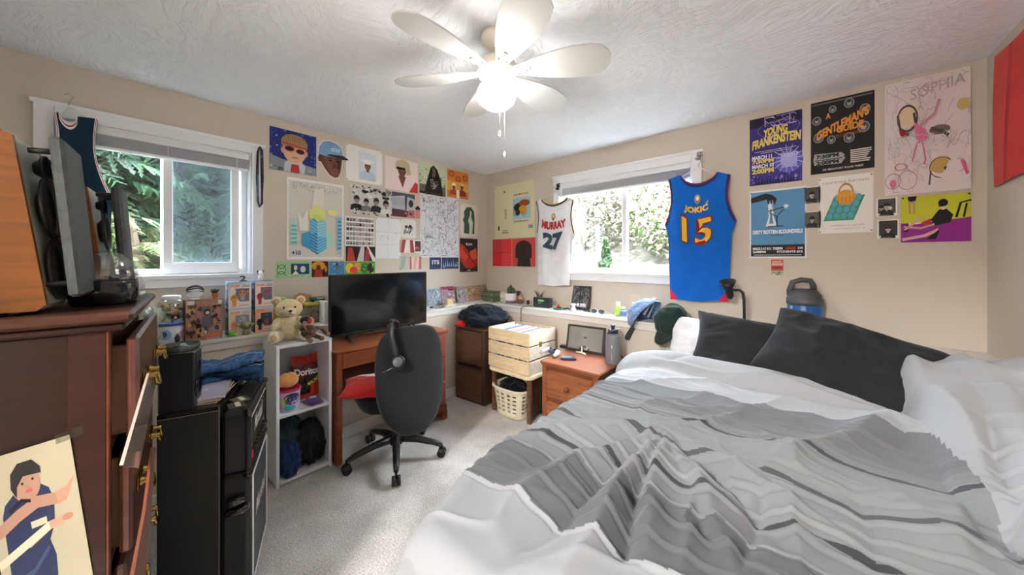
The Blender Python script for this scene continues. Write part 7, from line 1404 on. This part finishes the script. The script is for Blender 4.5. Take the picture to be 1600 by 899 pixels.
# jeans folded in a heap
def foldcloth(name, label, loc, rz, L, Wd, H, col, seed, taper=.3, fin='denim', layers=3, cuff=None):
    root = thing(name, label, 'jeans', loc, rz)
    for k in range(layers):
        def g(u, v, k=k):
            a = 2*PI*v; wd = Wd*(1-taper*u)*(1+.12*noise.noise(Vector((u*3, k, seed)))); th = H/layers*.62
            x = (u-.5)*L; y = wd/2*sup(math.cos(a), 3)+.018*math.sin(u*5+k*2+seed); z = th*sup(math.sin(a), 2.4)*(1+.3*math.sin(u*9+k))
            w = noise.noise(Vector((u*9, v*4+k, seed)))*.006+.004*(1-2*abs(noise.noise(Vector((u*16, math.cos(a)*2+k, seed+2)))))
            return Vector((x, y+w, H/layers*(k+.55)+z+w+.01*math.sin(u*4+k*1.7)))
        mb = MB(); mb.grid(g, 60, 28, [col, '#2e4a70', '#466a98', '#26405f'][k % 4] if k else col, fin)
        for e_u in (0, 1): mb.add([g(e_u, j/28) for j in range(28)], [tuple(range(28))], '#16243a', fin)
        o = mb.obj('folded_layer', parent=root)
        s_b = MB(); s_b.tube([g(i/30, .30)+Vector((0, 0, .001)) for i in range(31)], .0014, '#b8c4d0', 'fabric', 5); s_b.obj('seam', parent=o)
    return root
jl = BM @ Vector((-.26, .04, BH+.024)); foldcloth('jeans', 'dark blue denim jeans folded in a loose heap between small speaker and amplifier', ((jl-RT*.085).x, (jl-RT*.085).y, BH+.001), aang+math.radians(95), .25, .17, .10, '#3a5c88', 5)
j2 = at(350, 578, 1.46); foldcloth('jeans', 'rolled dark denim leg lying on the back of the heap toward the shelf unit', (j2.x-.05-RT.x*.02, j2.y-RT.y*.02, .749), aang+math.radians(75), .18, .10, .07, '#27405f', 9, .1, layers=2)
k2 = AM @ Vector((-.17, -.05, .7155))
for i in range(2):
    c = AM @ Vector((-.06-.062*i, -.05, .7155)); o = thing('disc_case', ['clear disc case nearest on top of the amplifier', 'second clear disc case along the top of the amplifier', 'third disc case with tan insert along the amplifier top', 'farthest disc case on the amplifier beside the jeans'][i], 'disc case', c, aang+.3+.2*i); MB().box(-.028, .028, -.026, .026, 0, .006, ['#6c6c60', '#8c8870', '#b89870', '#a8a48c'][i], 'gloss', .001).obj('case', parent=o); MB().box(-.026, .026, -.004, .012, .006, .0065, '#d8d4c0', 'paper', .0002).obj('insert', parent=o)
# ================================================================ the bed
BX0, BX1, BYH, BYF, BZ = 1.93, RX-.012, -LD-.03, -2.22, .56
bed = thing('bed', 'queen mattress in white fitted sheet on a low dark base along the right wall', 'bed', (BX0, BYF, 0))
bw2, bl2 = BX1-BX0, BYH-BYF
MB().box(.08, bw2-.0, .13, bl2-.0, .0, .26, '#3c3835', 'fabric', .01).obj('bed_base', parent=bed)
mb = MB()
def sm(a, b_, x): t = min(1, max(0, (x-a)/(b_-a))); return t*t*(3-2*t)
mb.box(.055, bw2, .10, bl2, .262, BZ-.012, '#dfe1e6', 'fabric', .05); mb.obj('mattress', parent=bed)
def vnoise(X, Y, seed):
    r = np.random.RandomState(seed); G = r.rand(64, 64); X = X % 63; Y = Y % 63
    i = X.astype(int); j = Y.astype(int); fx = X-i; fy = Y-j; fx = fx*fx*(3-2*fx); fy = fy*fy*(3-2*fy); i1 = (i+1) % 64; j1 = (j+1) % 64
    return ((G[i, j]*(1-fx)+G[i1, j]*fx)*(1-fy)+(G[i, j1]*(1-fx)+G[i1, j1]*fx)*fy)*2-1
def SS(a, b_, x): t = np.clip((x-a)/(b_-a), 0, 1); return t*t*(3-2*t)
# comforter: s across (0 = left mattress edge, negative hangs down the side), y along the bed
OV = .58; NS, NT = 330, 620
s = np.linspace(-OV, BX1-BX0-.004, NS); FO = .50
tt = np.linspace(-.50, BYF-FO, NT)
Sg, Tg = np.meshgrid(s, tt)                 # rows follow the length of the bed
X = BX0+Sg; Y = Tg.copy(); Z = np.zeros_like(X)
# fold lines drawn over the top of the bed (world x, y): + ridge, - valley
def W2(px, py, z=.60): p = onz(px, py, z); return (p.x, p.y)
folds = []
G0 = W2(1046, 676)
for (tx_, ty_, amp, wd) in ((838, 672, .022, .03), (815, 725, -.018, .03), (800, 770, .030, .035), (820, 850, -.022, .03), (885, 899, .034, .035), (975, 860, -.036, .022), (1010, 850, .034, .03), (1105, 850, -.022, .03), (1150, 899, .030, .035), (1260, 890, -.020, .035), (1320, 840, .020, .035)):
    folds.append(([G0, W2(tx_, ty_)], amp, wd))
for pts, amp, wd in (
    ([(1046, 676), (1130, 655), (1250, 640)], .014, .025), ([(905, 640), (980, 652), (1046, 672)], -.018, .02), ([(890, 652), (970, 670), (1040, 684)], .020, .02),
    ([(1180, 690), (1260, 740), (1400, 790), (1500, 870)], .018, .035), ([(1130, 700), (1220, 760), (1330, 830)], -.014, .03),
    ([(1195, 745), (1290, 700), (1400, 684), (1450, 700), (1490, 790), (1500, 870)], .045, .05), ([(1450, 690), (1470, 760), (1540, 840)], -.04, .04),
    ([(1000, 600), (1150, 615), (1300, 640)], .010, .02), ([(1010, 585), (1180, 598), (1380, 640)], -.008, .02), ([(990, 625), (1120, 640), (1300, 668), (1430, 700)], .012, .022),
    ([(1100, 575), (1260, 600), (1440, 650)], .008, .018), ([(1420, 610), (1470, 640), (1500, 690)], .03, .04), ([(1470, 720), (1530, 790), (1590, 830)], .035, .04), ([(1540, 730), (1570, 800), (1600, 870)], -.03, .03),
    ([(1090, 720), (1080, 790), (1060, 880)], .016, .02), ([(1190, 760), (1175, 820), (1150, 890)], -.016, .02), ([(1240, 780), (1250, 850), (1240, 899)], .014, .022), ([(1330, 760), (1360, 830), (1370, 899)], -.012, .025)):
    folds.append(([W2(*p) for p in pts], amp, wd))
def seg(X, Y, p, q):
    dx, dy = q[0]-p[0], q[1]-p[1]; L2 = dx*dx+dy*dy; t = np.clip(((X-p[0])*dx+(Y-p[1])*dy)/L2, 0, 1); return np.hypot(X-p[0]-t*dx, Y-p[1]-t*dy), t
wx = .022*vnoise(X*5+3, Y*5+9, 1); wy = .022*vnoise(X*5+13, Y*5+2, 2)
H = np.zeros_like(X)
for pts, amp, wd in folds:
    best = np.full_like(X, 9.); tb = np.zeros_like(X); n = len(pts)-1
    for i in range(n):
        d, t = seg(X+wx, Y+wy, pts[i], pts[i+1]); m_ = d < best; best = np.where(m_, d, best); tb = np.where(m_, (i+t)/n, tb)
    env = np.sqrt(np.clip(np.sin(np.clip(tb*.9+.06, 0, 1)*math.pi), 0, 1))
    H += amp*env*np.exp(-(best/wd)**1.35)
H = .075*np.tanh(H*1.65/.075)
H += .006*vnoise(X*7, Y*7, 3)+.010*vnoise(X*2.5+5, Y*3.5, 4)
cr1 = 1-2*np.abs(vnoise(X*4+Y*2.0, Y*8-X*3, 5)); H += .0045*np.clip(cr1, 0, 1)**3*3*SS(-.6, -1.0, Y)
cr2 = 1-2*np.abs(vnoise(X*2.2, Y*15+X*2, 6)); H += .010*np.clip(cr2, 0, 1)**2*(1-SS(-.95, -1.1, Y))
# cloth coordinate along the bed, drifting with the folds
Vc = -Y+.02*vnoise(X*2.2, Y*1.6, 7)+.15*H
# pin-tucks
tuckp = .078; ph = (Vc/tuckp) % 1.0; zone = SS(.90, 1.0, Vc)*(1-SS(2.02, 2.06, Vc))
tk = np.exp(-((ph-.5)/.085)**2); H += .0068*tk*zone*(1+.4*vnoise(X*22, Y*3, 8))
H -= .0045*np.exp(-((ph-.67)/.06)**2)*zone
# folded-back roll beside the pillows and the heap at the right wall
yr = -.60-.02*vnoise(X*2, X*0+1, 9)
H += .055*np.exp(-((Y-yr)/.075)**2)*(1-SS(3.05, 3.2, X))-.025*np.exp(-((Y-yr+.115)/.03)**2)
hx0 = 3.10+.05*np.sin(Y*4)+.03*vnoise(X*0+2, Y*4, 10)
heap = SS(0, .07, X-hx0)*(1-SS(-1.75, -2.1, Y)*0-SS(1.55, 1.95, -Y)); H += heap*(.10+.09*SS(-1.1, -.6, Y)+.035*vnoise(X*5, Y*3.5, 11)+.03*np.clip(1-2*np.abs(vnoise(X*6+2, Y*2.5, 12)), 0, 1))
# base height with draping over the side and the foot
zt = BZ+.035; Z = zt+.085*SS(-1.05, -.62, Y)*SS(-.1, .25, Sg)
kf = .10+.36*SS(-1.2, -2.15, Y); shf = .11*SS(-1.80, -2.25, Y)**1.3           # how far the side flares outward
d = np.clip(shf-Sg+.02, 0, 9)
rb = .10; a = np.clip(d/rb, 0, 1.0)
dropx = np.where(d < rb, np.sin(a*1.2)*rb/1.2, math.sin(1.2)*rb/1.2+(d-rb)*kf); dropz = np.where(d < rb, (1-np.cos(a*1.2))*rb/1.2, (1-math.cos(1.2))*rb/1.2+(d-rb)*np.sqrt(1-kf**2))
X2 = np.where(d > 0, BX0+shf+.02-dropx, X); Z -= dropz
side = SS(.02, .14, d)
fl = .030*np.sin(Y*17+2*vnoise(Y*3, Y*0, 13))+.02*vnoise(Y*6, d*2, 14)
X2 -= side*fl*SS(.05, .4, d); Z += H*(1-.7*side)
Z = np.where((d <= .03) & (Y > BYF), np.maximum(Z, BZ+.006), Z)
X2 -= side*H*.8
e = np.clip(BYF+.02-Y, 0, 9); a = np.clip(e/rb, 0, 1)
dy_ = np.where(e < rb, np.sin(a*1.3)*rb/1.3, math.sin(1.3)*rb/1.3+(e-rb)*.22); dz_ = np.where(e < rb, (1-np.cos(a*1.3))*rb/1.3, (1-math.cos(1.3))*rb/1.3+(e-rb)*.97)
Y2 = np.where(e > 0, BYF+.02-dy_, Y); Z -= dz_
Z = np.where(Z < .022, .022+.012*np.abs(vnoise(X*9, Y*9, 15))+.0*Z, Z)
# head end tucks down behind the roll
hd_e = SS(-.545, -.50, Y); Z -= hd_e*.075; 
X2 = np.minimum(X2, RX-.008)
# colour bands
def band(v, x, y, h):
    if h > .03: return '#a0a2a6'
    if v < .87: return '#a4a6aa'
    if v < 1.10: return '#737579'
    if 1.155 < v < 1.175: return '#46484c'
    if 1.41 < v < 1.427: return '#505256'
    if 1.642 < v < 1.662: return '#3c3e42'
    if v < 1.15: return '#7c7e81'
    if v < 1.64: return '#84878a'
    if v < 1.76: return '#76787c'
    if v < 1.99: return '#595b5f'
    return '#8c8e92'  # light grey foot band, its colour darkened for the shade at the foot
verts = np.stack([X2, Y2, Z], -1).reshape(-1, 3)-np.array([BX0, BYF, 0])
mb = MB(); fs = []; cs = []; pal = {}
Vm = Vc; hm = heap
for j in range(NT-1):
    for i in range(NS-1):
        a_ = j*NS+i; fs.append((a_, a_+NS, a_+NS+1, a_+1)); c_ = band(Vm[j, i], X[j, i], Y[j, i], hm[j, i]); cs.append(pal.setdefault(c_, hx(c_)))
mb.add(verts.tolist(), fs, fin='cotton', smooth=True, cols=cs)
cf_ = thing('comforter', 'rumpled grey banded comforter with pin-tuck rows spread over the bed', 'comforter', (BX0, BYF, 0))
o = mb.obj('cover', parent=cf_); md = o.modifiers.new('thickness', 'SOLIDIFY'); md.thickness = .012; md.offset = -1
# pillows
def pillow(name, label, c, size, M, col, seed, amp=.02, cr=.012):
    root = thing(name, label, 'pillow', c)
    def g(sg):
        def f(u, v):
            a = 2*u-1; b_ = 2*v-1; pin = 1-.09*(a*a*(1-b_*b_)+b_*b_*(1-a*a)); e = max(0, (1-a**4)*(1-b_**4)); h = size[2]/2*e**.42
            w = amp*noise.noise(Vector((a*1.3, b_*1.3, seed+sg)))*e+cr*(1-3.2*abs(noise.noise(Vector((a*2.0+b_*1.6, b_*1.4-a*1.2, seed+sg*3)))))*e+cr*.4*(1-3*abs(noise.noise(Vector((a*4-b_*2, b_*3+a, seed+4)))))*e
            return M @ Vector((a*size[0]/2*pin, b_*size[1]/2*pin, sg*(h+w*1.0)))
        return f
    mb = MB(); mb.grid(g(1), 64, 48, col, 'fabric'); mb.grid(g(-1), 40, 30, col, 'fabric'); mb.obj('pillowcase', parent=root)
    k = g(1); mb = MB(); mb.tube([k(0, i/20) for i in range(21)]+[k(i/20, 1) for i in range(21)]+[k(1, 1-i/20) for i in range(21)]+[k(1-i/20, 0) for i in range(21)], .003, col, 'fabric', 5); mb.obj('seam', parent=root)
    return root
RX_ = lambda x: Matrix.Rotation(math.radians(x), 4, 'X'); RZ_ = lambda x: Matrix.Rotation(math.radians(x), 4, 'Z'); RYY = lambda x: Matrix.Rotation(math.radians(x), 4, 'Y')
pillow('pillow', 'white pillow mostly hidden behind the long black pillow', (2.40, -.375, .745), (.62, .36, .13), RX_(62), '#dfe1e6', 2)
pillow('pillow', 'long black pillow leaning against the ledge below the gooseneck lamp', (2.62, -.43, .745), (.76, .42, .18), RZ_(-3) @ RYY(4) @ RX_(58), '#2c2d30', 5, .02, .01)
pillow('pillow', 'plump black pillow slumped on the right against the first black pillow', (2.92, -.48, .77), (.66, .44, .27), RZ_(-12) @ RYY(14) @ RX_(46), '#2a2b2e', 8, .03, .012)
